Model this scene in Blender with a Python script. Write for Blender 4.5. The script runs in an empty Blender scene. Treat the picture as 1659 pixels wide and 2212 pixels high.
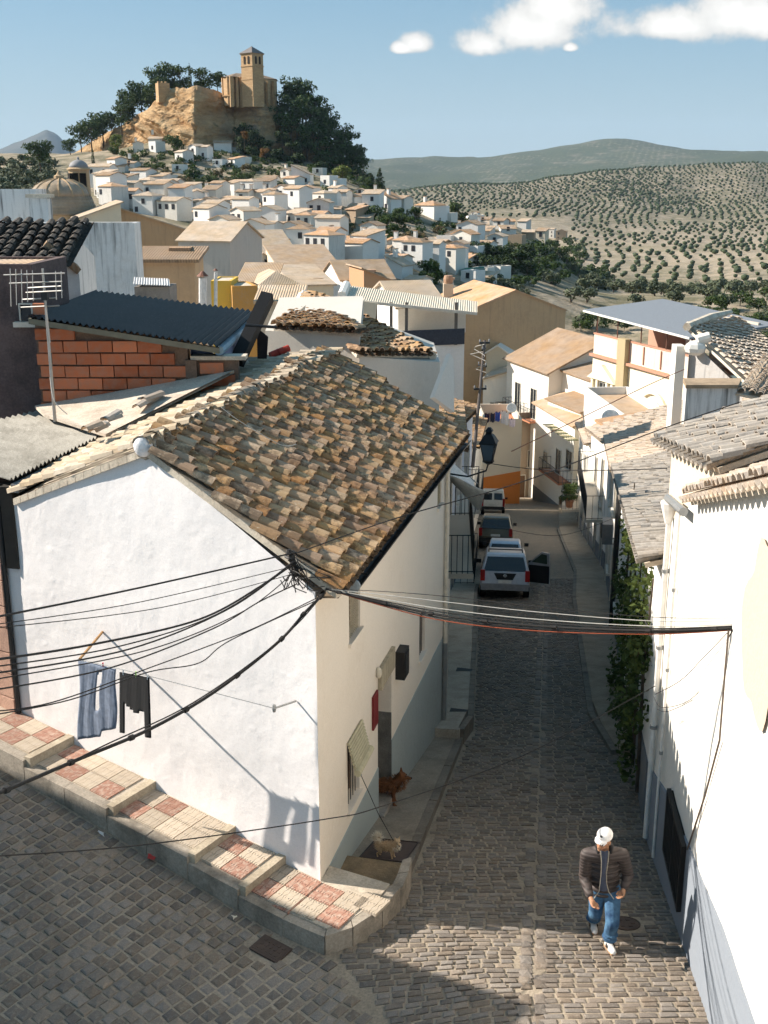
import bpy, bmesh, math, random
import numpy as np
from mathutils import Vector, Matrix, Euler, noise as mnoise
R = math.radians
rnd = random.Random(7)
SC = bpy.context.scene
COL = SC.collection
# ------------------------------------------------------------------ camera
PITCH = R(16.3); FPX = 2420.0; CX, CY = 829.5, 1106.0
cp, sp = math.cos(PITCH), math.sin(PITCH)
cam_d = bpy.data.cameras.new('camera'); cam = bpy.data.objects.new('camera', cam_d); COL.objects.link(cam)
cam_d.sensor_fit = 'HORIZONTAL'; cam_d.sensor_width = 24.0; cam_d.lens = 24.0 * FPX / 1659.0
cam_d.clip_start = 0.1; cam_d.clip_end = 40000
cam.location = (0, 0, 0); cam.rotation_euler = (R(90) - PITCH, 0, 0)
SC.camera = cam
# ------------------------------------------------------------------ sky, sun, exposure
SUN_EL = R(32.5); SUN_TO = Vector((-0.975, 0.222, 0)).normalized()      # horizontal direction towards the sun
S3 = Vector((SUN_TO.x * math.cos(SUN_EL), SUN_TO.y * math.cos(SUN_EL), math.sin(SUN_EL)))
sun_d = bpy.data.lights.new('sun', 'SUN'); sun = bpy.data.objects.new('sun', sun_d); COL.objects.link(sun)
sun_d.energy = 5.0; sun_d.angle = R(0.53); sun_d.color = (1.0, 0.92, 0.82)
sun.rotation_euler = S3.to_track_quat('Z', 'Y').to_euler()
sun.location = (-60, 20, 60)
W = bpy.data.worlds.new('World'); SC.world = W; W.use_nodes = True
def build_world():
    nt = W.node_tree; N = nt.nodes; L = nt.links; N.clear()
    out = N.new('ShaderNodeOutputWorld'); bg = N.new('ShaderNodeBackground'); bg.inputs[1].default_value = 0.06
    sky = N.new('ShaderNodeTexSky'); sky.sky_type = 'NISHITA'; sky.sun_disc = False
    sky.sun_elevation = SUN_EL; sky.sun_rotation = math.atan2(SUN_TO.x, SUN_TO.y)
    sky.altitude = 800; sky.air_density = 1.0; sky.dust_density = 1.3; sky.ozone_density = 1.3
    tc = N.new('ShaderNodeTexCoord'); sep = N.new('ShaderNodeSeparateXYZ'); L.new(tc.outputs['Generated'], sep.inputs[0])
    def m(op, a, b=None, c=None):
        n = N.new('ShaderNodeMath'); n.operation = op
        for i, v in enumerate((a, b, c)):
            if v is None: continue
            if isinstance(v, (int, float)): n.inputs[i].default_value = v
            else: L.new(v, n.inputs[i])
        return n.outputs[0]
    yy = m('MAXIMUM', sep.outputs[1], 0.05)
    u = m('DIVIDE', sep.outputs[0], yy); v = m('DIVIDE', sep.outputs[2], yy)
    comb = N.new('ShaderNodeCombineXYZ'); L.new(u, comb.inputs[0]); L.new(v, comb.inputs[1])
    def noi(scale, detail, rough, off=0):
        n = N.new('ShaderNodeTexNoise'); n.inputs['Scale'].default_value = scale
        n.inputs['Detail'].default_value = detail; n.inputs['Roughness'].default_value = rough
        mp = N.new('ShaderNodeMapping'); mp.inputs['Location'].default_value = (off, off * .7, off * .3)
        L.new(comb.outputs[0], mp.inputs[0]); L.new(mp.outputs[0], n.inputs['Vector']); return n.outputs[0]
    n1 = noi(13, 7, .66)
    nz = m('MULTIPLY', m('SUBTRACT', n1, .5), 2.0)
    def uv(x, y):
        xc, uc = (x - CX) / FPX, (CY - y) / FPX
        Y, Z = cp + uc * sp, -sp + uc * cp
        return xc / Y, Z / Y
    cov = None
    for (x, y, rx, ry) in ((902, 96, 44, 34), (868, 106, 30, 18), (1120, 68, 135, 82), (1045, 98, 85, 52), (1195, 20, 110, 70), (1232, 104, 18, 13),
                           (1450, 58, 165, 58), (1600, 44, 160, 80), (1780, 20, 190, 80), (-700, 60, 260, 70), (2700, -60, 300, 90)):
        cu, cv = uv(x, y); su, sv = rx / FPX / 1.07, ry / FPX / 1.07
        du = m('DIVIDE', m('SUBTRACT', u, cu), su); dv = m('DIVIDE', m('SUBTRACT', v, cv), sv)
        dv = m('MULTIPLY', dv, m('ADD', 1.35, m('MULTIPLY', m('SIGN', dv), -.35)))     # flatter underside
        d = m('SUBTRACT', 1.0, m('SQRT', m('ADD', m('MULTIPLY', du, du), m('MULTIPLY', dv, dv))))
        cov = d if cov is None else m('SMOOTH_MAX', cov, d, .25)
    dens = m('ADD', cov, m('MULTIPLY', nz, .95))
    mr = N.new('ShaderNodeMapRange'); mr.interpolation_type = 'SMOOTHSTEP'
    mr.inputs['From Min'].default_value = .0; mr.inputs['From Max'].default_value = .46; L.new(dens, mr.inputs['Value'])
    shade = N.new('ShaderNodeMapRange'); shade.inputs['From Min'].default_value = .1; shade.inputs['From Max'].default_value = .75
    shade.inputs['To Min'].default_value = 6.2; shade.inputs['To Max'].default_value = 10.; L.new(m('ADD', cov, m('MULTIPLY', nz, .9)), shade.inputs['Value'])
    tint = N.new('ShaderNodeMix'); tint.data_type = 'RGBA'; tint.inputs[6].default_value = (0, 0, 0, 1); tint.inputs[7].default_value = (1, .97, .92, 1)
    tint.clamp_factor = False; L.new(shade.outputs[0], tint.inputs[0])
    # the film's paler, greener blue: a wash of grey-cyan over the clear-sky model
    wash = N.new('ShaderNodeMix'); wash.data_type = 'RGBA'; wash.inputs[0].default_value = SKY_WASH
    L.new(sky.outputs[0], wash.inputs[6]); wash.inputs[7].default_value = SKY_WASH_COL
    low = N.new('ShaderNodeMapRange'); low.interpolation_type = 'SMOOTHSTEP'; low.inputs['From Min'].default_value = .20; low.inputs['From Max'].default_value = -.02; low.inputs['To Max'].default_value = .62; L.new(sep.outputs[2], low.inputs['Value'])
    pale = N.new('ShaderNodeMix'); pale.data_type = 'RGBA'; L.new(low.outputs[0], pale.inputs[0]); L.new(wash.outputs[2], pale.inputs[6]); pale.inputs[7].default_value = (4.7, 5.7, 6.3, 1)
    mix = N.new('ShaderNodeMix'); mix.data_type = 'RGBA'
    L.new(m('MULTIPLY', mr.outputs[0], .97), mix.inputs[0]); L.new(pale.outputs[2], mix.inputs[6]); L.new(tint.outputs[2], mix.inputs[7])
    L.new(mix.outputs[2], bg.inputs[0]); L.new(bg.outputs[0], out.inputs[0])
SKY_WASH = 0.55; SKY_WASH_COL = (1.7, 3.9, 5.6, 1)
build_world()
vs = SC.view_settings; vs.view_transform = 'Standard'; vs.look = 'None'; vs.exposure = 0.95; vs.gamma = 1.0; vs.use_curve_mapping = False
cy = SC.cycles
cy.max_bounces = 5; cy.diffuse_bounces = 3; cy.glossy_bounces = 2; cy.transmission_bounces = 3; cy.volume_bounces = 0; cy.transparent_max_bounces = 6
cy.use_denoising = True; cy.caustics_reflective = False; cy.caustics_refractive = False
cy.use_adaptive_sampling = True; cy.adaptive_threshold = 0.03
# ------------------------------------------------------------------ pixel helpers (a pixel of the 1659-wide view + a distance -> a point)
def ray(x, y):
    xc, uc = (x - CX) / FPX, (CY - y) / FPX
    return Vector((xc, cp + uc * sp, -sp + uc * cp))
def P(x, y, Y):
    d = ray(x, y); return d * (Y / d.y)
def Pz(x, y, z):
    d = ray(x, y); return d * (z / d.z)
def PX(p):
    zc = p[1] * cp - p[2] * sp; up = p[1] * sp + p[2] * cp
    return CX + p[0] / zc * FPX, CY - up / zc * FPX
def mpp(p):
    return (p[1] * cp - p[2] * sp) / FPX          # metres per pixel at a point
def sstep(a, b, x):
    t = min(1, max(0, (x - a) / (b - a))); return t * t * (3 - 2 * t)
def lerp(a, b, t): return a + (b - a) * t
# ------------------------------------------------------------------ mesh helper
class MB:
    def __init__(s): s.v = []; s.f = []; s.mi = []
    def add(s, vs_, fs, mi=0):
        o = len(s.v); s.v.extend([tuple(v) for v in vs_]); s.f.extend([tuple(i + o for i in f) for f in fs]); s.mi.extend([mi] * len(fs)); return s
    def box(s, c, d, rz=0, M=None, mi=0):
        x, y, z = d[0] / 2, d[1] / 2, d[2] / 2
        vs_ = [Vector(p) for p in ((-x, -y, -z), (x, -y, -z), (x, y, -z), (-x, y, -z), (-x, -y, z), (x, -y, z), (x, y, z), (-x, y, z))]
        T = Matrix.Translation(c) @ (M if M is not None else Matrix.Rotation(rz, 4, 'Z'))
        return s.add([T @ v for v in vs_], BOXF, mi)
    def hexa(s, p8, mi=0): return s.add(p8, BOXF, mi)
    def prism(s, poly, h, mi=0):            # polygon (counter-clockwise seen from +h) extruded along vector h
        n = len(poly); h = Vector(h); a = [Vector(p) for p in poly]
        return s.add(a + [p + h for p in a], [tuple(range(n - 1, -1, -1)), tuple(range(n, 2 * n))] + [(i, (i + 1) % n, n + (i + 1) % n, n + i) for i in range(n)], mi)
    def quad(s, *p, mi=0): return s.add(p, [tuple(range(len(p)))], mi)
    def tube(s, path, r, n=6, cap=True, mi=0):
        path = [Vector(p) for p in path]; m_ = len(path)
        rr = r if isinstance(r, (list, tuple)) else [r] * m_
        vs_ = []; fs = []
        up = None
        for i, p in enumerate(path):
            t = (path[min(i + 1, m_ - 1)] - path[max(i - 1, 0)])
            if t.length < 1e-9: t = Vector((0, 0, 1))
            t.normalize()
            if up is None: up = Vector((0, 0, 1)) if abs(t.z) < .9 else Vector((1, 0, 0))
            a = t.cross(up)
            if a.length < 1e-6: a = t.cross(Vector((1, 0, 0.3)))
            a.normalize(); b = a.cross(t).normalized(); up = b
            for k in range(n):
                g = 2 * math.pi * k / n; vs_.append(p + (a * math.cos(g) + b * math.sin(g)) * rr[i])
        for i in range(m_ - 1):
            for k in range(n):
                fs.append((i * n + k, i * n + (k + 1) % n, (i + 1) * n + (k + 1) % n, (i + 1) * n + k))
        if cap: fs += [tuple(range(n))[::-1], tuple(range((m_ - 1) * n, m_ * n))]
        return s.add(vs_, fs, mi)
    def lathe(s, prof, c=(0, 0, 0), n=16, mi=0, M=None):
        vs_ = []; fs = []; T = Matrix.Translation(c) @ (M if M is not None else Matrix())
        for (r, z) in prof:
            for k in range(n):
                g = 2 * math.pi * k / n; vs_.append(T @ Vector((r * math.cos(g), r * math.sin(g), z)))
        m_ = len(prof)
        for i in range(m_ - 1):
            for k in range(n): fs.append((i * n + k, i * n + (k + 1) % n, (i + 1) * n + (k + 1) % n, (i + 1) * n + k))
        fs += [tuple(range(n))[::-1], tuple(range((m_ - 1) * n, m_ * n))]
        return s.add(vs_, fs, mi)
    def sphere(s, c, r, nu=10, nv=7, M=None, mi=0):
        r = Vector((r, r, r)) if isinstance(r, (int, float)) else Vector(r)
        T = Matrix.Translation(c) @ (M if M is not None else Matrix())
        vs_ = [T @ Vector((0, 0, -r.z))]; fs = []
        for j in range(1, nv):
            a = -math.pi / 2 + math.pi * j / nv
            for k in range(nu):
                g = 2 * math.pi * k / nu; vs_.append(T @ Vector((r.x * math.cos(a) * math.cos(g), r.y * math.cos(a) * math.sin(g), r.z * math.sin(a))))
        vs_.append(T @ Vector((0, 0, r.z))); last = len(vs_) - 1
        for k in range(nu):
            fs.append((0, 1 + (k + 1) % nu, 1 + k)); fs.append((last, last - nu + k, last - nu + (k + 1) % nu))
        for j in range(nv - 2):
            for k in range(nu): fs.append((1 + j * nu + k, 1 + j * nu + (k + 1) % nu, 1 + (j + 1) * nu + (k + 1) % nu, 1 + (j + 1) * nu + k))
        return s.add(vs_, fs, mi)
    def mesh(s, name, mats, off=None, smooth=False):
        me = bpy.data.meshes.new(name)
        v = s.v if off is None else [(a - off[0], b - off[1], c - off[2]) for a, b, c in s.v]
        me.from_pydata(v, [], s.f)
        for m_ in (mats if isinstance(mats, (list, tuple)) else [mats]): me.materials.append(m_)
        if any(s.mi): me.polygons.foreach_set('material_index', s.mi)
        if smooth: me.polygons.foreach_set('use_smooth', [True] * len(me.polygons))
        me.update(); return me
    def build(s, name, mats, parent=None, smooth=False, world=True):
        off = ROOT.get(parent.name) if (parent is not None and world) else None
        me = s.mesh(name, mats, off, smooth)
        o = bpy.data.objects.new(name, me); COL.objects.link(o)
        if parent is not None:
            o.parent = parent
            ROOT[o.name] = ROOT.get(parent.name)
        return o
BOXF = [(0, 3, 2, 1), (4, 5, 6, 7), (0, 1, 5, 4), (1, 2, 6, 5), (2, 3, 7, 6), (3, 0, 4, 7)]
ROOT = {}
def thing(name, label, cat, loc=(0, 0, 0), rz=0, group=None):
    o = bpy.data.objects.new(name, None); COL.objects.link(o); o.location = loc; o.rotation_euler = (0, 0, rz)
    o.empty_display_size = .2
    o['label'] = label; o['category'] = cat
    if group: o['group'] = group
    ROOT[o.name] = tuple(loc)
    return o
def tag(o, label, cat, group=None):
    o['label'] = label; o['category'] = cat
    if group: o['group'] = group
    return o
def struct(o): o['kind'] = 'structure'; return o
def stuff(o): o['kind'] = 'stuff'; return o
def inst(name, me, parent, loc=(0, 0, 0), rot=(0, 0, 0), scale=(1, 1, 1), M=None):
    o = bpy.data.objects.new(name, me); COL.objects.link(o); o.parent = parent
    if M is not None: o.matrix_local = M
    else: o.location = loc; o.rotation_euler = rot; o.scale = scale
    return o
ORD = ['first', 'second', 'third', 'fourth', 'fifth', 'sixth', 'seventh', 'eighth', 'ninth', 'tenth', 'eleventh', 'twelfth', 'thirteenth', 'fourteenth', 'fifteenth', 'sixteenth', 'seventeenth', 'eighteenth', 'nineteenth', 'twentieth', 'twenty-first', 'twenty-second', 'twenty-third', 'twenty-fourth', 'twenty-fifth', 'twenty-sixth', 'twenty-seventh', 'twenty-eighth', 'twenty-ninth', 'thirtieth']
# ------------------------------------------------------------------ materials
class NT:
    def __init__(s, name):
        s.m = bpy.data.materials.new(name); s.m.use_nodes = True; s.t = s.m.node_tree; s.N = s.t.nodes; s.L = s.t.links
        s.b = s.N['Principled BSDF']; s.b.inputs['Roughness'].default_value = .85
        s.b.inputs['Specular IOR Level'].default_value = .25
        s.tc = None
    def co(s, kind='Object'):
        if s.tc is None: s.tc = s.N.new('ShaderNodeTexCoord')
        return s.tc.outputs[kind]
    def pos(s):
        g = s.N.new('ShaderNodeNewGeometry'); return g.outputs['Position']
    def sv(s, sock, v):
        if hasattr(v, 'is_linked') or hasattr(v, 'links'): s.L.new(v, sock)
        else: sock.default_value = v
    def map(s, vec, scale=(1, 1, 1), rot=(0, 0, 0), loc=(0, 0, 0)):
        n = s.N.new('ShaderNodeMapping'); s.L.new(vec, n.inputs[0]); n.inputs['Scale'].default_value = scale; n.inputs['Rotation'].default_value = rot; n.inputs['Location'].default_value = loc; return n.outputs[0]
    def noise(s, vec, scale, detail=4, rough=.55, dist=0):
        n = s.N.new('ShaderNodeTexNoise'); s.L.new(vec, n.inputs['Vector']); n.inputs['Scale'].default_value = scale; n.inputs['Detail'].default_value = detail; n.inputs['Roughness'].default_value = rough; n.inputs['Distortion'].default_value = dist; return n.outputs[0]
    def voro(s, vec, scale, feat='F1', out='Distance', rand=1):
        n = s.N.new('ShaderNodeTexVoronoi'); n.feature = feat; s.L.new(vec, n.inputs['Vector']); n.inputs['Scale'].default_value = scale; n.inputs['Randomness'].default_value = rand; return n.outputs[out]
    def math(s, op, a, b=0, c=0):
        n = s.N.new('ShaderNodeMath'); n.operation = op
        for i, v in enumerate((a, b, c)): s.sv(n.inputs[i], v)
        return n.outputs[0]
    def ramp(s, v, lo, hi, a=0., b=1.):
        n = s.N.new('ShaderNodeMapRange'); s.L.new(v, n.inputs[0]); n.inputs[1].default_value = lo; n.inputs[2].default_value = hi; n.inputs[3].default_value = a; n.inputs[4].default_value = b; return n.outputs[0]
    def mix(s, f, a, b, mode='MIX'):
        n = s.N.new('ShaderNodeMix'); n.data_type = 'RGBA'; n.blend_type = mode; n.clamp_factor = True
        s.sv(n.inputs[0], f)
        for i, v in ((6, a), (7, b)):
            if isinstance(v, tuple): n.inputs[i].default_value = (*v[:3], 1)
            else: s.L.new(v, n.inputs[i])
        return n.outputs[2]
    def hsv(s, c, h=.5, sa=1., v=1.):
        n = s.N.new('ShaderNodeHueSaturation'); s.sv(n.inputs['Hue'], h); s.sv(n.inputs['Saturation'], sa); s.sv(n.inputs['Value'], v)
        if isinstance(c, tuple): n.inputs['Color'].default_value = (*c[:3], 1)
        else: s.L.new(c, n.inputs['Color'])
        return n.outputs[0]
    def rand(s):
        o = s.N.new('ShaderNodeObjectInfo'); g = s.N.new('ShaderNodeNewGeometry')
        return s.math('FRACT', s.math('ADD', o.outputs['Random'], g.outputs['Random Per Island']))
    def bump(s, h, strength=.4, dist=.02):
        n = s.N.new('ShaderNodeBump'); n.inputs['Strength'].default_value = strength; n.inputs['Distance'].default_value = dist; s.L.new(h, n.inputs['Height']); s.L.new(n.outputs[0], s.b.inputs['Normal'])
    def col(s, c):
        if isinstance(c, tuple): s.b.inputs['Base Color'].default_value = (*c[:3], 1)
        else: s.L.new(c, s.b.inputs['Base Color'])
        return s
    def rough(s, r): s.sv(s.b.inputs['Roughness'], r); return s
MATS = {}
def memo(fn):
    def g(*a, **k):
        key = (fn.__name__,) + a + tuple(sorted(k.items()))
        if key not in MATS: MATS[key] = fn(*a, **k)
        return MATS[key]
    return g
@memo
def plain(name, c, rough=.7, metal=0., var=.12, scale=8.):
    n = NT(name); k = n.noise(n.pos(), scale, 3)
    n.col(n.hsv(c, v=n.ramp(k, .3, .7, 1 - var, 1 + var))); n.b.inputs['Roughness'].default_value = rough; n.b.inputs['Metallic'].default_value = metal; return n.m
@memo
def plaster(name, c=(.8, .79, .76), bump=.35, dirt=.25, scale=1., dirtc=(.35, .30, .24), streak=0., lumps=0.):
    n = NT(name); p = n.pos()
    big = n.noise(p, .7 * scale, 5, .6); fine = n.noise(p, 9 * scale, 5, .65); grit = n.noise(p, 38 * scale, 3, .6)
    k = n.math('MULTIPLY', n.ramp(big, .45, .75), n.ramp(fine, .35, .7))
    c1 = n.mix(n.math('MULTIPLY', k, dirt), c, dirtc)
    c1 = n.hsv(c1, v=n.ramp(grit, .3, .75, .95, 1.04))
    if streak:
        st = n.noise(n.map(p, (3.2, 3.2, .22)), 1.3, 5, .62); s2 = n.noise(n.map(p, (9, 9, .5)), 1., 4)
        kk = n.math('MULTIPLY', n.ramp(st, .5, .68), n.ramp(s2, .3, .6))
        c1 = n.mix(n.math('MULTIPLY', kk, streak), c1, (.05, .05, .048))
    n.col(c1)
    lump = n.noise(p, 5 * scale, 4, .6)
    vor = n.voro(p, 17 * scale, 'SMOOTH_F1') if lumps else None
    h = n.math('ADD', n.math('MULTIPLY', lump, 1.6), n.math('ADD', n.math('MULTIPLY', fine, .6), n.math('MULTIPLY', grit, .35)))
    if lumps:
        vs_ = n.math('MULTIPLY', n.ramp(vor, 0., .35, 1., 0.), n.ramp(n.noise(p, 2.3, 3), .42, .7))
        h = n.math('ADD', h, n.math('MULTIPLY', vs_, lumps))
    n.bump(h, bump, .03); n.b.inputs['Roughness'].default_value = .92; return n.m
@memo
def tilemat(name, a=(.42, .29, .18), b=(.52, .40, .27), dark=(.10, .085, .065), lichen=.55, sc=1.):
    n = NT(name); r = n.rand(); p = n.pos()
    c = n.mix(r, a, b)
    r2 = n.math('FRACT', n.math('MULTIPLY', r, 7.31)); c = n.hsv(c, v=n.ramp(r2, 0, 1, .72, 1.18), sa=n.ramp(n.math('FRACT', n.math('MULTIPLY', r, 13.7)), 0, 1, .75, 1.1))
    crust = n.noise(p, 7 * sc, 6, .7); c = n.mix(n.math('MULTIPLY', n.ramp(n.math('ADD', crust, n.math('MULTIPLY', n.math('SUBTRACT', r2, .5), .22)), .46, .62), lichen), c, dark)
    dots = n.voro(p, 26 * sc); d2 = n.noise(p, 11 * sc, 3)
    c = n.mix(n.math('MULTIPLY', n.ramp(dots, .28, .18), n.math('MULTIPLY', n.ramp(d2, .5, .6), lichen)), c, (.55, .46, .34))
    n.col(c); h = n.math('ADD', crust, n.math('MULTIPLY', n.noise(p, 45 * sc, 3), .5)); n.bump(h, .5, .012); n.b.inputs['Roughness'].default_value = .95; return n.m
@memo
def farroof(name, a=(.45, .33, .22), rib=2.6, axis=0):
    n = NT(name); r = n.rand(); p = n.co('Object')
    k = n.noise(p, 1.2, 5, .65); c = n.hsv(a, v=n.ramp(k, .25, .75, .78, 1.2), sa=n.ramp(n.noise(p, .5, 3), .3, .7, .8, 1.15))
    c = n.hsv(c, v=n.ramp(r, 0, 1, .86, 1.16))
    w = n.N.new('ShaderNodeTexWave'); w.wave_type = 'BANDS'; w.bands_direction = 'X' if axis == 0 else 'Y'; n.L.new(p, w.inputs[0]); w.inputs['Scale'].default_value = rib; w.inputs['Distortion'].default_value = .6; w.inputs['Detail'].default_value = 2
    c = n.hsv(c, v=n.ramp(w.outputs['Fac'], 0, 1, .82, 1.06)); n.col(c)
    n.bump(n.math('ADD', w.outputs['Fac'], n.noise(p, 9, 3)), .5, .05); n.b.inputs['Roughness'].default_value = .95; return n.m
@memo
def cobblemat(name, a=(.148, .122, .1), b=(.235, .195, .158)):
    n = NT(name); r = n.rand(); p = n.pos(); c = n.mix(r, a, b)
    c = n.hsv(c, v=n.ramp(n.math('FRACT', n.math('MULTIPLY', r, 9.7)), 0, 1, .82, 1.18), sa=n.ramp(n.math('FRACT', n.math('MULTIPLY', r, 5.3)), 0, 1, .7, 1.25))
    k = n.noise(p, 20, 5, .7); c = n.mix(n.ramp(k, .52, .72, 0, .55), c, (.31, .28, .24)); c = n.hsv(c, v=n.ramp(n.noise(p, 70, 3), .3, .7, .8, 1.2))
    n.col(c); n.bump(n.math('ADD', k, n.noise(p, 70, 3)), .5, .008); n.b.inputs['Roughness'].default_value = .8; return n.m
@memo
def concrete(name, c=(.33, .30, .26), dirt=(.13, .11, .09), sc=1., bump=.4):
    n = NT(name); p = n.pos(); a = n.noise(p, 1.6 * sc, 5, .65); g = n.noise(p, 30 * sc, 4, .7); s_ = n.noise(p, 6 * sc, 4, .6)
    k = n.mix(n.ramp(a, .42, .7, 0, .75), c, dirt); k = n.hsv(k, v=n.ramp(g, .3, .7, .78, 1.2)); k = n.mix(n.ramp(s_, .58, .72, 0, .4), k, tuple(min(1, x * 1.5) for x in c)); n.col(k)
    n.bump(n.math('ADD', g, s_), bump, .01); n.b.inputs['Roughness'].default_value = .93; return n.m
@memo
def leafmat(name, a=(.035, .055, .018), b=(.075, .10, .03), trans=.25):
    n = NT(name); r = n.rand(); p = n.pos(); k = n.noise(p, .8, 3)
    c = n.mix(n.math('FRACT', n.math('ADD', r, n.math('MULTIPLY', k, .6))), a, b); n.col(n.hsv(c, v=n.ramp(n.noise(p, 3, 3), .3, .7, .8, 1.25)))
    n.b.inputs['Roughness'].default_value = .75
    tr = n.N.new('ShaderNodeBsdfTranslucent'); n.L.new(c, tr.inputs[0]); mx = n.N.new('ShaderNodeMixShader'); mx.inputs[0].default_value = trans
    o = n.N['Material Output']; n.L.new(n.b.outputs[0], mx.inputs[1]); n.L.new(tr.outputs[0], mx.inputs[2]); n.L.new(mx.outputs[0], o.inputs[0]); return n.m
@memo
def cloth(name, c, sc=300.):
    n = NT(name); p = n.co('Object'); k = n.noise(p, 12, 4); n.col(n.hsv(c, v=n.ramp(k, .3, .7, .8, 1.2))); n.bump(n.noise(p, sc, 2), .3, .002); n.b.inputs['Roughness'].default_value = .95; n.b.inputs['Sheen Weight'].default_value = .1; return n.m
def glass_dark(name='window_glass', c=(.02, .025, .03)):
    key = ('glass', name)
    if key not in MATS:
        n = NT(name); n.col(c); n.b.inputs['Roughness'].default_value = .08; n.b.inputs['Specular IOR Level'].default_value = .6; MATS[key] = n.m
    return MATS[key]
M_white = plaster('white_lime_render', (.84, .80, .78), .11, .12, lumps=.6)
M_cream = plaster('cream_render', (.85, .75, .63), .22, .28, dirtc=(.55, .42, .27))
M_tile = tilemat('old_clay_tile', (.42, .225, .105), (.62, .405, .215), (.07, .042, .026), .7)
M_chan = tilemat('shade_dark_channel_tile', (.13, .08, .045), (.22, .145, .085), (.035, .025, .018), .8)  # channels coloured dark to stand for the shade between cover tiles
M_mortar = concrete('pale_mortar', (.62, .54, .43), (.34, .27, .2))
M_cable = plain('black_cable', (.025, .022, .02), .6)
M_metal_dark = plain('dark_metal', (.03, .03, .03), .5)
M_metal = plain('galvanised_metal', (.36, .36, .35), .45, .6)
M_dark = plain('dark_interior', (.012, .011, .01), .9)
M_wood = plain('brown_wood', (.12, .07, .04), .7)
M_glass = glass_dark()
# ------------------------------------------------------------------ street levels
def zA(Y): return -9.05 - .215 * (Y - 11.5)                                   # main street falls away from the viewer
CORN = Vector((-.85, 13.0, 0)); WL = Vector((-.8387, .5446, 0)); WN = Vector((-.5446, -.8387, 0))   # house corner, gable direction (uphill, to the left), gable's outward normal
def tB(x, y): return (x - CORN.x) * WL.x + (y - CORN.y) * WL.y
def zB(x, y): return -9.22 + .147 * tB(x, y)                                   # side lane climbs to the left
def ground(x, y):
    w = sstep(-2.4, 1.2, x + .35 * (y - 12))
    return lerp(zB(x, y), zA(y), w)
# ------------------------------------------------------------------ terrain table: ground height below / above the viewer
TX = np.array([-500, -200, 100, 250, 400, 550, 700, 850, 1000, 1150, 1300, 1450, 1600, 1850, 2200], float)
TY = np.array([8, 25, 60, 100, 150, 200, 260, 330, 400, 480, 600, 800, 1000, 1300, 1700, 2200, 3000, 4000, 5500, 6500, 9000], float)
TZ = np.array([
 [-16, -16, -16, -16, -16, -16, -16, -16, -16, -16, -16, -16, -16, -16, -16],
 [-16, -16, -16, -16, -16, -16, -16, -17, -18, -18, -18, -18, -18, -18, -18],
 [-14, -14, -14, -15, -16, -17, -18, -20, -24, -25, -24, -23, -22, -22, -22],
 [-13, -13, -13, -14, -15, -17, -19, -22, -27, -31, -28, -27, -26, -26, -26],
 [-9, -9, -9, -10, -13, -17, -20, -22, -26, -29, -29, -28, -27, -27, -27],
 [-5, -5, -6, -8, -11, -13.5, -15, -17, -21, -25, -28, -27, -26, -26, -26],
 [-2, -2, -3, -5, -7.5, -9, -10, -12, -16, -19.5, -24, -25, -25, -25, -25],
 [3, 3, 2, 1, -1, -1.5, -1.5, -4.5, -9.5, -15, -29, -31, -30, -30, -30],
 [9, 9, 9, 11, 14, 11, 6, -4, -11, -16.5, -34, -37, -36, -34, -34],
 [12, 12, 12, 12, 14, 14, 9, -9, -19, -24, -38, -42, -40, -36, -36],
 [2, 2, 2, 2, 2, 0, -5, -25, -38, -40, -42, -42, -40, -36, -36],
 [-20, -20, -25, -30, -35, -38, -40, -45, -45, -42, -41, -40, -38, -36, -36],
 [-30, -30, -35, -38, -40, -42, -42, -38, -29, -26, -31, -35, -35, -32, -32],
 [-40, -40, -40, -40, -40, -40, -30, -13, -11, -13, -17, -19, -19, -16, -16],
 [-50, -50, -50, -50, -50, -40, -20, -11, -1, 5, 17, 27, 29, 30, 30],
 [-60, -60, -60, -60, -60, -60, -60, -60, -55, -50, -40, -30, -25, -25, -25],
 [-70, -70, -70, -70, -70, -70, -70, -70, -65, -60, -40, -30, -20, -20, -20],
 [-20, -20, -20, -20, -20, -20, -25, -32, -30, 5, 40, 62, 72, 70, 70],
 [130, 130, 132, 134, 130, 125, 120, 113, 118, 146, 176, 148, 139, 138, 138],
 [60, 60, 60, 60, 60, 60, 60, 60, 60, 70, 90, 90, 90, 80, 80],
 [-100] * 15], float)
def _cr(y0, y1, y2, y3, t): return .5 * ((2 * y1) + (-y0 + y2) * t + (2 * y0 - 5 * y1 + 4 * y2 - y3) * t * t + (-y0 + 3 * y1 - 3 * y2 + y3) * t * t * t)
def terr(X, Y, nz=True):
    x = CX + X / Y * 1.04 * FPX
    fx = float(np.interp(x, TX, np.arange(len(TX)))); fy = float(np.interp(math.log(max(Y, 8)), np.log(TY), np.arange(len(TY))))
    ix = min(int(fx), len(TX) - 2); iy = min(int(fy), len(TY) - 2); tx, ty = fx - ix, fy - iy
    rows = []
    for j in (iy - 1, iy, iy + 1, iy + 2):
        j = min(max(j, 0), len(TY) - 1); r = TZ[j]
        rows.append(_cr(r[max(ix - 1, 0)], r[ix], r[ix + 1], r[min(ix + 2, len(TX) - 1)], tx))
    z = lerp(rows[1], rows[2], ty) * .35 + _cr(*rows, ty) * .65
    if nz:
        a = min(6, Y * .004) if Y > 110 else 0
        z += a * (mnoise.noise((X / (Y * .05 + 12), Y / (Y * .05 + 12), 1.7)) * .8 + .4 * mnoise.noise((X / (Y * .018 + 5), Y / (Y * .018 + 5), 5.1)))
        if Y > 3300: z += 34 * mnoise.fractal((X / 700, Y / 900, 3.3), 1., 2., 6)
    return z
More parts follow.
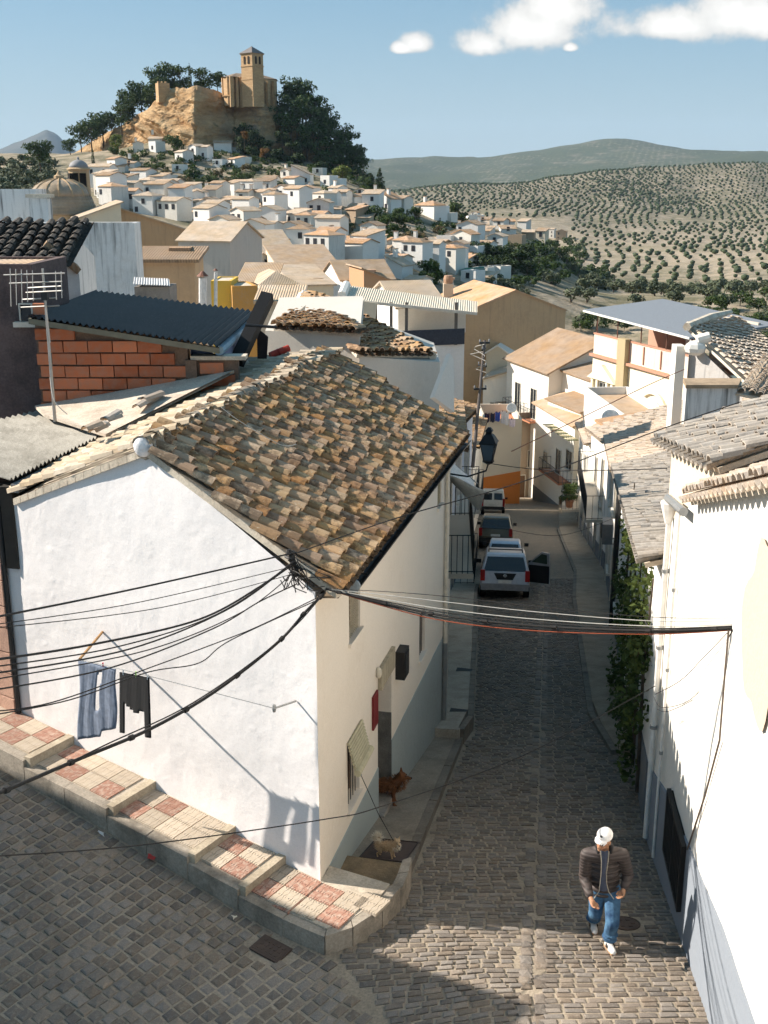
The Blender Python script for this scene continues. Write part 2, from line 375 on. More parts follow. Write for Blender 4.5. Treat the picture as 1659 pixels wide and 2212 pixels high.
def on_terrain(x, y, Y0=70, Y1=7000):
    d = ray(x, y); Y = Y0; prev = Y0
    while Y < Y1:
        if d.z / d.y * Y <= terr(d.x / d.y * Y, Y):
            a, b = prev, Y
            for _ in range(12):
                m_ = (a + b) / 2
                if d.z / d.y * m_ <= terr(d.x / d.y * m_, m_): b = m_
                else: a = m_
            X = d.x / d.y * b; return Vector((X, b, terr(X, b)))
        prev = Y; Y *= 1.02
    return None
def build_terrain():
    ys = [8.0]
    while ys[-1] < 9000: ys.append(ys[-1] * (1.03 if ys[-1] < 60 else 1.017))
    xs = np.arange(-560, 2240, 14.)
    vs_ = []; nx = len(xs)
    for Y in ys:
        for x in xs:
            X = (x - CX) / FPX / 1.04 * Y
            z = terr(X, Y)
            if Y < 125: z = min(z, zA(Y) - 1.2 - .02 * abs(X - .12 * Y))
            vs_.append((X, Y, z))
    fs = [(j * nx + i, j * nx + i + 1, (j + 1) * nx + i + 1, (j + 1) * nx + i) for j in range(len(ys) - 1) for i in range(nx - 1)]
    me = bpy.data.meshes.new('terrain'); me.from_pydata(vs_, [], fs); me.polygons.foreach_set('use_smooth', [True] * len(fs))
    n = NT('dry_hill_ground'); p = n.pos()
    a = n.noise(p, .02, 6, .6); b = n.noise(p, .25, 5, .65); c_ = n.noise(p, .0035, 5, .6)
    col = n.mix(n.ramp(b, .35, .65), (.30, .235, .165), (.42, .34, .25)); col = n.mix(n.ramp(a, .45, .62, 0, .55), col, (.19, .165, .09))
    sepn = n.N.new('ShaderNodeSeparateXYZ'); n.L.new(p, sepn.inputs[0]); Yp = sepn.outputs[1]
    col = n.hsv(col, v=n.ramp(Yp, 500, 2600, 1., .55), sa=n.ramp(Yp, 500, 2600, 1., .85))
    # scrub and far groves: dotted rows of trees too small to build, on the ridges beyond the built groves
    far = n.ramp(Yp, 1900, 2500)
    wv = n.N.new('ShaderNodeTexVoronoi'); wv.inputs['Scale'].default_value = .045; wv.inputs['Randomness'].default_value = .35; n.L.new(n.map(p, (1, .45, 0), (0, 0, .5)), wv.inputs['Vector'])
    dots = n.ramp(wv.outputs['Distance'], .50, .62, 1, 0); wood = n.ramp(n.math('ADD', c_, n.math('MULTIPLY', n.noise(p, .02, 4), .25)), .56, .64)
    green = n.math('MULTIPLY', far, n.math('MAXIMUM', wood, n.math('MULTIPLY', dots, n.ramp(n.noise(p, .006, 3), .30, .42))))
    col = n.mix(green, col, (.03, .048, .022))
    # scrub under the town and on the rock's foot
    scr = n.math('MULTIPLY', n.ramp(n.noise(p, .11, 5, .7), .42, .58), n.math('ADD', n.ramp(Yp, 470, 620, .75, .12), n.ramp(Yp, 800, 1100, 0, .6))); col = n.mix(scr, col, (.085, .085, .04))
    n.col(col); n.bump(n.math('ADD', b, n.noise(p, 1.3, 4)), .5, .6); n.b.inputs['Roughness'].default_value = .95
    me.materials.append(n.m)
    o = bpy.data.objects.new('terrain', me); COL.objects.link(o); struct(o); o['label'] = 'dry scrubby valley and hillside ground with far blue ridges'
    return o
build_terrain()
# the lone blue mountain on the left skyline
def build_mountain():
    pts = [(-120, 372), (-60, 352), (0, 322), (40, 308), (75, 293), (100, 284), (122, 294), (150, 318), (185, 342), (240, 370), (330, 392)]
    vs_ = []; Yc = 8200; nx = 60; ny = 26
    for j in range(ny):
        q = j / (ny - 1); Y = Yc - 1500 + 3000 * q; e = math.sin(math.pi * q) ** .8
        for i in range(nx):
            x = -120 + 450 * i / (nx - 1); yy = np.interp(x, [p[0] for p in pts], [p[1] for p in pts]); top = P(x, yy, Yc)
            z = lerp(-60, top.z, e) + 40 * e * mnoise.fractal((top.x / 500, Y / 500, 0), 1., 2., 5)
            vs_.append((top.x * Y / Yc, Y, z))
    fs = [(j * nx + i, j * nx + i + 1, (j + 1) * nx + i + 1, (j + 1) * nx + i) for j in range(ny - 1) for i in range(nx - 1)]
    n = NT('mountain_scrub'); k = n.noise(n.pos(), .004, 6, .65); n.col(n.mix(n.ramp(k, .4, .6), (.02, .032, .028), (.06, .06, .05)))
    me = bpy.data.meshes.new('mountain'); me.from_pydata(vs_, [], fs); me.materials.append(n.m); me.polygons.foreach_set('use_smooth', [True] * len(fs))
    o = bpy.data.objects.new('mountain', me); COL.objects.link(o); struct(o)
build_mountain()
# ------------------------------------------------------------------ the rock with its cliff
RT = [(60, 405), (100, 385), (125, 368), (160, 332), (205, 300), (250, 276), (290, 252), (325, 230), (338, 214), (352, 196), (385, 190), (418, 187), (445, 190), (470, 196), (490, 206), (505, 226), (545, 224), (592, 226), (600, 236), (640, 262), (690, 292), (735, 330), (775, 362), (830, 402)]
RB = [(60, 420), (160, 398), (250, 370), (300, 318), (420, 312), (500, 318), (560, 362), (640, 388), (740, 395), (830, 415)]
def rock_Y(x, v):
    prow = 386.
    if x < 418: y = prow + (418 - x) * .10 + max(0, 300 - x) * .02
    else: y = prow + (x - 418) * .115
    if x > 505: y = prow + 10 + (x - 505) * .02 - 7 * math.exp(-((x - 560) / 40) ** 2) - 6 * math.exp(-((x - 700) / 45) ** 2)
    lean = 14 if x < 300 else 5
    return y + lean * v + 6 * v ** 3
def build_rock():
    xs = np.concatenate([np.arange(60, 300, 4.), np.arange(300, 620, 2.2), np.arange(620, 834, 4.)]); nv = 46
    vs_ = []; nx = len(xs)
    for j in range(nv + 8):
        for x in xs:
            yt = float(np.interp(x, [p[0] for p in RT], [p[1] for p in RT])); yb = float(np.interp(x, [p[0] for p in RB], [p[1] for p in RB])) + 14
            if j < nv:
                v = j / (nv - 1); Y = rock_Y(x, v); y = lerp(yb, yt, v)
                p = P(x, y, Y)
                if v < .12: p.z = lerp(min(p.z, terr(p.x, p.y) - 3), p.z, v / .12)
                edge = math.sin(math.pi * min(1, v * 1.02)) ** .35
                # tilted strata on the sunny flank, blocky overhangs on the dark side
                s_ = p.z + p.x * .42 if x < 425 else p.z * 1.0 + p.x * .08
                st = mnoise.noise((s_ / 2.6, x * .012, 3.)) + .55 * mnoise.noise((s_ / .9, x * .03, 7.))
                bl = mnoise.fractal((p.x / 9, p.z / 7, 1.3), 1., 2.1, 5)
                d = (st * (2.0 if x < 425 else .7) + bl * (1.9 if x < 425 else 3.0)) * edge
                n2 = Vector((-.5, -.86, .1)) if x < 418 else Vector((.35, -.93, .1))
                p = p + n2 * d + Vector((0, 0, (.8 * mnoise.noise((p.x / 4, 3, 5)) + .35 * mnoise.noise((p.x / 1.3, 1, 2))) * v))
            else:
                k = (j - nv + 1) / 8
                Y0 = rock_Y(x, 1); p0 = P(x, yt, Y0); p = Vector((p0.x * (1 + .1 * k), Y0 + 60 * k, lerp(p0.z, min(p0.z, terr(p0.x, Y0 + 60) - 3), k ** 1.4) - .8 * k))
                p.z += .8 * mnoise.noise((p.x / 5, p.y / 5, 0)) * (1 - k)
            vs_.append(p)
    nr = nv + 8
    fs = [(j * nx + i, j * nx + i + 1, (j + 1) * nx + i + 1, (j + 1) * nx + i) for j in range(nr - 1) for i in range(nx - 1)]
    n = NT('ochre_cliff_rock'); p = n.pos()
    strat = n.noise(n.map(p, (.25, .25, 1.1), (0, R(24), 0)), .55, 6, .65); big = n.noise(p, .06, 5, .6); fine = n.noise(p, .8, 6, .7)
    c = n.mix(n.ramp(strat, .35, .65), (.40, .235, .105), (.60, .41, .225)); c = n.mix(n.ramp(big, .5, .72, 0, .5), c, (.27, .165, .085)); c = n.mix(n.ramp(fine, .55, .72, 0, .5), c, (.15, .11, .07))
    sepn = n.N.new('ShaderNodeSeparateXYZ'); n.L.new(p, sepn.inputs[0])
    gr = n.math('MULTIPLY', n.ramp(n.noise(p, .13, 5, .7), .48, .6), n.ramp(sepn.outputs[0], -62, -45))      # grey patches put shade into the colour on the side away from the sun
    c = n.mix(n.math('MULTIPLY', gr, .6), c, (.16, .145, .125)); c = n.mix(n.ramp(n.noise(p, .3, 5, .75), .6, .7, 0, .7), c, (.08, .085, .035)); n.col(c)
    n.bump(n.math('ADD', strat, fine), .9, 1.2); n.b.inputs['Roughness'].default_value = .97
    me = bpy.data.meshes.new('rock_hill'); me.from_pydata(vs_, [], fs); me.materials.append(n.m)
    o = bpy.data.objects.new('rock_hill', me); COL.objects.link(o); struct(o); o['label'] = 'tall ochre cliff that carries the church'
build_rock()
# ------------------------------------------------------------------ cobbled street
AX = Vector((.235, .972, 0)).normalized()                   # direction of the house front along the street
FN = Vector((AX.y, -AX.x, 0))                               # outward normal of that front
def fac(s, off=0): return CORN + AX * s + FN * off
def wal(t, off=0): return CORN + WL * t + WN * off
def xr(Y):                                                   # right edge of the street (walls / right pavement)
    return float(np.interp(Y, [0, 10.1, 15.74, 48, 69, 98, 130], [2.45, 3.56, 4.18, 10.0, 12.6, 17.2, 22]))
def xl(Y): return float(np.interp(Y, [0, 13, 21.9, 33, 40, 60, 77, 110, 130], [-4.0, -.85, 1.30, 1.9, 2.5, 4.9, 6.6, 10.5, 13]))
def xroad(Y): return xr(Y) - float(np.interp(Y, [18, 23, 40, 130], [0, .75, 1.25, 1.4]))
KERB = [(-1.5 - .62, 12.45 + .36)]
def kerb_x(Y): return xl(Y) + float(np.interp(Y, [13.2, 14, 21, 33, 60], [.95, .95, .55, 1.0, 1.0]))
def build_street():
    ys = list(np.arange(1.5, 17, .3)) + list(np.arange(17, 60, .7)) + list(np.arange(60, 125, 2.))
    vs_ = []; fs = []; nx = 46
    for part, yy_ in ((0, [y for y in ys if y < 17.1]), (1, [y for y in ys if y > 16.7])):
        o_ = len(vs_)
        for Y in yy_:
            a, b = (-18, 9.) if part == 0 else (xl(Y) - .4, xr(Y) + (1.5 if Y < 80 else 6))
            for i in range(nx):
                x = lerp(a, b, i / (nx - 1)); vs_.append((x, Y, ground(x, Y) - .004 + .010 * mnoise.noise((x * 1.3, Y * 1.3, 0)) - .004 * part))
        fs += [(o_ + j * nx + i, o_ + j * nx + i + 1, o_ + (j + 1) * nx + i + 1, o_ + (j + 1) * nx + i) for j in range(len(yy_) - 1) for i in range(nx - 1)]
    n = NT('mortar_between_cobbles'); p = n.pos()
    g = n.noise(p, 30, 4, .7); a = n.noise(p, 1.1, 5, .6)
    near = n.mix(n.ramp(a, .4, .66), (.35, .29, .22), (.24, .2, .15)); near = n.hsv(near, v=n.ramp(g, .3, .7, .7, 1.25))
    br = n.N.new('ShaderNodeTexBrick'); n.L.new(p, br.inputs[0]); br.inputs['Scale'].default_value = 1.; br.inputs['Brick Width'].default_value = .23; br.inputs['Row Height'].default_value = .135; br.inputs['Mortar Size'].default_value = .012; br.inputs['Color1'].default_value = (.22, .175, .13, 1); br.inputs['Color2'].default_value = (.15, .125, .10, 1); br.inputs['Mortar'].default_value = (.33, .27, .2, 1)
    sy = n.N.new('ShaderNodeSeparateXYZ'); n.L.new(p, sy.inputs[0]); k = n.ramp(sy.outputs[1], 45.5, 47)
    n.col(n.mix(k, near, n.hsv(br.outputs[0], v=n.ramp(n.noise(p, 8, 4), .3, .7, .75, 1.25)))); n.bump(g, .5, .01); n.b.inputs['Roughness'].default_value = .95
    me = bpy.data.meshes.new('road'); me.from_pydata(vs_, [], fs); me.materials.append(n.m); me.polygons.foreach_set('use_smooth', [True] * len(fs))
    o = bpy.data.objects.new('road', me); COL.objects.link(o); struct(o); o['label'] = 'cobbled street and lane that meet at the white house'
    # setts ------------------------------------------------------------
    r = random.Random(3); items = []                          # (x, y, dir, length, width)
    drains = [(Vector((3.15, 12.55, 0)), .3), (Vector((-1.42, 11.95, 0)), .27)]
    def put(x, y, dx, dy, l, w):
        z = ground(x, y)
        p = Vector((x, y, z)); u_, v_ = PX(p)
        if not (-60 < u_ < 1720 and v_ < 2300): return
        for c, rr in drains:
            if (Vector((x, y, 0)) - c).length < rr: return
        items.append((mpp(p), x, y, z, dx, dy, l, w))
    def div(Y): return -.72 + (11.95 - Y) * .5
    Y = 8.6
    while Y < 46:
        w = .112 * r.uniform(.92, 1.1); x0 = (div(Y) if Y < 11.9 else (kerb_x(Y) if Y > 13.4 else -.45 + (Y - 11.9) * .35)) + .04
        x = x0 + r.uniform(0, .12); x1 = xroad(Y) - .03; gut = 1.72 + .15 * (Y - 10.9)
        while x < x1:
            l = r.uniform(.15, .25)
            yy = Y + .03 * math.sin(x * 1.3 + Y * .2) + (.04 * max(0, 1.2 - (x - x0)) ** 2 if Y < 14 else 0)
            if gut - .16 < x + l / 2 < gut + .16: x += .06; continue
            put(x + l / 2, yy, 1, 0, l - .034, w - .03); x += l
        for g in (-.09, .09):
            if r.random() < .62: put(gut + g, Y, 0, 1, .2, .13)
        Y += w
    # lane: courses run across it, fanning out near the corner
    t = -3.4
    while t < 9:
        wd = .168 * r.uniform(.95, 1.06); n_ = .92
        while n_ < 7:
            l = r.uniform(.16, .215)
            fan = .06 * max(0, 1.6 - t) * (n_ - .9)
            q = wal(t + fan, n_ + l / 2)
            if q.x < div(q.y) - .05 and tB(q.x, q.y) > -4:
                d = (WN + WL * (.06 * max(0, 1.6 - t))).normalized(); put(q.x, q.y, d.x, d.y, l - .036, wd - .042)
            n_ += l
        t += wd
    items.sort(reverse=False)
    M = cobblemat('granite_sett')
    def sett(l, w, jit, h=.014):
        a, b = l / 2, w / 2; i = min(l, w) * .17
        j = lambda k=.07: r.uniform(-k, k) * min(l, w) * jit
        base = [(-a + j(), -b + j(), -.03), (a + j(), -b + j(), -.03), (a + j(), b + j(), -.03), (-a + j(), b + j(), -.03)]
        low = [(x, y, h * .45) for x, y, _ in base]
        top = [(x * (1 - i / a), y * (1 - i / b), h + r.uniform(-.006, .006) * jit) for x, y, _ in base]
        return base + low + top + [(j(.3) * .3, j(.3) * .3, h + .006)], [(0, 1, 5, 4), (1, 2, 6, 5), (2, 3, 7, 6), (3, 0, 4, 7), (4, 5, 9, 8), (5, 6, 10, 9), (6, 7, 11, 10), (7, 4, 8, 11), (8, 9, 12), (9, 10, 12), (10, 11, 12), (11, 8, 12)]
    protos = []
    for k in range(10):
        m_ = MB(); v, f = sett(.2, .1, 1.0); m_.add(v, f); me = m_.mesh('sett', M, smooth=False); protos.append(me)
    for k, (s_, x, y, z, dx, dy, l, w) in enumerate(items[:300]):
        sl = (ground(x + .05, y) - z) / .05, (ground(x, y + .05) - z) / .05
        a = math.atan2(dy, dx) + r.uniform(-.025, .025); X = Vector((math.cos(a), math.sin(a), math.cos(a) * sl[0] + math.sin(a) * sl[1])); Yv = Vector((-math.sin(a), math.cos(a), -math.sin(a) * sl[0] + math.cos(a) * sl[1]))
        Z = X.cross(Yv).normalized(); X = X * (l / .2); Yv = Yv * (w / .1)
        inst('cobblestone', protos[k % 10], o, M=Matrix(((X.x, Yv.x, Z.x, x), (X.y, Yv.y, Z.y, y), (X.z, Yv.z, Z.z, z + r.uniform(-.006, .006)), (0, 0, 0, 1))))
    b = MB()
    for (s_, x, y, z, dx, dy, l, w) in items[300:]:
        v, f = sett(l, w, 1.0); a = math.atan2(dy, dx) + r.uniform(-.025, .025); ca, sa = math.cos(a), math.sin(a)
        gx, gy = (ground(x + .05, y) - z) / .05, (ground(x, y + .05) - z) / .05; dz = r.uniform(-.006, .006)
        b.add([(x + ca * p_[0] - sa * p_[1], y + sa * p_[0] + ca * p_[1], z + dz + p_[2] + gx * (ca * p_[0] - sa * p_[1]) + gy * (sa * p_[0] + ca * p_[1])) for p_ in v], f)
    q = b.build('cobblestones', M, o, world=False); stuff(q); q['label'] = 'smaller cobbles farther along the street'
    print('setts', len(items))
    return o
road = build_street()
# ------------------------------------------------------------------ stepped pavement round the corner of the white house
def pat_tile(name, c):
    n = NT(name); p = n.co('Object'); r = n.rand()
    k = n.noise(n.pos(), 14, 5, .65); cc = n.hsv(n.mix(n.ramp(k, .45, .68, 0, .6), c, (.55, .47, .38)), v=n.ramp(r, 0, 1, .82, 1.12))
    # embossed scroll: grooves along the edges of a cell pattern
    mg = n.N.new('ShaderNodeTexMagic'); mg.turbulence_depth = 1; mg.inputs['Scale'].default_value = 5.6; mg.inputs['Distortion'].default_value = 1.2; n.L.new(n.map(p, (1, 1, 0), (0, 0, .79)), mg.inputs['Vector']); gr = n.ramp(n.math('ABSOLUTE', n.math('SUBTRACT', mg.outputs['Fac'], .5)), .02, .07)
    n.col(n.mix(gr, n.hsv(cc, v=.84), cc)); n.bump(n.math('ADD', n.math('MULTIPLY', gr, 1.5), n.math('MULTIPLY', k, .5)), .9, .012); return n.m
def build_corner_pavement():
    root = thing('corner_pavement', 'stepped corner pavement of red and cream patterned tiles below the white gable wall', 'pavement', wal(2, .4) + Vector((0, 0, -9)))
    kerbm = concrete('kerb_stone', (.36, .31, .25), (.10, .085, .065)); edgem = concrete('step_edge', (.46, .39, .29), (.22, .17, .12))
    red, cream = pat_tile('red_pavement_tile', (.36, .19, .135)), pat_tile('cream_pavement_tile', (.50, .41, .31)); pale = concrete('pavement_mortar', (.50, .43, .34), (.3, .24, .18))
    slabs = [(-.05, .68, -8.95, -8.90), (.68, 1.55, -8.80, -8.72), (1.55, 3.06, -8.63, -8.50), (3.06, 4.76, -8.40, -8.26), (4.76, 7.4, -8.15, -7.9)]
    # tiles and slabs; the first slab wraps the corner
    tw = .36; rr = random.Random(11); tm = {}
    for c, m_ in ((0, red), (1, cream)):
        b = MB(); i = .008; h = tw / 2
        b.add([(-h + .004, -h + .004, -.03), (h - .004, -h + .004, -.03), (h - .004, h - .004, -.03), (-h + .004, h - .004, -.03), (-h + i, -h + i, .006), (h - i, -h + i, .006), (h - i, h - i, .006), (-h + i, h - i, .006)], BOXF); tm[c] = b.mesh('paving_tile', m_)
    K = Vector(ROOT[root.name])
    for si, (t0, t1, z0, z1) in enumerate(slabs):
        b = MB(); W_ = .74
        p = [wal(t0, -.05), wal(t0, W_), wal(t1, W_), wal(t1, -.05)]
        zz = [z0, z0, z1, z1]
        b.hexa([(p[0].x, p[0].y, z0 - .6), (p[3].x, p[3].y, z1 - .6), (p[2].x, p[2].y, z1 - .6), (p[1].x, p[1].y, z0 - .6), (p[0].x, p[0].y, z0), (p[3].x, p[3].y, z1), (p[2].x, p[2].y, z1), (p[1].x, p[1].y, z0)])
        sb = b.build('slab', pale, root)
        if t0 > 0:                                             # concrete nosing at the downhill end of the slab
            e = MB(); q = [wal(t0 - .09, -.02), wal(t0 + .035, -.02), wal(t0 + .035, W_ + .1), wal(t0 - .09, W_ + .1)]
            e.hexa([(a.x, a.y, z0 - .42) for a in (q[0], q[3], q[2], q[1])] + [(a.x, a.y, z0 + .022) for a in (q[0], q[3], q[2], q[1])]); e.build('step_edge', edgem, root)
        n_ = int((t1 - t0 + .02) / tw); st = (t1 - t0 - n_ * tw) / 2
        X = Vector((WL.x, WL.y, (z1 - z0) / (t1 - t0))).normalized(); Yv = Vector((WN.x, WN.y, 0)); Z = X.cross(Yv); Yv2 = Yv
        if Z.z < 0: Yv2 = -Yv; Z = X.cross(Yv2)
        for i in range(n_):
            for j in range(2):
                t = t0 + st + (i + .5) * tw; w = .02 + (j + .5) * tw; c = (i + j + si) % 2
                if rr.random() < .12: c = 1 - c
                q = wal(t, w); z = lerp(z0, z1, (t - t0) / (t1 - t0)) + .012
                inst('paving_tile', tm[c], root, M=Matrix(((X.x, Yv2.x, Z.x, q.x - K.x), (X.y, Yv2.y, Z.y, q.y - K.y), (X.z, Yv2.z, Z.z, z - K.z), (0, 0, 0, 1))))
        # kerb stones along this slab
        L_ = t1 - t0; m_ = max(1, round(L_ / .8))
        for i in range(m_):
            a, c = t0 + L_ * i / m_ + .006, t0 + L_ * (i + 1) / m_ - .006
            k = MB(); za, zc_ = lerp(z0, z1, i / m_) + rr.uniform(-.012, .006), lerp(z0, z1, (i + 1) / m_) + rr.uniform(-.012, .006); q = [wal(a, W_ + .004), wal(c, W_ + .004), wal(c, W_ + .15), wal(a, W_ + .15)]
            qb = [wal(a, W_ + .004), wal(c, W_ + .004), wal(c, W_ + .19), wal(a, W_ + .19)]; zt = [za, zc_, zc_ - .012, za - .012]
            k.hexa([(v.x, v.y, -10.) for v in qb[::-1]] + [(v.x, v.y, z_) for v, z_ in zip(q[::-1], zt[::-1])]); k.build('kerbstone', kerbm, root)
    # wedge of the first slab beyond the corner, with curved kerb
    z0 = -8.955
    outer = [wal(-.055, .74), Vector((-.72, 12.02, 0)), Vector((-.42, 12.2, 0)), Vector((-.12, 12.55, 0)), Vector((.08, 12.95, 0))]
    b = MB(); inner = [fac(.38, .02), fac(.0, .0), wal(-.05, -.02)]
    poly = [v for v in outer] + inner
    b.prism([(v.x, v.y, -9.9) for v in poly], (0, 0, 9.9 + z0)); b.build('corner_slab', pale, root)
    for (i, j, c) in ((0, 0, 0), (1, 0, 1), (0, 1, 1), (1, 1, 0), (-1, 1, 0), (2, 0, 1)):
        q = wal(-.24 - .36 * i, .20 + .36 * j - .05 * i)
        if i == 2: q = q + Vector((-.06, .12, 0))
        inst('paving_tile', tm[c], root, M=Matrix(((WL.x, -WN.x, 0, q.x - K.x), (WL.y, -WN.y, 0, q.y - K.y), (0, 0, 1, z0 + .012 - K.z), (0, 0, 0, 1))))
    ring = [wal(-.05, .74)] + outer[1:] + [Vector((.19, 13.3, 0)), Vector((.26, 13.62, 0))]
    def out(v): d = (v - Vector((-.6, 13.1, 0))); return v + d.normalized() * .15
    for a, c in zip(ring[:-1], ring[1:]):
        k = MB(); d = (c - a).normalized() * .006; a2, c2 = a + d, c - d; zt = z0 - .01 - (.06 if c.y > 13 else 0) + rr.uniform(-.01, .01)
        zl = min(ground(*out(a2)[:2]), ground(*out(c2)[:2])) - .3
        k.hexa([(v.x, v.y, zl) for v in (a2, out(a2), out(c2), c2)] + [(v.x, v.y, zt) for v in (a2, out(a2), out(c2), c2)]); k.build('kerbstone', kerbm, root)
build_corner_pavement()
def build_side_pavement():
    root = thing('street_pavement', 'grey concrete pavement running down the street front of the white house', 'pavement', fac(4, .5) + Vector((0, 0, zA(17))))
    cm = concrete('pavement_concrete', (.30, .255, .2), (.16, .13, .10)); peb = concrete('pebble_concrete', (.26, .19, .115), (.10, .075, .05), 1.6, .9); ke = concrete('dark_kerb', (.22, .19, .155), (.09, .075, .06)); pale = concrete('raised_slab_concrete', (.42, .37, .30), (.26, .22, .17))
    def strip(name, s0, s1, o0, o1, h, m_, n=8, side=.5, oz=None):
        b = MB()
        for i in range(n):
            a, c = lerp(s0, s1, i / n), lerp(s0, s1, (i + 1) / n)
            f = lambda s, o: fac(s, o) if s < 8.95 else Vector((xl(fac(s).y) + o * 1.02, fac(s).y, 0))
            p = [f(a, o0(a)), f(a, o1(a)), f(c, o1(c)), f(c, o0(c))]
            z = [(zA(q.y) if oz is None else oz) + h for q in p]
            b.hexa([(q.x, q.y, z_ - side) for q, z_ in zip(p, z)] + [(q.x, q.y, z_) for q, z_ in zip(p, z)])
        return b.build(name, m_, root)
    kx = lambda s: (kerb_x(fac(s).y) - xl(fac(s).y)) * FN.x + .02
    w0 = lambda s: -.02
    b = MB(); p = [fac(.40, 0), fac(.40, .55), fac(.52, .86), fac(1.28, .90), fac(1.28, 0)]
    b.prism([(v.x, v.y, -10) for v in p], (0, 0, 10 - 9.37)); b.build('pebble_landing', peb, root)
    strip('walkway', 1.28, 8.1, w0, lambda s: kx(s) - .13, .15, cm, 10)
    for i in range(7):
        a = 1.3 + i * .98; strip('kerbstone', a, a + .965, lambda s: kx(s) - .125, lambda s: kx(s) + .02, .145 + .01 * (i % 2), ke, 1)
    strip('raised_walkway', 8.1, 30, w0, lambda s: kx(s) - .1, .34, pale, 14)
    strip('step_edge', 8.0, 8.14, w0, lambda s: kx(s) - .05, .36, pale, 1)
    for i in range(22):
        a = 8.16 + i * .99; strip('kerbstone', a, a + .975, lambda s: kx(s) - .095, lambda s: kx(s) + .03, .33 + .008 * (i % 3), ke, 1)
    d = MB(); q = Vector((xl(22.2) + .3, 22.2, 0)); d.box((q.x, q.y, zA(q.y) + .345), (.36, .2, .012), -.24); d.build('drain_cover', M_metal_dark, root)
    d = MB(); q = Vector((xl(26.2) + .5, 26.2, 0)); d.box((q.x, q.y, zA(q.y) + .345), (.4, .3, .012), -.24); d.build('drain_cover', M_metal_dark, root)
build_side_pavement()
def drain(x, y, r, label, square=False):
    z = ground(x, y); t = thing('drain_cover', label, 'drain cover', (x, y, z))
    rust = plain('rusty_iron', (.085, .06, .048), .75)
    gy = (ground(x, y + .1) - z) / .1; gx = (ground(x + .1, y) - z) / .1
    b = MB(); c = MB()
    if square:
        M = Matrix.Rotation(math.atan2(WL.y, WL.x), 4, 'Z'); b.box((0, 0, .002), (.44, .32, .05), M=M); c.box((0, 0, .026), (.38, .26, .012), M=M)
        for i in range(-2, 3):
            for j in range(-1, 2): c.box(M @ Vector((i * .07, j * .08, .034)), (.035, .04, .008), M=M)
    else:
        b.lathe([(r, -.03), (r, .012), (r * .9, .016), (r * .88, .008)], n=24); c.lathe([(r * .86, -.02), (r * .86, .012)], n=24)
        for i in range(6): c.box((r * .5 * math.cos(i * 1.047), r * .5 * math.sin(i * 1.047), .016), (.05, .05, .012))
    for m_, nm in ((b, 'frame'), (c, 'lid')):
        m_.v = [(p[0], p[1], p[2] + p[0] * gx + p[1] * gy) for p in m_.v]; m_.build(nm, rust, t, world=False)
drain(3.15, 12.55, .2, 'round iron drain cover in the cobbles to the right of the walking man')
drain(-1.42, 11.95, .3, 'rectangular rusty iron drain cover at the foot of the corner kerb', True)
# ------------------------------------------------------------------ the white house on the corner
CT = P(697, 1290, 13.0).z                                     # eave height at the corner
TRG = 2.72
RN = wal(TRG); RN = Vector((RN.x, RN.y, P(318, 945, RN.y).z - .17))
LE = wal(5.5); LE = Vector((LE.x, LE.y, P(33, 1080, LE.y).z))
RF = Vector(RN) + AX * 8.75; RF.z = RN.z
def tile_mesh(l=.39, r0=.103, r1=.078, th=.018, n=6, seed=0):
    q = random.Random(seed); v = []; f = []
    for (x, r) in ((0, r1), (l, r0)):
        for k in range(n + 1):
            a = math.pi * k / n; rr = r * (1 + q.uniform(-.03, .03)); v.append((x + q.uniform(-.008, .008), -rr * math.cos(a), rr * math.sin(a) * .82))
        for k in range(n + 1):
            a = math.pi * k / n; rr = r - th; v.append((x, -rr * math.cos(a), rr * math.sin(a) * .82 - .004))
    m_ = n + 1
    for k in range(n):
        f += [(k, k + 1, 2 * m_ + k + 1, 2 * m_ + k), (m_ + k + 1, m_ + k, 3 * m_ + k, 3 * m_ + k + 1), (2 * m_ + k, 2 * m_ + k + 1, 3 * m_ + k + 1, 3 * m_ + k)]
    return v, f
def xf(M, v): return [M @ Vector(p) for p in v]
def frame(o, X, Z):
    X = X.normalized(); Y = Z.cross(X).normalized(); Z = X.cross(Y); return Matrix(((X.x, Y.x, Z.x, o.x), (X.y, Y.y, Z.y, o.y), (X.z, Y.z, Z.z, o.z), (0, 0, 0, 1)))
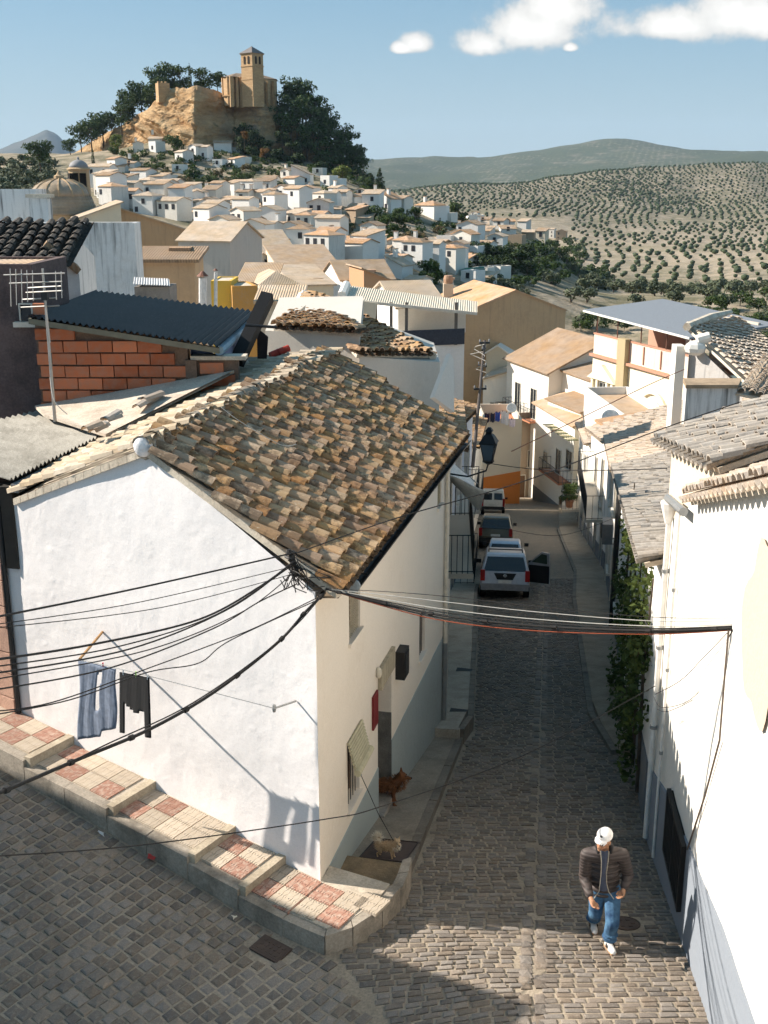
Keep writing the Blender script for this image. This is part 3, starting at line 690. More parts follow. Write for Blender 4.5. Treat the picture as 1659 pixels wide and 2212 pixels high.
def tiled_slope(root, ridge0, ridge1, eave0, eave1, mat, sp=.248, course=.285, nparts=300, seed=1, name='roof_tile', deckm=None, lift=.03, clip=None, mess=1., bilinear=False):
    r = random.Random(seed); e = (eave1 - eave0); Lx = e.length; ex = e.normalized()
    nrm = (eave1 - eave0).cross(ridge0 - eave0).normalized()
    if nrm.z < 0: nrm = -nrm
    up = nrm.cross(ex).normalized()
    if up.z < 0: up = -up
    dn = -up
    def uv(p): d = p - eave0; return d.dot(ex), d.dot(up)
    u0, v0 = uv(ridge0); u1, v1 = uv(ridge1)
    covers = []; b = MB()
    umin, umax = min(0, u0), max(Lx, u1); u = umin + .05
    if bilinear:
        nc = max(1, int(Lx / sp))
        for i in range(nc):
            t_ = (i + .5) / nc; E, T_ = eave0.lerp(eave1, t_), ridge0.lerp(ridge1, t_); L_ = (T_ - E).length; dn_ = (E - T_).normalized(); nr = ex.cross(-dn_).normalized(); nr = nr if nr.z > 0 else -nr; v = -.06
            while v < L_ - .05:
                covers.append(frame(E - dn_ * (v + .43) + ex * r.uniform(-.02, .02) * mess + nr * (lift + .06 + r.uniform(0, .012) * mess), dn_ + nr * r.uniform(.05, .1) + ex * r.uniform(-.06, .06) * mess, nr)); v += course * r.uniform(.93, 1.07)
        u = umax + 1; b.add([eave0, eave1, ridge1, ridge0], [(0, 1, 2, 3)])
    ch, cf = tile_mesh(.46, .105, .088, .012, 4, 5)
    while u < umax:
        # column range in v
        lo, hi = 0, lerp(v0, v1, min(1, max(0, (u - u0) / (u1 - u0))))
        if u < max(0, u0):
            if u0 > 0: hi = v0 * u / u0
            else: lo = v0 * (u / u0 if u0 else 0)
        if u < 0: lo, hi = v0 * u / u0, hi
        if u > min(Lx, u1):
            if u1 < Lx: hi = v1 * (Lx - u) / (Lx - u1)
            else: lo = v1 * (u - Lx) / (u1 - Lx) if u1 > Lx else 0
        v = lo - .06; k = 0; off = r.uniform(-.03, .03) * mess
        while v < hi - .05:
            o = eave0 + ex * (u + off * .5 + r.uniform(-.022, .022) * mess) + up * (v + .39) + nrm * (lift + .055 + r.uniform(0, .012) * mess)
            tilt = dn + nrm * (r.uniform(.06, .13)) + ex * r.uniform(-.09, .09) * mess
            covers.append(frame(o, tilt, nrm))
            oc = eave0 + ex * (u + sp / 2) + up * (v + .42) + nrm * (lift + .045)
            M = frame(oc, dn + nrm * .03, -nrm); b.add(xf(M, ch), cf, 1)
            v += course * (r.uniform(.93, 1.07) if k or not mess else r.uniform(.45, 1.05)); k += 1
        u += sp * r.uniform(.97, 1.03)
    covers.sort(key=lambda m_: mpp(m_.translation))
    K = Matrix.Translation(-Vector(ROOT[root.name]))
    protos = []
    for k in range(6):
        v, f = tile_mesh(seed=k); m_ = MB(); m_.add(v, f); protos.append(m_.mesh(name, mat, smooth=False))
    for k, M in enumerate(covers[:nparts]): inst(name, protos[k % 6], root, M=K @ M)
    vf = [tile_mesh(seed=k, n=4) for k in range(6)]
    for k, M in enumerate(covers[nparts:]): b.add(xf(M, vf[k % 6][0]), vf[k % 6][1])
    q = b.build(name + 's', [mat, M_chan if mat is M_tile else mat], root); stuff(q); q['label'] = 'channel tiles and the farther roof tiles'
    d = MB(); a0, a1, r0, r1 = eave0 + up * .02, eave1 + up * .02, ridge0, ridge1
    d.add([p + nrm * .015 for p in (a0, a1, r1, r0)] + [p - nrm * .06 for p in (a0, a1, r1, r0)], BOXF[::1] if False else [(0, 1, 2, 3), (7, 6, 5, 4), (0, 4, 5, 1), (1, 5, 6, 2), (2, 6, 7, 3), (3, 7, 4, 0)])
    d.build('roof_deck', deckm or M_mortar, root)
    return nrm
def build_gable_house():
    root = thing('corner_house', 'white rough-rendered house with old brown tiled roof on the street corner', 'house', (-.85, 13, -9.0))
    zb = -13.5
    FE = fac(9.15); E0 = Vector((CORN.x, CORN.y, CT)); E1 = Vector((FE.x, FE.y, CT))
    BL = wal(5.95); BLz = LE.z - .14
    # gable wall (thick prism seen from outside), as the sun grazes it its relief is real geometry: a fine grid pushed in and out
    def gtop(t):
        return float(np.interp(t, [0, TRG, 5.5, 5.95], [CT + .07, RN.z - .02, LE.z - .0, BLz - .02]))
    g = MB(); nt_, nz_ = 200, 190; vs_ = []
    for i in range(nt_ + 1):
        t = 5.95 * i / nt_; zt = gtop(t); z0 = -9.3 + .14 * t
        for j in range(nz_ + 1):
            z = lerp(z0, zt, j / nz_); q = Vector((t, z, 0))
            d = .004 * mnoise.fractal((t * 3.1, z * 3.1, 2.), 1., 2., 4) + .03 * mnoise.noise((t * .8, z * .8, 9.)) + .0012 * mnoise.noise((t * 17, z * 17, 4.))
            bl = mnoise.noise((t * 6.5 + 3, z * 6.5, 1.)); d += .012 * max(0, bl - .42)
            if i == 0: d *= .2
            p = wal(t, d); vs_.append((p.x, p.y, z))
    fs = [((i + 1) * (nz_ + 1) + j, i * (nz_ + 1) + j, i * (nz_ + 1) + j + 1, (i + 1) * (nz_ + 1) + j + 1) for i in range(nt_) for j in range(nz_)]
    g.add(vs_, fs); o = g.build('gable_wall', M_white, root, smooth=True); o['label'] = 'sunlit white gable wall of lumpy lime render'
    # body behind the render skin
    b = MB(); ins = .06
    A = wal(.02, -.05); pts = [wal(0.0, -.045), wal(5.95, -.045)]
    b.prism([(wal(.3, -.045).x, wal(.3, -.045).y, zb), (wal(5.95, -.045).x, wal(5.95, -.045).y, zb), (wal(5.95, -.045).x, wal(5.95, -.045).y, BLz - .12), (wal(5.5, -.045).x, wal(5.5, -.045).y, LE.z - .1), (wal(TRG, -.045).x, wal(TRG, -.045).y, RN.z - .12), (wal(.3, -.045).x, wal(.3, -.045).y, CT - .05)][::-1], tuple(-WN * .3)); b.build('gable_backing', M_white, root)
    # street front with real openings: cut into piers and lintels
    T = -.32
    ops = [('window', 1.4, 2.05, -7.62, -8.72), ('window', 1.55, 2.15, -5.35, -6.15), ('doorway', 3.2, 4.15, -7.62, -10.9), ('window', 6.4, 6.9, -7.6, -8.5), ('window', 8.0, 8.4, -5.3, -6.0)]
    cuts = sorted({0.0, 9.15, *[o_[1] for o_ in ops], *[o_[2] for o_ in ops]})
    f = MB()
    def seg(s0, s1, z0, z1):
        p = [fac(s0), fac(s1), fac(s1, T), fac(s0, T) if s0 > .01 else wal(.3, -.09)]
        f.hexa([(q.x, q.y, z0) for q in p] + [(q.x, q.y, z1) for q in p])
    for s0, s1 in zip(cuts[:-1], cuts[1:]):
        gaps = sorted([(o_[4], o_[3]) for o_ in ops if o_[1] <= s0 + 1e-6 and o_[2] >= s1 - 1e-6]); z = zb
        for lo, hi in gaps: seg(s0, s1, z, lo); z = hi
        seg(s0, s1, z, CT - .02)
    f.build('street_wall', M_cream, root)
    pl = MB(); dado = plaster('blue_grey_dado', (.36, .40, .39), .3, .4, dirtc=(.2, .18, .14))
    for s0, s1 in ((.42, 3.2), (4.15, 9.15)):
        p = [fac(s0, .012), fac(s1, .012), fac(s1, -.01), fac(s0, -.01)]
        za, zc_ = -8.98 - .0, -8.98
        pl = MB(); pl.hexa([(q.x, q.y, zb) for q in p] + [(q.x, q.y, za) for q in p]); pl.build('painted_dado', dado, root)
    # openings' contents
    revm = plaster('door_reveal', (.55, .47, .36), .3, .5)
    for nm, s0, s1, zt, zb_ in ops:
        if nm == 'window':
            q = MB(); p = [fac(s0, -.2), fac(s1, -.2), fac(s1, -.24), fac(s0, -.24)]; q.hexa([(v.x, v.y, zb_) for v in p] + [(v.x, v.y, zt) for v in p]); w = q.build('window', M_glass, root)
            fr = MB()
            for (a, c, z0, z1) in ((s0, s0 + .05, zb_, zt), (s1 - .05, s1, zb_, zt), (s0, s1, zb_, zb_ + .05), (s0, s1, zt - .05, zt), ((s0 + s1) / 2 - .025, (s0 + s1) / 2 + .025, zb_, zt)):
                p = [fac(a + .001, -.15), fac(c - .001, -.15), fac(c - .001, -.198), fac(a + .001, -.198)]; fr.hexa([(v.x, v.y, z0) for v in p] + [(v.x, v.y, z1) for v in p])
            fr.build('window_frame', M_wood, w)
            si = MB(); p = [fac(s0 - .06, .05), fac(s1 + .06, .05), fac(s1 + .06, -.16), fac(s0 - .06, -.16)]; si.hexa([(v.x, v.y, zb_ - .05) for v in p] + [(v.x, v.y, zb_ + .004) for v in p]); si.build('window_sill', M_cream, w)
            if zt < -7:
                gm = MB()
                for k in range(5):
                    s = lerp(s0, s1, (k + .5) / 5); a, c = fac(s, -.05), fac(s, -.05); gm.tube([(a.x, a.y, zb_), (c.x, c.y, zt)], .007, 5)
                gm.build('window_bars', M_metal_dark, w)
            else:
                gm = MB()                                     # fine mesh screen set in the upper windows
                for k in range(9):
                    s = lerp(s0, s1, (k + .5) / 9); a = fac(s, -.03); gm.tube([(a.x, a.y, zb_), (a.x, a.y, zt)], .004, 4)
                for k in range(10):
                    z = lerp(zb_, zt, (k + .5) / 10); a, c = fac(s0, -.03), fac(s1, -.03); gm.tube([(a.x, a.y, z), (c.x, c.y, z)], .004, 4)
                gm.build('mesh_screen', plain('screen_wire', (.45, .38, .25), .6), w)
        else:
            q = MB(); p = [fac(s0, -.34), fac(s1, -.34), fac(s1, -.38), fac(s0, -.38)]; q.hexa([(v.x, v.y, zb_) for v in p] + [(v.x, v.y, zt) for v in p]); dr = q.build('door', plain('dark_door', (.05, .035, .025), .6), root)
            k = MB(); h = fac(s0 + .12, -.32); k.sphere((h.x, h.y, zb_ + 1.2), .03, 8, 6); k.build('handle', M_metal, dr)
            roughm = concrete('pebbledash', (.20, .19, .17), (.08, .075, .065), 2., 1.)
            k = MB(); p = [fac(s1 - .012, -.0), fac(s1 - .0005, -.0), fac(s1 - .0005, -.33), fac(s1 - .012, -.33)]; k.hexa([(v.x, v.y, zb_) for v in p] + [(v.x, v.y, zt - .85) for v in p]); k.build('pebbledash_jamb', roughm, root)
            st = MB(); p = [fac(s0, .1), fac(s1, .1), fac(s1, -.33), fac(s0, -.33)]; st.hexa([(v.x, v.y, zA(v.y) - .2) for v in p] + [(v.x, v.y, zA(fac(s0).y) + .19) for v in p]); st.build('doorstep', concrete('pavement_concrete'), root)
    # rolled reed blind over the lower window, and the beaded strip over the door
    bl = MB(); s0, s1 = 1.35, 2.12
    for k in range(9):
        a = k / 8; z = lerp(-7.62, -8.02, a); off = .03 + .10 * a
        p, q = fac(s0, off), fac(s1, off); bl.tube([(p.x, p.y, z), (q.x, q.y, z)], .024, 5)
    p, q = fac(s0, .16), fac(s1, .16); bl.tube([(p.x, p.y, -8.06), (q.x, q.y, -8.06)], .055, 8)
    bl.build('roller_blind', plain('straw_reed', (.50, .45, .30), .8), root)
    dl = MB(); p, q = fac(2.42, .01), fac(3.38, .01)
    for k in range(6):
        a, c = fac(3.2 + k * .16, .035), fac(3.2 + k * .16 + .14, .035); dl.box(((a.x + c.x) / 2, (a.y + c.y) / 2, -7.45 - .0 * k), (.145, .06, .36), math.atan2(AX.y, AX.x))
    dl.build('door_hood', plain('stained_lintel', (.40, .34, .24), .9), root)
    # roof: sunny tiles on the street side, mortar-covered tiles on the far side
    ov = FN * .30 + Vector((0, 0, .09)); vo = WN * .05
    e0 = E0 + ov + vo; e1 = E1 + ov; r0 = Vector(RN) + vo; r1 = Vector(RF)
    tiled_slope(root, r0, r1, e0, e1, M_tile, nparts=300, seed=4, mess=.7)
    L0 = Vector((LE.x, LE.y, LE.z)) + vo; L1 = P(520, 792, 23.4)
    palet = tilemat('sunbleached_tile', (.50, .38, .25), (.60, .49, .35), (.2, .155, .11), .35)
    tiled_slope(root, r1, r0, L1, L0, palet, nparts=0, seed=9, name='far_slope_tile', mess=1.5, bilinear=True)
    # ridge tiles in mortar
    rm = MB(); n_ = 27; rt = tilemat('ridge_tile', (.33, .24, .15), (.46, .36, .25), (.07, .06, .045), .8)
    v, f_ = tile_mesh(.42, .13, .105, .016, 6, 2); pm = MB(); pm.add(v, f_); me = pm.mesh('ridge_tile', rt)
    K = Matrix.Translation(-Vector(ROOT[root.name])); rr = random.Random(5)
    for k in range(n_):
        o = r0.lerp(r1, (k + 1.0) / n_) + Vector((0, 0, .10)); inst('ridge_tile', me, root, M=K @ frame(o + Vector((0, 0, rr.uniform(-.012, .012))), -(r1 - r0) + Vector((rr.uniform(-.1, .1), 0, rr.uniform(.1, .4))), Vector((0, 0, 1))))
    b = MB(); b.tube([r0 + Vector((0, 0, .03)), r1 + Vector((0, 0, .03))], .16, 8); b.build('ridge_mortar', concrete('ridge_mortar', (.40, .33, .25), (.12, .10, .08), 2., .9), root)
    b = MB(); b.sphere(r0 + Vector((0, 0, .07)) + WN * .03, (.13, .11, .15), 12, 8); b.build('ridge_end_cap', plaster('white_lime_render', (.84, .80, .78), .55, .12, lumps=1.1), root, smooth=True)
    # lime skim under the verge tiles
    for (a, c) in ((r0, e0), (r0, L0)):
        q = MB(); m_ = 16
        for k in range(m_):
            p0, p1 = a.lerp(c, k / m_ + .002), a.lerp(c, (k + 1) / m_ - .002); dz = Vector((0, 0, -.07)); w = -WN * .14
            q.hexa([p0 + dz, p1 + dz, p1 + dz + w, p0 + dz + w, p0 + Vector((0, 0, .035)), p1 + Vector((0, 0, .03)), p1 + w, p0 + w])
        q.build('verge_mortar', M_mortar, root)
    # gutter: black half pipe on the eave, with downpipe along the wall
    gq = MB(); a = e0 + FN * .07 + AX * .55 + Vector((0, 0, -.09)); c = e1 + FN * .07 + Vector((0, 0, -.06)); X = (c - a).normalized(); side = FN
    path = [a, c]; n_ = 8; vs_ = []
    for p in path:
        for rr_ in (.085, .075):
            for k in range(n_ + 1):
                g_ = math.pi + math.pi * k / n_; vs_.append(p + side * (math.cos(g_) * rr_) + Vector((0, 0, math.sin(g_) * rr_)))
    m_ = n_ + 1; fs = []
    for k in range(n_): fs += [(k, k + 1, 2 * m_ + k + 1, 2 * m_ + k), (m_ + k + 1, m_ + k, 3 * m_ + k, 3 * m_ + k + 1)]
    fs += [(0, 2 * m_, 3 * m_, m_), (n_, m_ + n_, 3 * m_ + n_, 2 * m_ + n_)]
    gq.add(vs_, fs); gg = gq.build('gutter', plain('black_gutter', (.018, .017, .016), .45), root)
    ec = MB(); ec.lathe([(.09, -.02), (.09, .02), (.06, .03)], n=14, M=frame(a, -X, Vector((0, 0, 1))).to_3x3().to_4x4() @ Matrix.Rotation(R(90), 4, 'Y'), c=a); ec.build('gutter_end_cap', plain('grey_zinc', (.28, .31, .32), .5, .3), gg)
    for k in range(9):
        p = a.lerp(c, (k + .5) / 9); br = MB(); br.box(p + Vector((0, 0, .0)) - FN * .05, (.02, .22, .02), math.atan2(AX.y, AX.x)); br.build('gutter_bracket', M_metal_dark, gg)
    dp = MB(); q = fac(8.75, .06); dp.tube([(q.x, q.y, CT - .3), (q.x, q.y, -9.1)], .045, 8); dp.build('downpipe', plain('cream_pipe', (.72, .64, .52), .6), root)
    dp = MB(); dp.tube([(q.x, q.y, -9.1), (q.x, q.y, zA(q.y) + .1)], .052, 8); dp.build('downpipe', M_metal, root)
    # rafters' ends row of exposed tile mouths: dark soffit board
    so = MB(); p = [e0 + Vector((0, 0, -.07)) + AX * .1, e1 + Vector((0, 0, -.07)), E1 + Vector((0, 0, -.02)), E0 + Vector((0, 0, -.02)) + AX * .1]
    so.add([Vector(v) for v in p] + [Vector(v) + Vector((0, 0, -.03)) for v in p], BOXF); so.build('soffit', plain('old_soffit', (.16, .12, .08), .9), root)
    # rear gable and back wall close the volume
    b = MB(); q = [fac(9.13), Vector((RF.x, RF.y, 0)), Vector((L1.x, L1.y, 0))]
    b.prism([(q[0].x, q[0].y, zb), (q[2].x, q[2].y, zb), (q[2].x, q[2].y, L1.z - .1), (q[1].x, q[1].y, RF.z - .1), (q[0].x, q[0].y, CT - .1)], tuple(-AX * .25)); b.build('rear_gable', plaster('pale_stained_render', (.7, .66, .6), .3, .4), root)
    b = MB(); a_, c_ = wal(5.72, -.06), Vector((L1.x, L1.y, 0)); b.prism([(a_.x, a_.y, zb), (c_.x, c_.y, zb), (c_.x, c_.y, L1.z - .12), (a_.x, a_.y, BLz - .2)], (.25, .05, 0)); b.build('back_wall', M_white, root)
    # fittings on the street front
    q = MB(); p = fac(4.6, .08); q.box((p.x, p.y, -7.75), (.34, .16, .5), math.atan2(AX.y, AX.x)); jb = q.build('meter_box', plain('black_meter_box', (.025, .024, .023), .5), root)
    q = MB(); p = fac(4.6, .165); q.box((p.x, p.y, -7.75), (.26, .012, .4), math.atan2(AX.y, AX.x)); q.build('lid', plain('black_meter_lid', (.04, .038, .036), .4), jb)
    q = MB(); p = fac(2.95, .02); q.box((p.x, p.y, -7.85), (.3, .03, .56), math.atan2(AX.y, AX.x)); q.build('wall_plaque', plain('dark_red_plaque', (.20, .03, .03), .5), root)
    q = MB(); p = fac(3.1, .04); q.sphere((p.x, p.y, -7.28), (.05, .05, .1), 10, 8); lp = q.build('junction_box', plain('cream_plastic', (.65, .58, .46), .5), root)
    return dict(e0=e0, e1=e1, r0=r0, r1=r1, L0=L0, L1=L1)
GH = build_gable_house()
print('CT', CT, 'RN', RN, 'LE', LE, 'RF', RF, 'px ridge far', PX(RF), 'eave far', PX(GH['e1']))
# ------------------------------------------------------------------ generic house: local x along the front, y away from the viewer, z up
def house(name, label, A, B, depth, z0, ze, roof='gable_x', rise=1.2, wallm=None, roofm=None, wins=(), over=.25, cat='house', group=None, zb=6., parapet=.0, frame_m=None, extra_roof_mat=None, tiles=False, pane=None, door=None):
    A = Vector((A[0], A[1], 0)); B = Vector((B[0], B[1], 0)); w = (B - A).length; rz = math.atan2(B.y - A.y, B.x - A.x); h = ze - z0; d = depth
    t = thing(name, label, cat, (A.x, A.y, z0), rz, group)
    wallm = wallm or M_fw[0]; roofm = roofm or M_fr[0]
    b = MB()
    def pr(front, back):                                      # front/back polygons (same count, ccw seen from the front)
        n = len(front); b.add(list(front) + list(back), [tuple(range(n)), tuple(range(2 * n - 1, n - 1, -1))] + [(i, n + i, n + (i + 1) % n, (i + 1) % n) for i in range(n)])
    e = over; th = .14; rb = MB()
    def slab(p, q, r_, s_):                                   # roof slab from four top corners (ccw from above)
        n = (Vector(q) - Vector(p)).cross(Vector(s_) - Vector(p)).normalized() * th; T = [Vector(x) for x in (p, q, r_, s_)]
        rb.add(T + [x - n for x in T], [(0, 1, 2, 3), (7, 6, 5, 4), (0, 4, 5, 1), (1, 5, 6, 2), (2, 6, 7, 3), (3, 7, 4, 0)])
    sl = None
    if roof == 'gable_y':
        pr([(0, 0, -zb), (w, 0, -zb), (w, 0, h), (w / 2, 0, h + rise), (0, 0, h)], [(0, d, -zb), (w, d, -zb), (w, d, h), (w / 2, d, h + rise), (0, d, h)])
        k = rise / (w / 2); z_ = h - e * k + th
        sl = [((-e, -e, z_), (w / 2, -e, h + rise + th), (w / 2, d + e, h + rise + th), (-e, d + e, z_)), ((w / 2, -e, h + rise + th), (w + e, -e, z_), (w + e, d + e, z_), (w / 2, d + e, h + rise + th))]
    elif roof == 'gable_x':
        b.add([(0, 0, -zb), (w, 0, -zb), (w, d, -zb), (0, d, -zb), (0, 0, h), (w, 0, h), (w, d, h), (0, d, h), (0, d / 2, h + rise), (w, d / 2, h + rise)],
              [(0, 3, 2, 1), (0, 1, 5, 4), (2, 3, 7, 6), (1, 2, 6, 9, 5), (3, 0, 4, 8, 7), (4, 5, 9, 8), (6, 7, 8, 9)])
        k = rise / (d / 2); z_ = h - e * k + th
        sl = [((-e, -e, z_), (w + e, -e, z_), (w + e, d / 2, h + rise + th), (-e, d / 2, h + rise + th)), ((-e, d / 2, h + rise + th), (w + e, d / 2, h + rise + th), (w + e, d + e, z_), (-e, d + e, z_))]
    elif roof in ('shed_b', 'shed_f', 'shed_l', 'shed_r'):
        hz = {'shed_b': (0, 0, 1, 1), 'shed_f': (1, 1, 0, 0), 'shed_l': (1, 0, 0, 1), 'shed_r': (0, 1, 1, 0)}[roof]; z4 = [h + rise * q for q in hz]
        b.add([(0, 0, -zb), (w, 0, -zb), (w, d, -zb), (0, d, -zb), (0, 0, z4[0]), (w, 0, z4[1]), (w, d, z4[2]), (0, d, z4[3])], BOXF)
        gx, gy = (z4[1] - z4[0]) / w, (z4[3] - z4[0]) / d
        f = lambda x, y: (x, y, z4[0] + gx * x + gy * y + th)
        sl = [(f(-e, -e), f(w + e, -e), f(w + e, d + e), f(-e, d + e))]
    elif roof == 'hip':
        b.add([(0, 0, -zb), (w, 0, -zb), (w, d, -zb), (0, d, -zb), (0, 0, h), (w, 0, h), (w, d, h), (0, d, h)], BOXF)
        i = min(w, d) / 2; z_ = h - .02; T = h + rise
        R0, R1 = ((i, d / 2, T), (w - i, d / 2, T)) if w >= d else ((w / 2, i, T), (w / 2, d - i, T))
        c = [(-e, -e, z_), (w + e, -e, z_), (w + e, d + e, z_), (-e, d + e, z_)]
        if w >= d: rb.add(c + [R0, R1], [(0, 1, 5, 4), (1, 2, 5), (2, 3, 4, 5), (3, 0, 4), (3, 2, 1, 0)])
        else: rb.add(c + [R0, R1], [(0, 1, 4), (1, 2, 5, 4), (2, 3, 5), (3, 0, 4, 5), (3, 2, 1, 0)])
    else:                                                     # flat with parapet
        b.add([(0, 0, -zb), (w, 0, -zb), (w, d, -zb), (0, d, -zb), (0, 0, h), (w, 0, h), (w, d, h), (0, d, h)], BOXF)
        pp = parapet or .5
        for (x0, x1, y0, y1) in ((0, w, 0, .15), (0, w, d - .15, d), (0, .15, .151, d - .151), (w - .15, w, .151, d - .151)):
            b.add([(x0, y0, h), (x1, y0, h), (x1, y1, h), (x0, y1, h), (x0, y0, h + pp), (x1, y0, h + pp), (x1, y1, h + pp), (x0, y1, h + pp)], BOXF)
        rb.add([(.155, .155, h + .01), (w - .155, .155, h + .01), (w - .155, d - .155, h + .01), (.155, d - .155, h + .01)], [(0, 1, 2, 3)])
    b.build('wall', wallm, t, world=False)
    if sl and not tiles:
        for q in sl: slab(*q)
    if tiles and sl: t['_sl'] = 1
    if rb.v: rb.build('roof' if roof != 'flat' else 'roof_terrace', roofm, t, world=False)
    # openings: (side, u, z, w, h[, kind]) u,z to the opening's centre-bottom
    fm = frame_m or M_frame
    for o_ in wins:
        side, u, z, ww, hh = o_[:5]; kind = o_[5] if len(o_) > 5 else 'window'
        M = {'F': Matrix.Translation((u, 0, z)), 'R': Matrix.Translation((w, u, z)) @ Matrix.Rotation(R(90), 4, 'Z'), 'L': Matrix.Translation((0, u, z)) @ Matrix.Rotation(R(-90), 4, 'Z')}[side]
        add_opening(t, M, ww, hh, kind, fm, pane)
    if door: pass
    return t, (w, d, h, sl)
OPEN = {}
def add_opening(t, M, w, h, kind, fm, pane=None):
    w, h = round(w, 1), round(h, 1); key = (w, h, kind, fm.name, pane.name if pane else '')
    if key not in OPEN:
        a = MB(); a.box((0, -.012, h / 2), (w, .03, h)); pm = pane or (M_glass if kind != 'door' else M_wood)
        f = MB(); k = min(.07, w * .1)
        for (c, s_) in (((-w / 2 - k / 2, -.035, h / 2), (k, .08, h)), ((w / 2 + k / 2, -.035, h / 2), (k, .08, h)), ((0, -.035, h + k / 2), (w + 2 * k, .08, k))): f.box(c, s_)
        if kind == 'window' and w > .55: f.box((0, -.03, h / 2), (.05, .05, h))
        s_ = MB(); s_.box((0, -.07, -.05), (w + .24, .16, .09))
        OPEN[key] = (a.mesh(kind, pm), f.mesh('frame', fm), s_.mesh('sill', fm))
    a, f, s_ = OPEN[key]
    p = inst(kind, a, t, M=M); inst('frame', f, p)
    if kind != 'door': inst('sill', s_, p)
    return p
def hpx(name, label, xl_, yl_, xr_, yr_, Yl, Yr, depth, wallh, roof, rise, **k):
    w = abs(xr_ - xl_) * mpp(P(xl_, yl_, Yl)); dm = .28 * w if not k.pop('turned', False) else 1e9; Yr = Yl + max(-dm, min(dm, Yr - Yl))
    a, b = P(xl_, yl_, Yl), P(xr_, yr_, Yr); ze = (a.z + b.z) / 2
    return house(name, label, a, b, depth, ze - wallh, ze, roof, rise, **k)
M_frame = plain('pale_frame', (.62, .58, .5), .8)
M_fw = [plaster('far_white_render', (.80, .77, .72), .2, .25, .25, streak=.0), plaster('far_warm_white_render', (.76, .71, .63), .2, .4, .25), plaster('far_grey_white_render', (.70, .67, .62), .2, .5, .25, streak=.35), plaster('far_cream_render', (.66, .57, .43), .2, .5, .25), plaster('far_brown_render', (.42, .31, .21), .3, .6, .25, streak=.35)]
M_fr = [farroof('far_tile_roof', (.47, .33, .215)), farroof('far_tile_roof_pale', (.53, .40, .28)), farroof('far_tile_roof_brown', (.36, .245, .155)), farroof('far_tile_roof_orange', (.52, .315, .18))]
M_stain = plaster('rain_streaked_white', (.66, .65, .63), .3, .5, .5, streak=.95)
M_stainb = plaster('rain_streaked_brown', (.52, .345, .20), .3, .6, .3, dirtc=(.24, .16, .1), streak=.22)
def railing(t, pts, h, n, r=.012, name='railing', mat=None, world=True):
    b = MB(); pts = [Vector(p) for p in pts]
    for a, c in zip(pts[:-1], pts[1:]):
        for z in (0.06, h): b.tube([a + Vector((0, 0, z)), c + Vector((0, 0, z))], r * 1.3, 5)
        m_ = max(2, int((c - a).length / n))
        for i in range(m_ + 1):
            p = a.lerp(c, i / m_); b.tube([p + Vector((0, 0, .0)), p + Vector((0, 0, h))], r, 4)
    return b.build(name, mat or M_metal_dark, t, world=world)
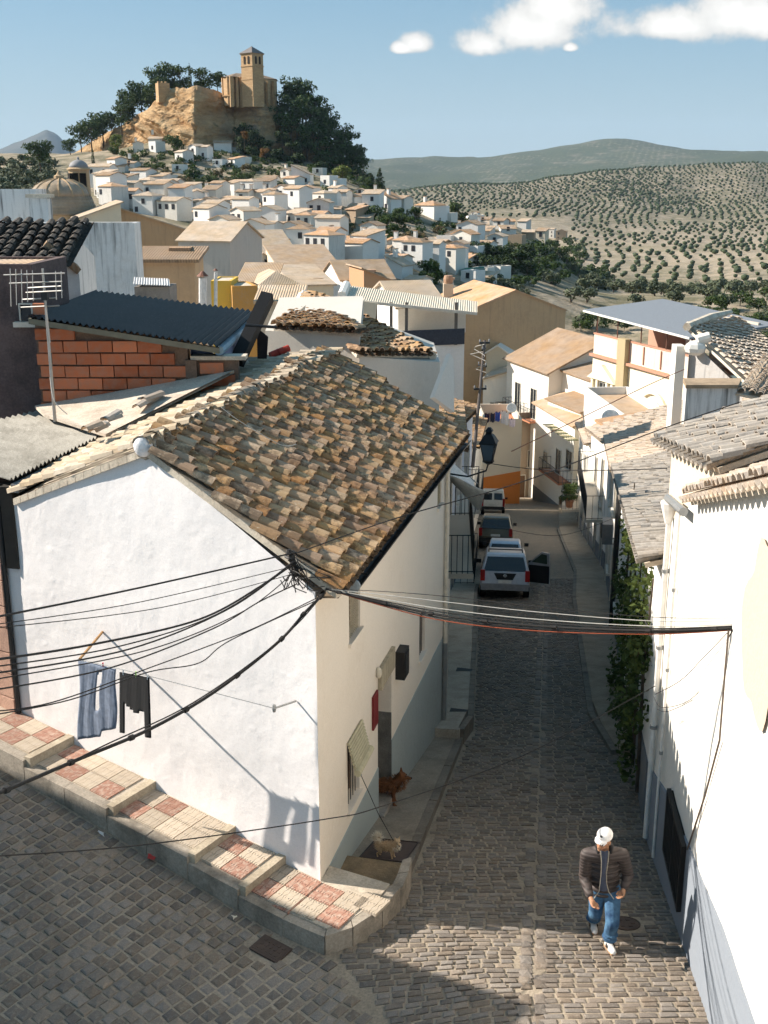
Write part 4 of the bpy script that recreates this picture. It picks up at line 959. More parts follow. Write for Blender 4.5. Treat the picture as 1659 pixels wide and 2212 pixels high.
# ------------------------------------------------------------------ right-hand house with the big sunlit wall
M_glare = plaster('bright_white_render', (.76, .72, .65), .16, .30, .5, dirtc=(.6, .48, .36))
M_grytile = tilemat('grey_weathered_tile', (.36, .31, .26), (.46, .40, .33), (.15, .13, .11), .5)
M_pinktile = tilemat('pale_tile', (.55, .42, .31), (.64, .52, .40), (.25, .19, .14), .35)
def build_right_house():
    root = thing('right_house', 'overexposed white house with plain wall filling the right edge', 'house', (3.6, 11, zA(11)))
    RW = lambda Y, o=0: Vector((3.56 + .11 * (Y - 10.1) + o, Y, 0))
    # gable end faces the street: top line climbs towards the viewer
    def top(Y): return -3.86 + .315 * (13.6 - Y)
    ys = [4.5, 6, 7.5, 9, 10.5, 12, 13.7, 15.75]; zt = lambda Y: top(Y) if Y < 13.7 else lerp(top(13.7), -4.75, (Y - 13.7) / 2.05)
    b = MB(); n = 60; m_ = 50; vs_ = []
    for i in range(n + 1):
        Y = lerp(4.5, 15.75, i / n)
        for j in range(m_ + 1):
            z = lerp(zA(Y) - .4, zt(Y), j / m_); d = .02 * mnoise.noise((Y * .7, z * .7, 3)) + .006 * mnoise.noise((Y * 3, z * 3, 5)); q = RW(Y, d); vs_.append((q.x, q.y, z))
    b.add(vs_, [(i * (m_ + 1) + j, i * (m_ + 1) + j + 1, (i + 1) * (m_ + 1) + j + 1, (i + 1) * (m_ + 1) + j) for i in range(n) for j in range(m_)])
    o = b.build('street_wall', M_glare, root, smooth=True)
    b = MB(); pts = [(Y, zt(Y) - .06) for Y in ys]
    b.prism([(RW(4.5).x + .05, 4.5, -14)] + [(RW(Y).x + .05, Y, z) for Y, z in pts] + [(RW(15.75).x + .05, 15.75, -14)], (6, -.5, 0)); b.build('wall_body', M_glare, root)
    # blue-grey dado, level at the top while the street falls
    da = plaster('grey_blue_plinth', (.23, .255, .29), .3, .3, dirtc=(.3, .3, .3)); b = MB()
    def dz(Y): return float(np.interp(Y, [6, 8.46, 10.25, 12.23, 13.67, 15.75], [-7.0, -7.32, -7.51, -7.88, -8.11, -8.75]))
    k = 24
    for i in range(k):
        Ya, Yb = lerp(6, 15.72, i / k), lerp(6, 15.72, (i + 1) / k)
        p = [RW(Ya, -.028), RW(Yb, -.028), RW(Yb, .03), RW(Ya, .03)]
        b.hexa([(p[0].x, p[0].y, zA(Ya) - .3), (p[3].x, p[3].y, zA(Ya) - .3), (p[2].x, p[2].y, zA(Yb) - .3), (p[1].x, p[1].y, zA(Yb) - .3), (p[0].x, p[0].y, dz(Ya)), (p[3].x, p[3].y, dz(Ya)), (p[2].x, p[2].y, dz(Yb)), (p[1].x, p[1].y, dz(Yb))])
    b.build('painted_plinth', da, root)
    # dark louvred shutter by the street
    Ya, Yb = 12.2, 13.6; sh = MB()
    def q(Y, z, o): v = RW(Y, o); return (v.x, v.y, z)
    zt_, zb_ = -7.9, -8.85
    for (a, c, z0, z1) in ((Ya, Yb, zt_ - .06, zt_), (Ya, Yb, zb_, zb_ + .06), (Ya, Ya + .07, zb_ + .06, zt_ - .06), (Yb - .07, Yb, zb_ + .06, zt_ - .06), ((Ya + Yb) / 2 - .035, (Ya + Yb) / 2 + .035, zb_ + .06, zt_ - .06)):
        sh.hexa([q(a, z0, -.09), q(c, z0, -.09), q(c, z0, -.03), q(a, z0, -.03), q(a, z1, -.09), q(c, z1, -.09), q(c, z1, -.03), q(a, z1, -.03)])
    w = sh.build('window_grille', plain('black_shutter', (.022, .02, .018), .6), root)
    pn = MB(); pn.hexa([q(Ya + .02, zb_ + .02, -.045), q(Yb - .02, zb_ + .02, -.045), q(Yb - .02, zb_ + .02, .0), q(Ya + .02, zb_ + .02, .0), q(Ya + .02, zt_ - .02, -.045), q(Yb - .02, zt_ - .02, -.045), q(Yb - .02, zt_ - .02, .0), q(Ya + .02, zt_ - .02, .0)]); pn.build('pane', M_dark, w)
    for i in range(12):
        Y = lerp(Ya + .1, Yb - .1, i / 11)
        if abs(Y - (Ya + Yb) / 2) < .05: continue
        s_ = MB(); s_.tube([q(Y, zb_ + .05, -.075), q(Y, zt_ - .05, -.075)], .012, 5); s_.build('bar', M_metal_dark, w)
    # lower roof strip on the wall head, raised grey roof behind it; both fall towards the street
    v0, v1 = RW(5, -.12), RW(13.5, -.12); tiled_slope(root, Vector((v0.x + 2.4, 5, top(5) + .8)), Vector((v1.x + 2.4, 13.5, top(13.5) + .8)), Vector((v0.x, 5, top(5) + .02)), Vector((v1.x, 13.5, top(13.5) + .02)), M_pinktile, nparts=60, seed=21, name='verge_tile')
    f0, f1 = Vector((RW(13.1).x + .12, 13.1, -3.30)), Vector((RW(16.4).x - .12, 16.4, -3.72))
    tiled_slope(root, f0 + Vector((4, 0, 1.45)), f1 + Vector((4, 0, 1.45)), f0, f1, M_grytile, nparts=180, seed=22, name='roof_tile')
    b = MB(); q0, q1 = Vector((f0.x + .15, 13.2, 0)), Vector((f1.x + .15, 16.25, 0)); b.hexa([(v.x, v.y, -6) for v in (q0, q0 + Vector((3.7, 0, 0)), q1 + Vector((3.7, 0, 0)), q1)] + [(q0.x, q0.y, f0.z - .06), (q0.x + 3.7, q0.y, f0.z + 1.25), (q1.x + 3.7, q1.y, f1.z + 1.25), (q1.x, q1.y, f1.z - .06)]); b.build('raised_wall', plaster('dusty_cream_render', (.66, .56, .43), .3, .4), root)
    # gutter hopper, downpipes and clips at the far corner
    pm = plain('white_pvc_pipe', (.78, .74, .68), .5)
    for (Y, o_, z1, r_) in ((15.35, -.06, -4.6, .042), (14.55, -.05, -4.2, .022)):
        b = MB(); p = RW(Y, o_); b.tube([(p.x, p.y, z1), (p.x, p.y, zA(Y) + .1)], r_, 8); dp = b.build('downpipe', pm, root)
        for z in (-5.4, -6.6, -7.9): c = MB(); c.tube([(p.x, p.y, z), (p.x, p.y, z + .05)], r_ * 1.35, 8); c.build('pipe_clip', M_metal, dp)
    b = MB(); p = RW(15.35, -.07); b.lathe([(.05, -.3), (.11, -.08), (.13, .0), (.12, .02)], (p.x, p.y, -4.35), 10); b.build('hopper', pm, root)
    b = MB(); a_ = RW(15.35, -.1); c_ = RW(13.75, -.13); b.tube([(a_.x, a_.y, -4.28), (c_.x, c_.y, -4.02)], .06, 8); b.build('gutter', M_metal, root)
    # cables clipped down the wall
    b = MB(); pth = []
    for y, x in ((1360, 1580), (1450, 1572), (1600, 1560), (1720, 1528), (1835, 1490)):
        d = ray(x, y); Y = 2.41 / (d.x / d.y - .11) if d.x / d.y > .12 else 12; Y = (3.56 - 1.111) / (d.x / d.y - .11); v = RW(Y, -.03); pth.append((v.x, v.y, d.z / d.y * Y))
    b.tube(pth, .012, 5); b.build('wall_cable', plain('brown_cable', (.12, .09, .07), .7), root)
    # peeled patch of render: a shallow skin, redder where the coat has gone
    pk = []; cpt = P(1640, 1230, 10.1)
    b = MB(); rr = random.Random(2); n = 40; ctr = RW(9.6, -.031); vs_ = [(ctr.x, 9.6, -4.0)]
    for i in range(n):
        a = 2 * math.pi * i / n; rad = 1 + .35 * mnoise.noise((math.cos(a) * 1.6, math.sin(a) * 1.6, 4)); Y = 9.6 + .7 * rad * math.cos(a); z = -4.0 + .9 * rad * math.sin(a); z = min(z, top(Y) - .15); v = RW(Y, -.031); vs_.append((v.x, v.y, z))
    b.add(vs_, [(0, 1 + (i + 1) % n, 1 + i) for i in range(n)]); b.build('peeled_render', plaster('bare_pink_render', (.56, .44, .34), .3, .5), root)
    return RW
RW = build_right_house()
# second house on the right: ruined-looking gable, tiled roofs, rain-streaked wall
def build_right_back():
    root = thing('stained_house', 'rain-streaked grey house with crumbling tiled roof, upper right edge', 'house', P(1540, 950, 30))
    b = MB(); zt = P(1483, 838, 30).z; x0, x1, k0, k1 = P(1483, 838, 30).x, P(1592, 838, 30).x, P(1478, 838, 31).x, P(1600, 838, 31).x
    b.hexa([(x0, 30, -14), (x1, 30, -14), (k1, 31, -14), (k0, 31, -14), (x0, 30, zt), (x1, 30, zt), (k1, 31, zt), (k0, 31, zt)]); b.build('wall', M_stain, root)
    c = MB(); c.hexa([(x0 - .05, 29.9, zt + .003), (x1, 29.9, zt + .003), (k1, 31, zt + .003), (k0 - .05, 31, zt + .003), (x0 - .05, 29.9, zt + .1), (x1, 29.9, zt + .1), (k1, 31, zt + .1), (k0 - .05, 31, zt + .1)]); c.build('coping', concrete('mossy_coping', (.40, .29, .19), (.2, .15, .1)), root)
    tiled_slope(root, P(1640, 775, 37), P(1800, 790, 37), P(1590, 850, 29.9), P(1730, 880, 29.9), M_pinktile, nparts=0, seed=31, name='lower_roof_tile', bilinear=True)
    b = MB(); z2 = P(1490, 760, 36).z; x0, x1, k0, k1 = P(1491, 760, 36).x, P(1612, 760, 34).x, P(1488, 760, 36.5).x, P(1612, 760, 34.6).x
    b.hexa([(x0, 36, -12), (x1, 34, -12), (k1, 34.6, -12), (k0, 36.5, -12), (x0, 36, z2 + .35), (x1, 34, z2 - .9), (k1, 34.6, z2 - .9), (k0, 36.5, z2 + .35)]); b.build('upper_wall', plaster('shaded_grey_render', (.45, .43, .41), .3, .5, streak=.5), root)
    b = MB(); xa, xb = P(1466, 690, 35.9).x, P(1486, 690, 35.9).x; b.hexa([(xa, 35.9, -12), (xb, 35.9, -12), (xb, 36.5, -12), (xa, 36.5, -12), (xa, 35.9, P(1466, 748, 35.9).z), (xb, 35.9, P(1466, 748, 35.9).z), (xb, 36.5, P(1466, 748, 35.9).z), (xa, 36.5, P(1466, 748, 35.9).z)]); b.build('corner_pilaster', M_glare, root)
    tiled_slope(root, P(1488, 712, 37), P(1592, 690, 46), P(1615, 830, 33), P(1770, 830, 38), M_pinktile, nparts=0, seed=32, name='upper_roof_tile', sp=.3, course=.42, bilinear=True)
    v = MB(); q0, q1 = P(1484, 706, 36.8), P(1578, 674, 45); v.tube([q0, q0.lerp(q1, .5) + Vector((0, 0, .05)), q1], [.14, .16, .1], 6); v.build('verge_mortar', M_mortar, root)
    v = MB(); v.tube([P(1506, 735, 35.6), P(1532, 728, 35.6)], .17, 10); v.sphere(P(1502, 752, 35.6), (.35, .3, .25), 8, 6); v.build('chimney_stub', M_glare, root)
build_right_back()
# ------------------------------------------------------------------ houses left of and behind the white gable
def corrugated(b, p0, p1, p2, p3, n, amp, mi=0, m_=1):
    nrm = (p1 - p0).cross(p3 - p0).normalized(); nrm = nrm if nrm.z > 0 else -nrm; vs_ = []; k = n * 4
    for i in range(k + 1):
        d = nrm * (amp * math.sin(2 * math.pi * i / 4))
        for j in range(m_ + 1): vs_.append(p0.lerp(p1, i / k).lerp(p3.lerp(p2, i / k), j / m_) + d)
    q = m_ + 1; fs = [(i * q + j, (i + 1) * q + j, (i + 1) * q + j + 1, i * q + j + 1) for i in range(k) for j in range(m_)]
    o = len(vs_); b.add(vs_ + [v - nrm * .012 for v in vs_], fs + [tuple(o + x for x in f[::-1]) for f in fs], mi)
def build_block_house():
    root = thing('block_house', 'unrendered red clay block building with dark corrugated roof', 'building', P(240, 860, 20))
    Yw = 20.0; L, Rr = P(73, 700, Yw), P(403, 740, Yw); zt = lambda x: lerp(P(73, 690, Yw).z, P(403, 735, Yw).z, (x - L.x) / (Rr.x - L.x)); zb = -6.
    b = MB(); b.hexa([(L.x, Yw + .06, zb), (Rr.x, Yw + .06, zb), (Rr.x, Yw + .3, zb), (L.x, Yw + .3, zb), (L.x, Yw + .06, zt(L.x)), (Rr.x, Yw + .06, zt(Rr.x)), (Rr.x, Yw + .3, zt(Rr.x)), (L.x, Yw + .3, zt(L.x))]); b.build('mortar_wall', concrete('block_mortar', (.21, .14, .10), (.11, .075, .055)), root)
    n = NT('red_clay_block'); r = n.rand(); k = n.noise(n.pos(), 9, 4); w = n.N.new('ShaderNodeTexWave'); w.bands_direction = 'Z'; n.L.new(n.co(), w.inputs[0]); w.inputs['Scale'].default_value = 14
    n.col(n.hsv(n.mix(n.ramp(k, .4, .68, 0, .5), n.mix(r, (.40, .11, .045), (.54, .18, .085)), (.36, .2, .14)), v=n.ramp(r, 0, 1, .85, 1.15))); n.bump(w.outputs['Fac'], .3, .01); clay = n.m
    bw, bh = .44, .222; rr = random.Random(8); row = 0; z = zb + 2.0; K = Vector(ROOT[root.name])
    me = MB().box((0, 0, 0), (bw - .02, .1, bh - .028)).mesh('brick', clay); he = MB().box((0, 0, 0), (bw / 2 - .02, .1, bh - .028)).mesh('brick', clay)
    while z < -2.2:
        x = L.x + (0 if row % 2 else bw / 2) + .05
        if row % 2 == 0: inst('brick', he, root, loc=(L.x + bw / 4 - K.x, Yw + .03 - K.y, z + bh / 2 - K.z))
        while x + bw < Rr.x + .02:
            if z + bh < zt(x + bw) - .03: inst('brick', me, root, loc=(x + bw / 2 - K.x, Yw + .03 + rr.uniform(-.006, .006) - K.y, z + bh / 2 - K.z + rr.uniform(-.004, .004)))
            x += bw
        z += bh; row += 1
    # low continuation to the right with a parapet
    x1 = P(512, 780, Yw).x
    zt2 = P(450, 778, Yw).z
    b = MB(); b.hexa([(Rr.x + .12, Yw + .1, zb), (x1, Yw + .1, zb), (x1, Yw + .3, zb), (Rr.x + .12, Yw + .3, zb), (Rr.x + .12, Yw + .1, zt2), (x1, Yw + .1, zt2), (x1, Yw + .3, zt2), (Rr.x + .12, Yw + .3, zt2)]); b.build('low_wall', concrete('block_mortar', (.21, .14, .10), (.11, .075, .055)), root)
    for i in range(2):
        for j in range(3):
            if Rr.x + .2 + i * bw + bw < x1: inst('brick', me, root, loc=(Rr.x + .2 + (i + .5) * bw + (.2 if j % 2 else 0) - K.x, Yw + .08 - K.y, zt2 - .04 - (j + .5) * bh - K.z))
    b = MB(); b.box(((Rr.x + x1) / 2 + .1, Yw + .2, zt2 + .03), (x1 - Rr.x + .1, .34, .07)); b.build('parapet_coping', M_mortar, root)
    b = MB(); b.box((Rr.x + .06, Yw + .14, (zb + zt2) / 2), (.2, .32, zt2 - zb)); b.build('mortar_pier', concrete('block_mortar', (.21, .14, .10), (.11, .075, .055)), root)
    f0, f1, k1, k0 = P(60, 688, 19.75), P(472, 752, 19.75), P(556, 672, 25.2), P(205, 628, 25.2)
    b = MB(); corrugated(b, f0 + Vector((0, 0, .04)), f1 + Vector((0, 0, .04)), k1, k0, 30, .028); b.build('corrugated_roof', plain('dark_corrugated_sheet', (.021, .021, .022), .55, 0., .3, 3), root)
    b = MB(); b.hexa([f0 + Vector((0, .02, -.10)), f1 + Vector((0, .02, -.10)), f1 + Vector((0, .12, -.10)), f0 + Vector((0, .12, -.10)), f0 + Vector((0, .02, .0)), f1 + Vector((0, .02, .0)), f1 + Vector((0, .12, 0)), f0 + Vector((0, .12, 0))]); b.build('fascia', plain('grey_fascia', (.17, .16, .12), .8), root)
    # right end under the roof: tarpaulin-blue boarding, junk and posts
    blue = plain('faded_blue_tarp', (.10, .13, .22), .6)
    b = MB(); a, c = P(410, 742, 20.4), P(458, 760, 20.4); b.hexa([(a.x, 20.4, zt2), (c.x, 20.4, zt2), (c.x, 20.5, zt2), (a.x, 20.5, zt2), (a.x, 20.4, a.z), (c.x, 20.4, c.z), (c.x, 20.5, c.z), (a.x, 20.5, a.z)]); b.build('blue_boarding', blue, root)
    b = MB(); a, c = P(472, 752, 20.2), P(535, 700, 24.6); b.hexa([(a.x + .02, 20.2, zt2 - .2), (c.x, 24.6, zt2 - .2), (c.x + .06, 24.6, zt2 - .2), (a.x + .08, 20.2, zt2 - .2), (a.x + .02, 20.2, a.z - .12), (c.x, 24.6, c.z), (c.x + .06, 24.6, c.z), (a.x + .08, 20.2, a.z - .12)]); b.build('side_boarding', plain('grey_blue_boards', (.20, .21, .30), .8), root)
    b = MB(); b.tube([P(473, 758, 20.1), P(545, 693, 24.9)], .09, 8); b.build('gutter', plain('pale_blue_gutter', (.25, .36, .44), .5), root)
    return zt2
ZT2 = build_block_house()
def slab_between(p, q, w, h, up=Vector((0, 0, 1))):
    p, q = Vector(p), Vector(q); d = (q - p).normalized(); s = d.cross(up).normalized() * (w / 2); u = s.cross(d).normalized() * (h / 2)
    return [p - s - u, p + s - u, q + s - u, q - s - u, p - s + u, p + s + u, q + s + u, q - s + u]
# a black square flue, leaning, and its stay
t = thing('leaning_flue', 'long black square metal flue leaning beside the dark corrugated roof', 'flue', P(512, 775, 21.5))
a, c = P(512, 782, 21.4), P(578, 640, 22.6); MB().hexa(slab_between(a, c, .24, .24, Vector((1, 0, 0)))).build('flue_pipe', plain('sooty_metal', (.012, .011, .011), .6), t)
MB().tube([P(530, 702, 21.6), P(598, 707, 21.6)], .03, 6).build('stay_bar', M_metal_dark, t)
# things on the little roof terrace
t = thing('red_barrel', 'small red cylinder lying on the roof terrace behind the ridge', 'barrel', P(605, 758, 23)); MB().tube([P(584, 768, 23), P(624, 752, 23.2)], .075, 12).build('drum', plain('red_plastic', (.42, .05, .03), .5), t); MB().tube([P(600, 762, 23.06), P(604, 760, 23.07)], .08, 12).build('hoop', plain('red_band', (.30, .03, .02), .5), t)
t = thing('broken_board', 'dark weathered plank propped upright beside the leaning black flue', 'plank', P(570, 775, 22.2))
b = MB(); v = [P(556, 775, 22.2), P(576, 775, 22.2), P(579, 728, 22.2), P(562, 714, 22.2), P(555, 730, 22.2)]; b.prism(v, (0, .05, 0)); b.build('board', plain('dark_board', (.03, .022, .022), .8), t)
# pale mortar roof between the tiles and the block wall
t = thing('mortar_roof', 'flat sun-bleached mortar roof strip below the red block wall', 'roof', P(300, 880, 18))
b = MB(); pts = [P(60, 892, 18.8), P(215, 945, 16.2), P(520, 796, 23.0), P(505, 786, 20.2 + 2.6), P(400, 835, 20.05), P(160, 868, 19.98)]
b.prism([p - Vector((0, 0, .05)) for p in [P(95, 895, 19.3), P(228, 938, 17.9), P(400, 868, 19.4), P(520, 798, 22.6), P(505, 800, 20.02), P(75, 876, 19.98)]], (0, 0, .05)); b.build('roof_slab', concrete('bleached_mortar', (.60, .51, .41), (.36, .28, .21)), t)
rr = random.Random(12)
for k in range(14):                                          # loose broken tiles along the join
    q = rr.random(); x = lerp(180, 520, q); y = lerp(950, 800, q) - 4 + rr.uniform(-16, 8); p = P(x, y, lerp(16.6, 22.5, q))
    v, f = tile_mesh(rr.uniform(.25, .5), .1, .085, .014, 4, k); m_ = MB(); m_.add(xf(frame(p + Vector((0, 0, .06)), Vector((.5 + rr.uniform(-.2, .2), 1, .12)), Vector((-.1, 0, 1))), v), f); m_.build('loose_tile', M_pinktile, t)
# grey corrugated roof and the stone-faced wall at the left edge
def build_left_neighbour():
    root = thing('left_neighbour_house', 'pink stone-faced house at the left edge under a grey corrugated roof', 'house', wal(7, .1) + Vector((0, 0, -8.2)))
    st = concrete('pink_stone', (.50, .31, .23), (.33, .2, .15), 1.4, .9); t0, t1, zb = 5.86, 9., -8.7; zt = P(20, 1050, wal(6).y).z
    b = MB(); q = [wal(t1, .05), wal(t0, .05), wal(t0, -.6), wal(t1, -.6)]; b.hexa([(v.x, v.y, zb) for v in q] + [(v.x, v.y, zt) for v in q]); b.build('wall', concrete('dark_joint', (.10, .07, .06), (.05, .04, .03)), root)
    rr = random.Random(4); z = zb
    while z < zt - .1:
        h = min(rr.choice((.28, .36, .42)), zt - z); t_ = t0
        while t_ < t1 - .1:
            w = rr.uniform(.35, .6); m_ = MB(); q = [wal(t_ + w - .012, .11 + rr.uniform(-.012, .012)), wal(t_ + .004, .11 + rr.uniform(-.012, .012)), wal(t_ + .004, .04), wal(t_ + w - .012, .04)]
            m_.hexa([(v.x, v.y, z + .01) for v in q] + [(v.x, v.y, z + h - .012) for v in q]); m_.build('stone', st, root); t_ += w
        z += h
    c0, c1 = P(22, 1036, 16.0), P(222, 938, 18.4); k1, k0 = P(95, 884, 20.6), P(-230, 960, 17.2)
    b = MB(); corrugated(b, c0, c1, k1, k0, 24, .03, m_=6); b.build('corrugated_roof', concrete('lichen_grey_sheet', (.34, .315, .27), (.17, .155, .125), 1.6), root)
    d = FN * .12; z1, z2 = Vector((0, 0, -.2)), Vector((0, 0, -.07)); b = MB(); b.hexa([c0 + z1, c0 + d + z1, c1 + d + z1, c1 + z1, c0 + z2, c0 + d + z2, c1 + d + z2, c1 + z2]); b.build('gutter', M_metal, root)
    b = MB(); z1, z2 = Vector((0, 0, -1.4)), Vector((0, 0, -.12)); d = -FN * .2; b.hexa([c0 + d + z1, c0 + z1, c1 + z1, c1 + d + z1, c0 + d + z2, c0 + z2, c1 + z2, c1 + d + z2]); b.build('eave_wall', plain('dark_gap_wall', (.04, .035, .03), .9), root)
    b = MB(); p = wal(5.84, .06); b.tube([(p.x, p.y, zt + .1), (p.x, p.y, zb + .4)], .04, 8); b.build('downpipe', M_metal_dark, root)
build_left_neighbour()
# the houses across the lane that shade it (up the hill, beyond the left edge)
def lane_house():
    S = 10.; sh = -Vector((SUN_TO.x, SUN_TO.y, 0)); n0, n1 = wal(4.9, .90), wal(-3.4, .80)
    A, B = n0 - sh * S, n1 - sh * S; rise = S * math.tan(SUN_EL)
    A = A + WL * 6; zt = ground(n1.x, n1.y) + rise; zt2 = ground(n0.x, n0.y) + rise
    t = thing('lane_house', 'tall white house across the lane, beyond the left edge, that shades the cobbles', 'house', (B.x, B.y, -8))
    b = MB(); q = WN * 9
    b.hexa([(v.x, v.y, -10) for v in (A, A + q, B + q, B)] + [(A.x, A.y, zt2), ((A + q).x, (A + q).y, zt2), ((B + q).x, (B + q).y, zt), (B.x, B.y, zt)]); b.build('wall', M_white, t)
    b = MB(); c = [(A, zt2), (A + q, zt2), (B + q, zt), (B, zt)]; b.add([(v.x, v.y, z + .004) for v, z in c] + [(v.x, v.y, z + .12) for v, z in c], BOXF); b.build('roof', M_fr[0], t)
lane_house()
# old houses on the left, in shade
hpx('shaded_house', 'dark plum-coloured rough wall at the left edge beside the red blocks', -160, 577, 70, 577, 20.3, 20.3, 2.2, 5.5, 'flat', .3, wallm=concrete('plum_dark_wall', (.15, .105, .095), (.06, .045, .045), .8, .8), parapet=.05, wins=(('F', 1.72, 4.55, .2, .35),))
t, (w_, d_, h_, sl_) = hpx('old_tiled_house', 'old house with shade-darkened tiled roof behind the plum wall', -220, 575, 118, 578, 24, 24, 3.4, 7, 'gable_x', .62, wallm=M_stain, tiles=True)
a, b_ = P(-220, 575, 24), P(118, 578, 24)
M_shadetile = tilemat('shade_dark_tile', (.07, .06, .05), (.12, .095, .075), (.025, .024, .022), .8)  # dark tile colour carries the shade lying on this slope
def tile_roof(t, sl, mat, seed, nparts=0, **k):
    rz = t.rotation_euler.z; K = Vector(ROOT[t.name]); hold = bpy.data.objects.new('roof', None); COL.objects.link(hold); hold.parent = t; hold.rotation_euler = (0, 0, -rz); ROOT[hold.name] = tuple(K)
    M = Matrix.Translation(K) @ Matrix.Rotation(rz, 4, 'Z'); nv = []
    for i, q in enumerate(sl):
        p = [M @ Vector(x) for x in q]; zz = sorted(range(4), key=lambda j: p[j].z)
        lo = zz[:2]; hi = zz[2:]
        e0, e1 = p[lo[0]], p[lo[1]]
        r0 = min((p[j] for j in hi), key=lambda v: (v - e0).length); r1 = [p[j] for j in hi if p[j] is not r0][0]
        tiled_slope(hold, r0, r1, e0, e1, mat, nparts=nparts, seed=seed + i, name='roof_tile', **k)
tile_roof(t, sl_[:1], M_shadetile, 41)
hpx('stained_gable_house', 'pale gable end with black drips under the shade-darkened roof', 112, 578, 172, 606, 24.2, 26, 3., 7, 'shed_l', .5, wallm=M_stain, roofm=M_fr[2], over=.05)
hpx('streaked_wall_house', 'white blank wall streaked black by rain, terracotta coping, behind the dark roof', 82, 487, 290, 487, 44, 44, 1.2, 9, 'flat', .3, wallm=M_stain, roofm=M_mortar, parapet=.1)
hpx('stained_tall_house', 'tall stained white house block at the left edge above the rain-streaked wall', -120, 415, 77, 413, 48, 48, 1.5, 12, 'flat', .3, wallm=M_stain, roofm=M_mortar, parapet=.1)
t = thing('roof_chimney', 'square white chimney beside the tall stained block', 'chimney', P(90, 490, 47)); p = P(90, 470, 47); MB().box((p.x, 47, p.z), (.75, .6, 1.5)).build('stack', M_stain, t); MB().box((p.x, 47, p.z + .85), (.95, .8, .14)).build('cap', M_mortar, t)
# small sheds and roofs in the pocket behind the dark roof
hpx('tin_shed', 'low grey shed under the white tin sheet behind the dark roof', 290, 620, 366, 624, 40, 40, 1.4, 2, 'flat', .1, wallm=concrete('grey_shed', (.22, .2, .18), (.1, .09, .08)), roofm=M_mortar, parapet=.04)
t = thing('tin_sheet', 'white ribbed tin sheet lying over the low shed', 'sheet', P(328, 610, 40)); b = MB(); corrugated(b, P(288, 614, 39.8), P(367, 617, 39.8), P(365, 602, 41.2), P(290, 599, 41.2), 14, .025); b.build('sheet', plain('white_tin', (.62, .60, .58), .5), t)
hpx('rubble_shed', 'brown ruined wall with collapsed tiled roof beside the tin shed', 296, 560, 420, 570, 50, 50, 2.5, 6, 'shed_b', .35, wallm=M_stainb, roofm=M_fr[2])
hpx('yellow_shed', 'bright yellow and orange block hut between the chimneys', 455, 604, 500, 614, 62, 62, 3, 3.5, 'flat', .2, wallm=plaster('yellow_paint', (.72, .46, .08), .2, .3), roofm=M_mortar, parapet=.06)
hpx('orange_shed', 'low orange-brown block wall joined to the yellow hut', 501, 616, 556, 624, 61.5, 64, 3, 3.2, 'flat', .2, wallm=plaster('orange_brown_paint', (.52, .27, .07), .3, .5), roofm=M_mortar, parapet=.06)
for (x, y0, y1, Y, r_, lab) in ((438, 655, 600, 45, .16, 'stout white flue pipe with conical cap above the dark roof'), (466, 660, 588, 45, .07, 'thin grey vent pipe beside the stout white flue')):
    t = thing('flue_pipe', lab, 'flue', P(x, y0 + 25, Y)); p, q = P(x, y0 + 25, Y), P(x, y1, Y); MB().tube([p, q], r_, 10).build('pipe', plain('white_flue', (.6, .58, .55), .5), t); MB().lathe([(r_ * 1.5, 0), (r_ * .3, r_ * 1.2)], tuple(q + Vector((0, 0, .06))), 10).build('cap', plain('rusty_cap', (.2, .09, .06), .7), t)
hpx('brown_gable_house', 'long brown stained gable building left of the town, three pale roof strips', 250, 490, 408, 508, 128, 132, 14, 9, 'shed_l', 2.6, wallm=M_stainb, roofm=M_fr[1], wins=(('F', 5.3, 5.2, .9, 1.2),), over=.3)
hpx('brown_gable_wing', 'pale-roofed wing joined to the left of the long brown gable', 164, 478, 262, 470, 122, 130, 12, 8, 'shed_r', 1.6, wallm=M_fw[3], roofm=M_fr[1], over=.3)
hpx('grey_party_wall_house', 'tan-roofed house with high blank grey side wall, left of centre', 385, 522, 496, 520, 118, 112, 9, 9, 'gable_x', 1.7, wallm=plaster('blank_grey_wall', (.50, .45, .40), .2, .5, .4, streak=.25), roofm=M_fr[1])
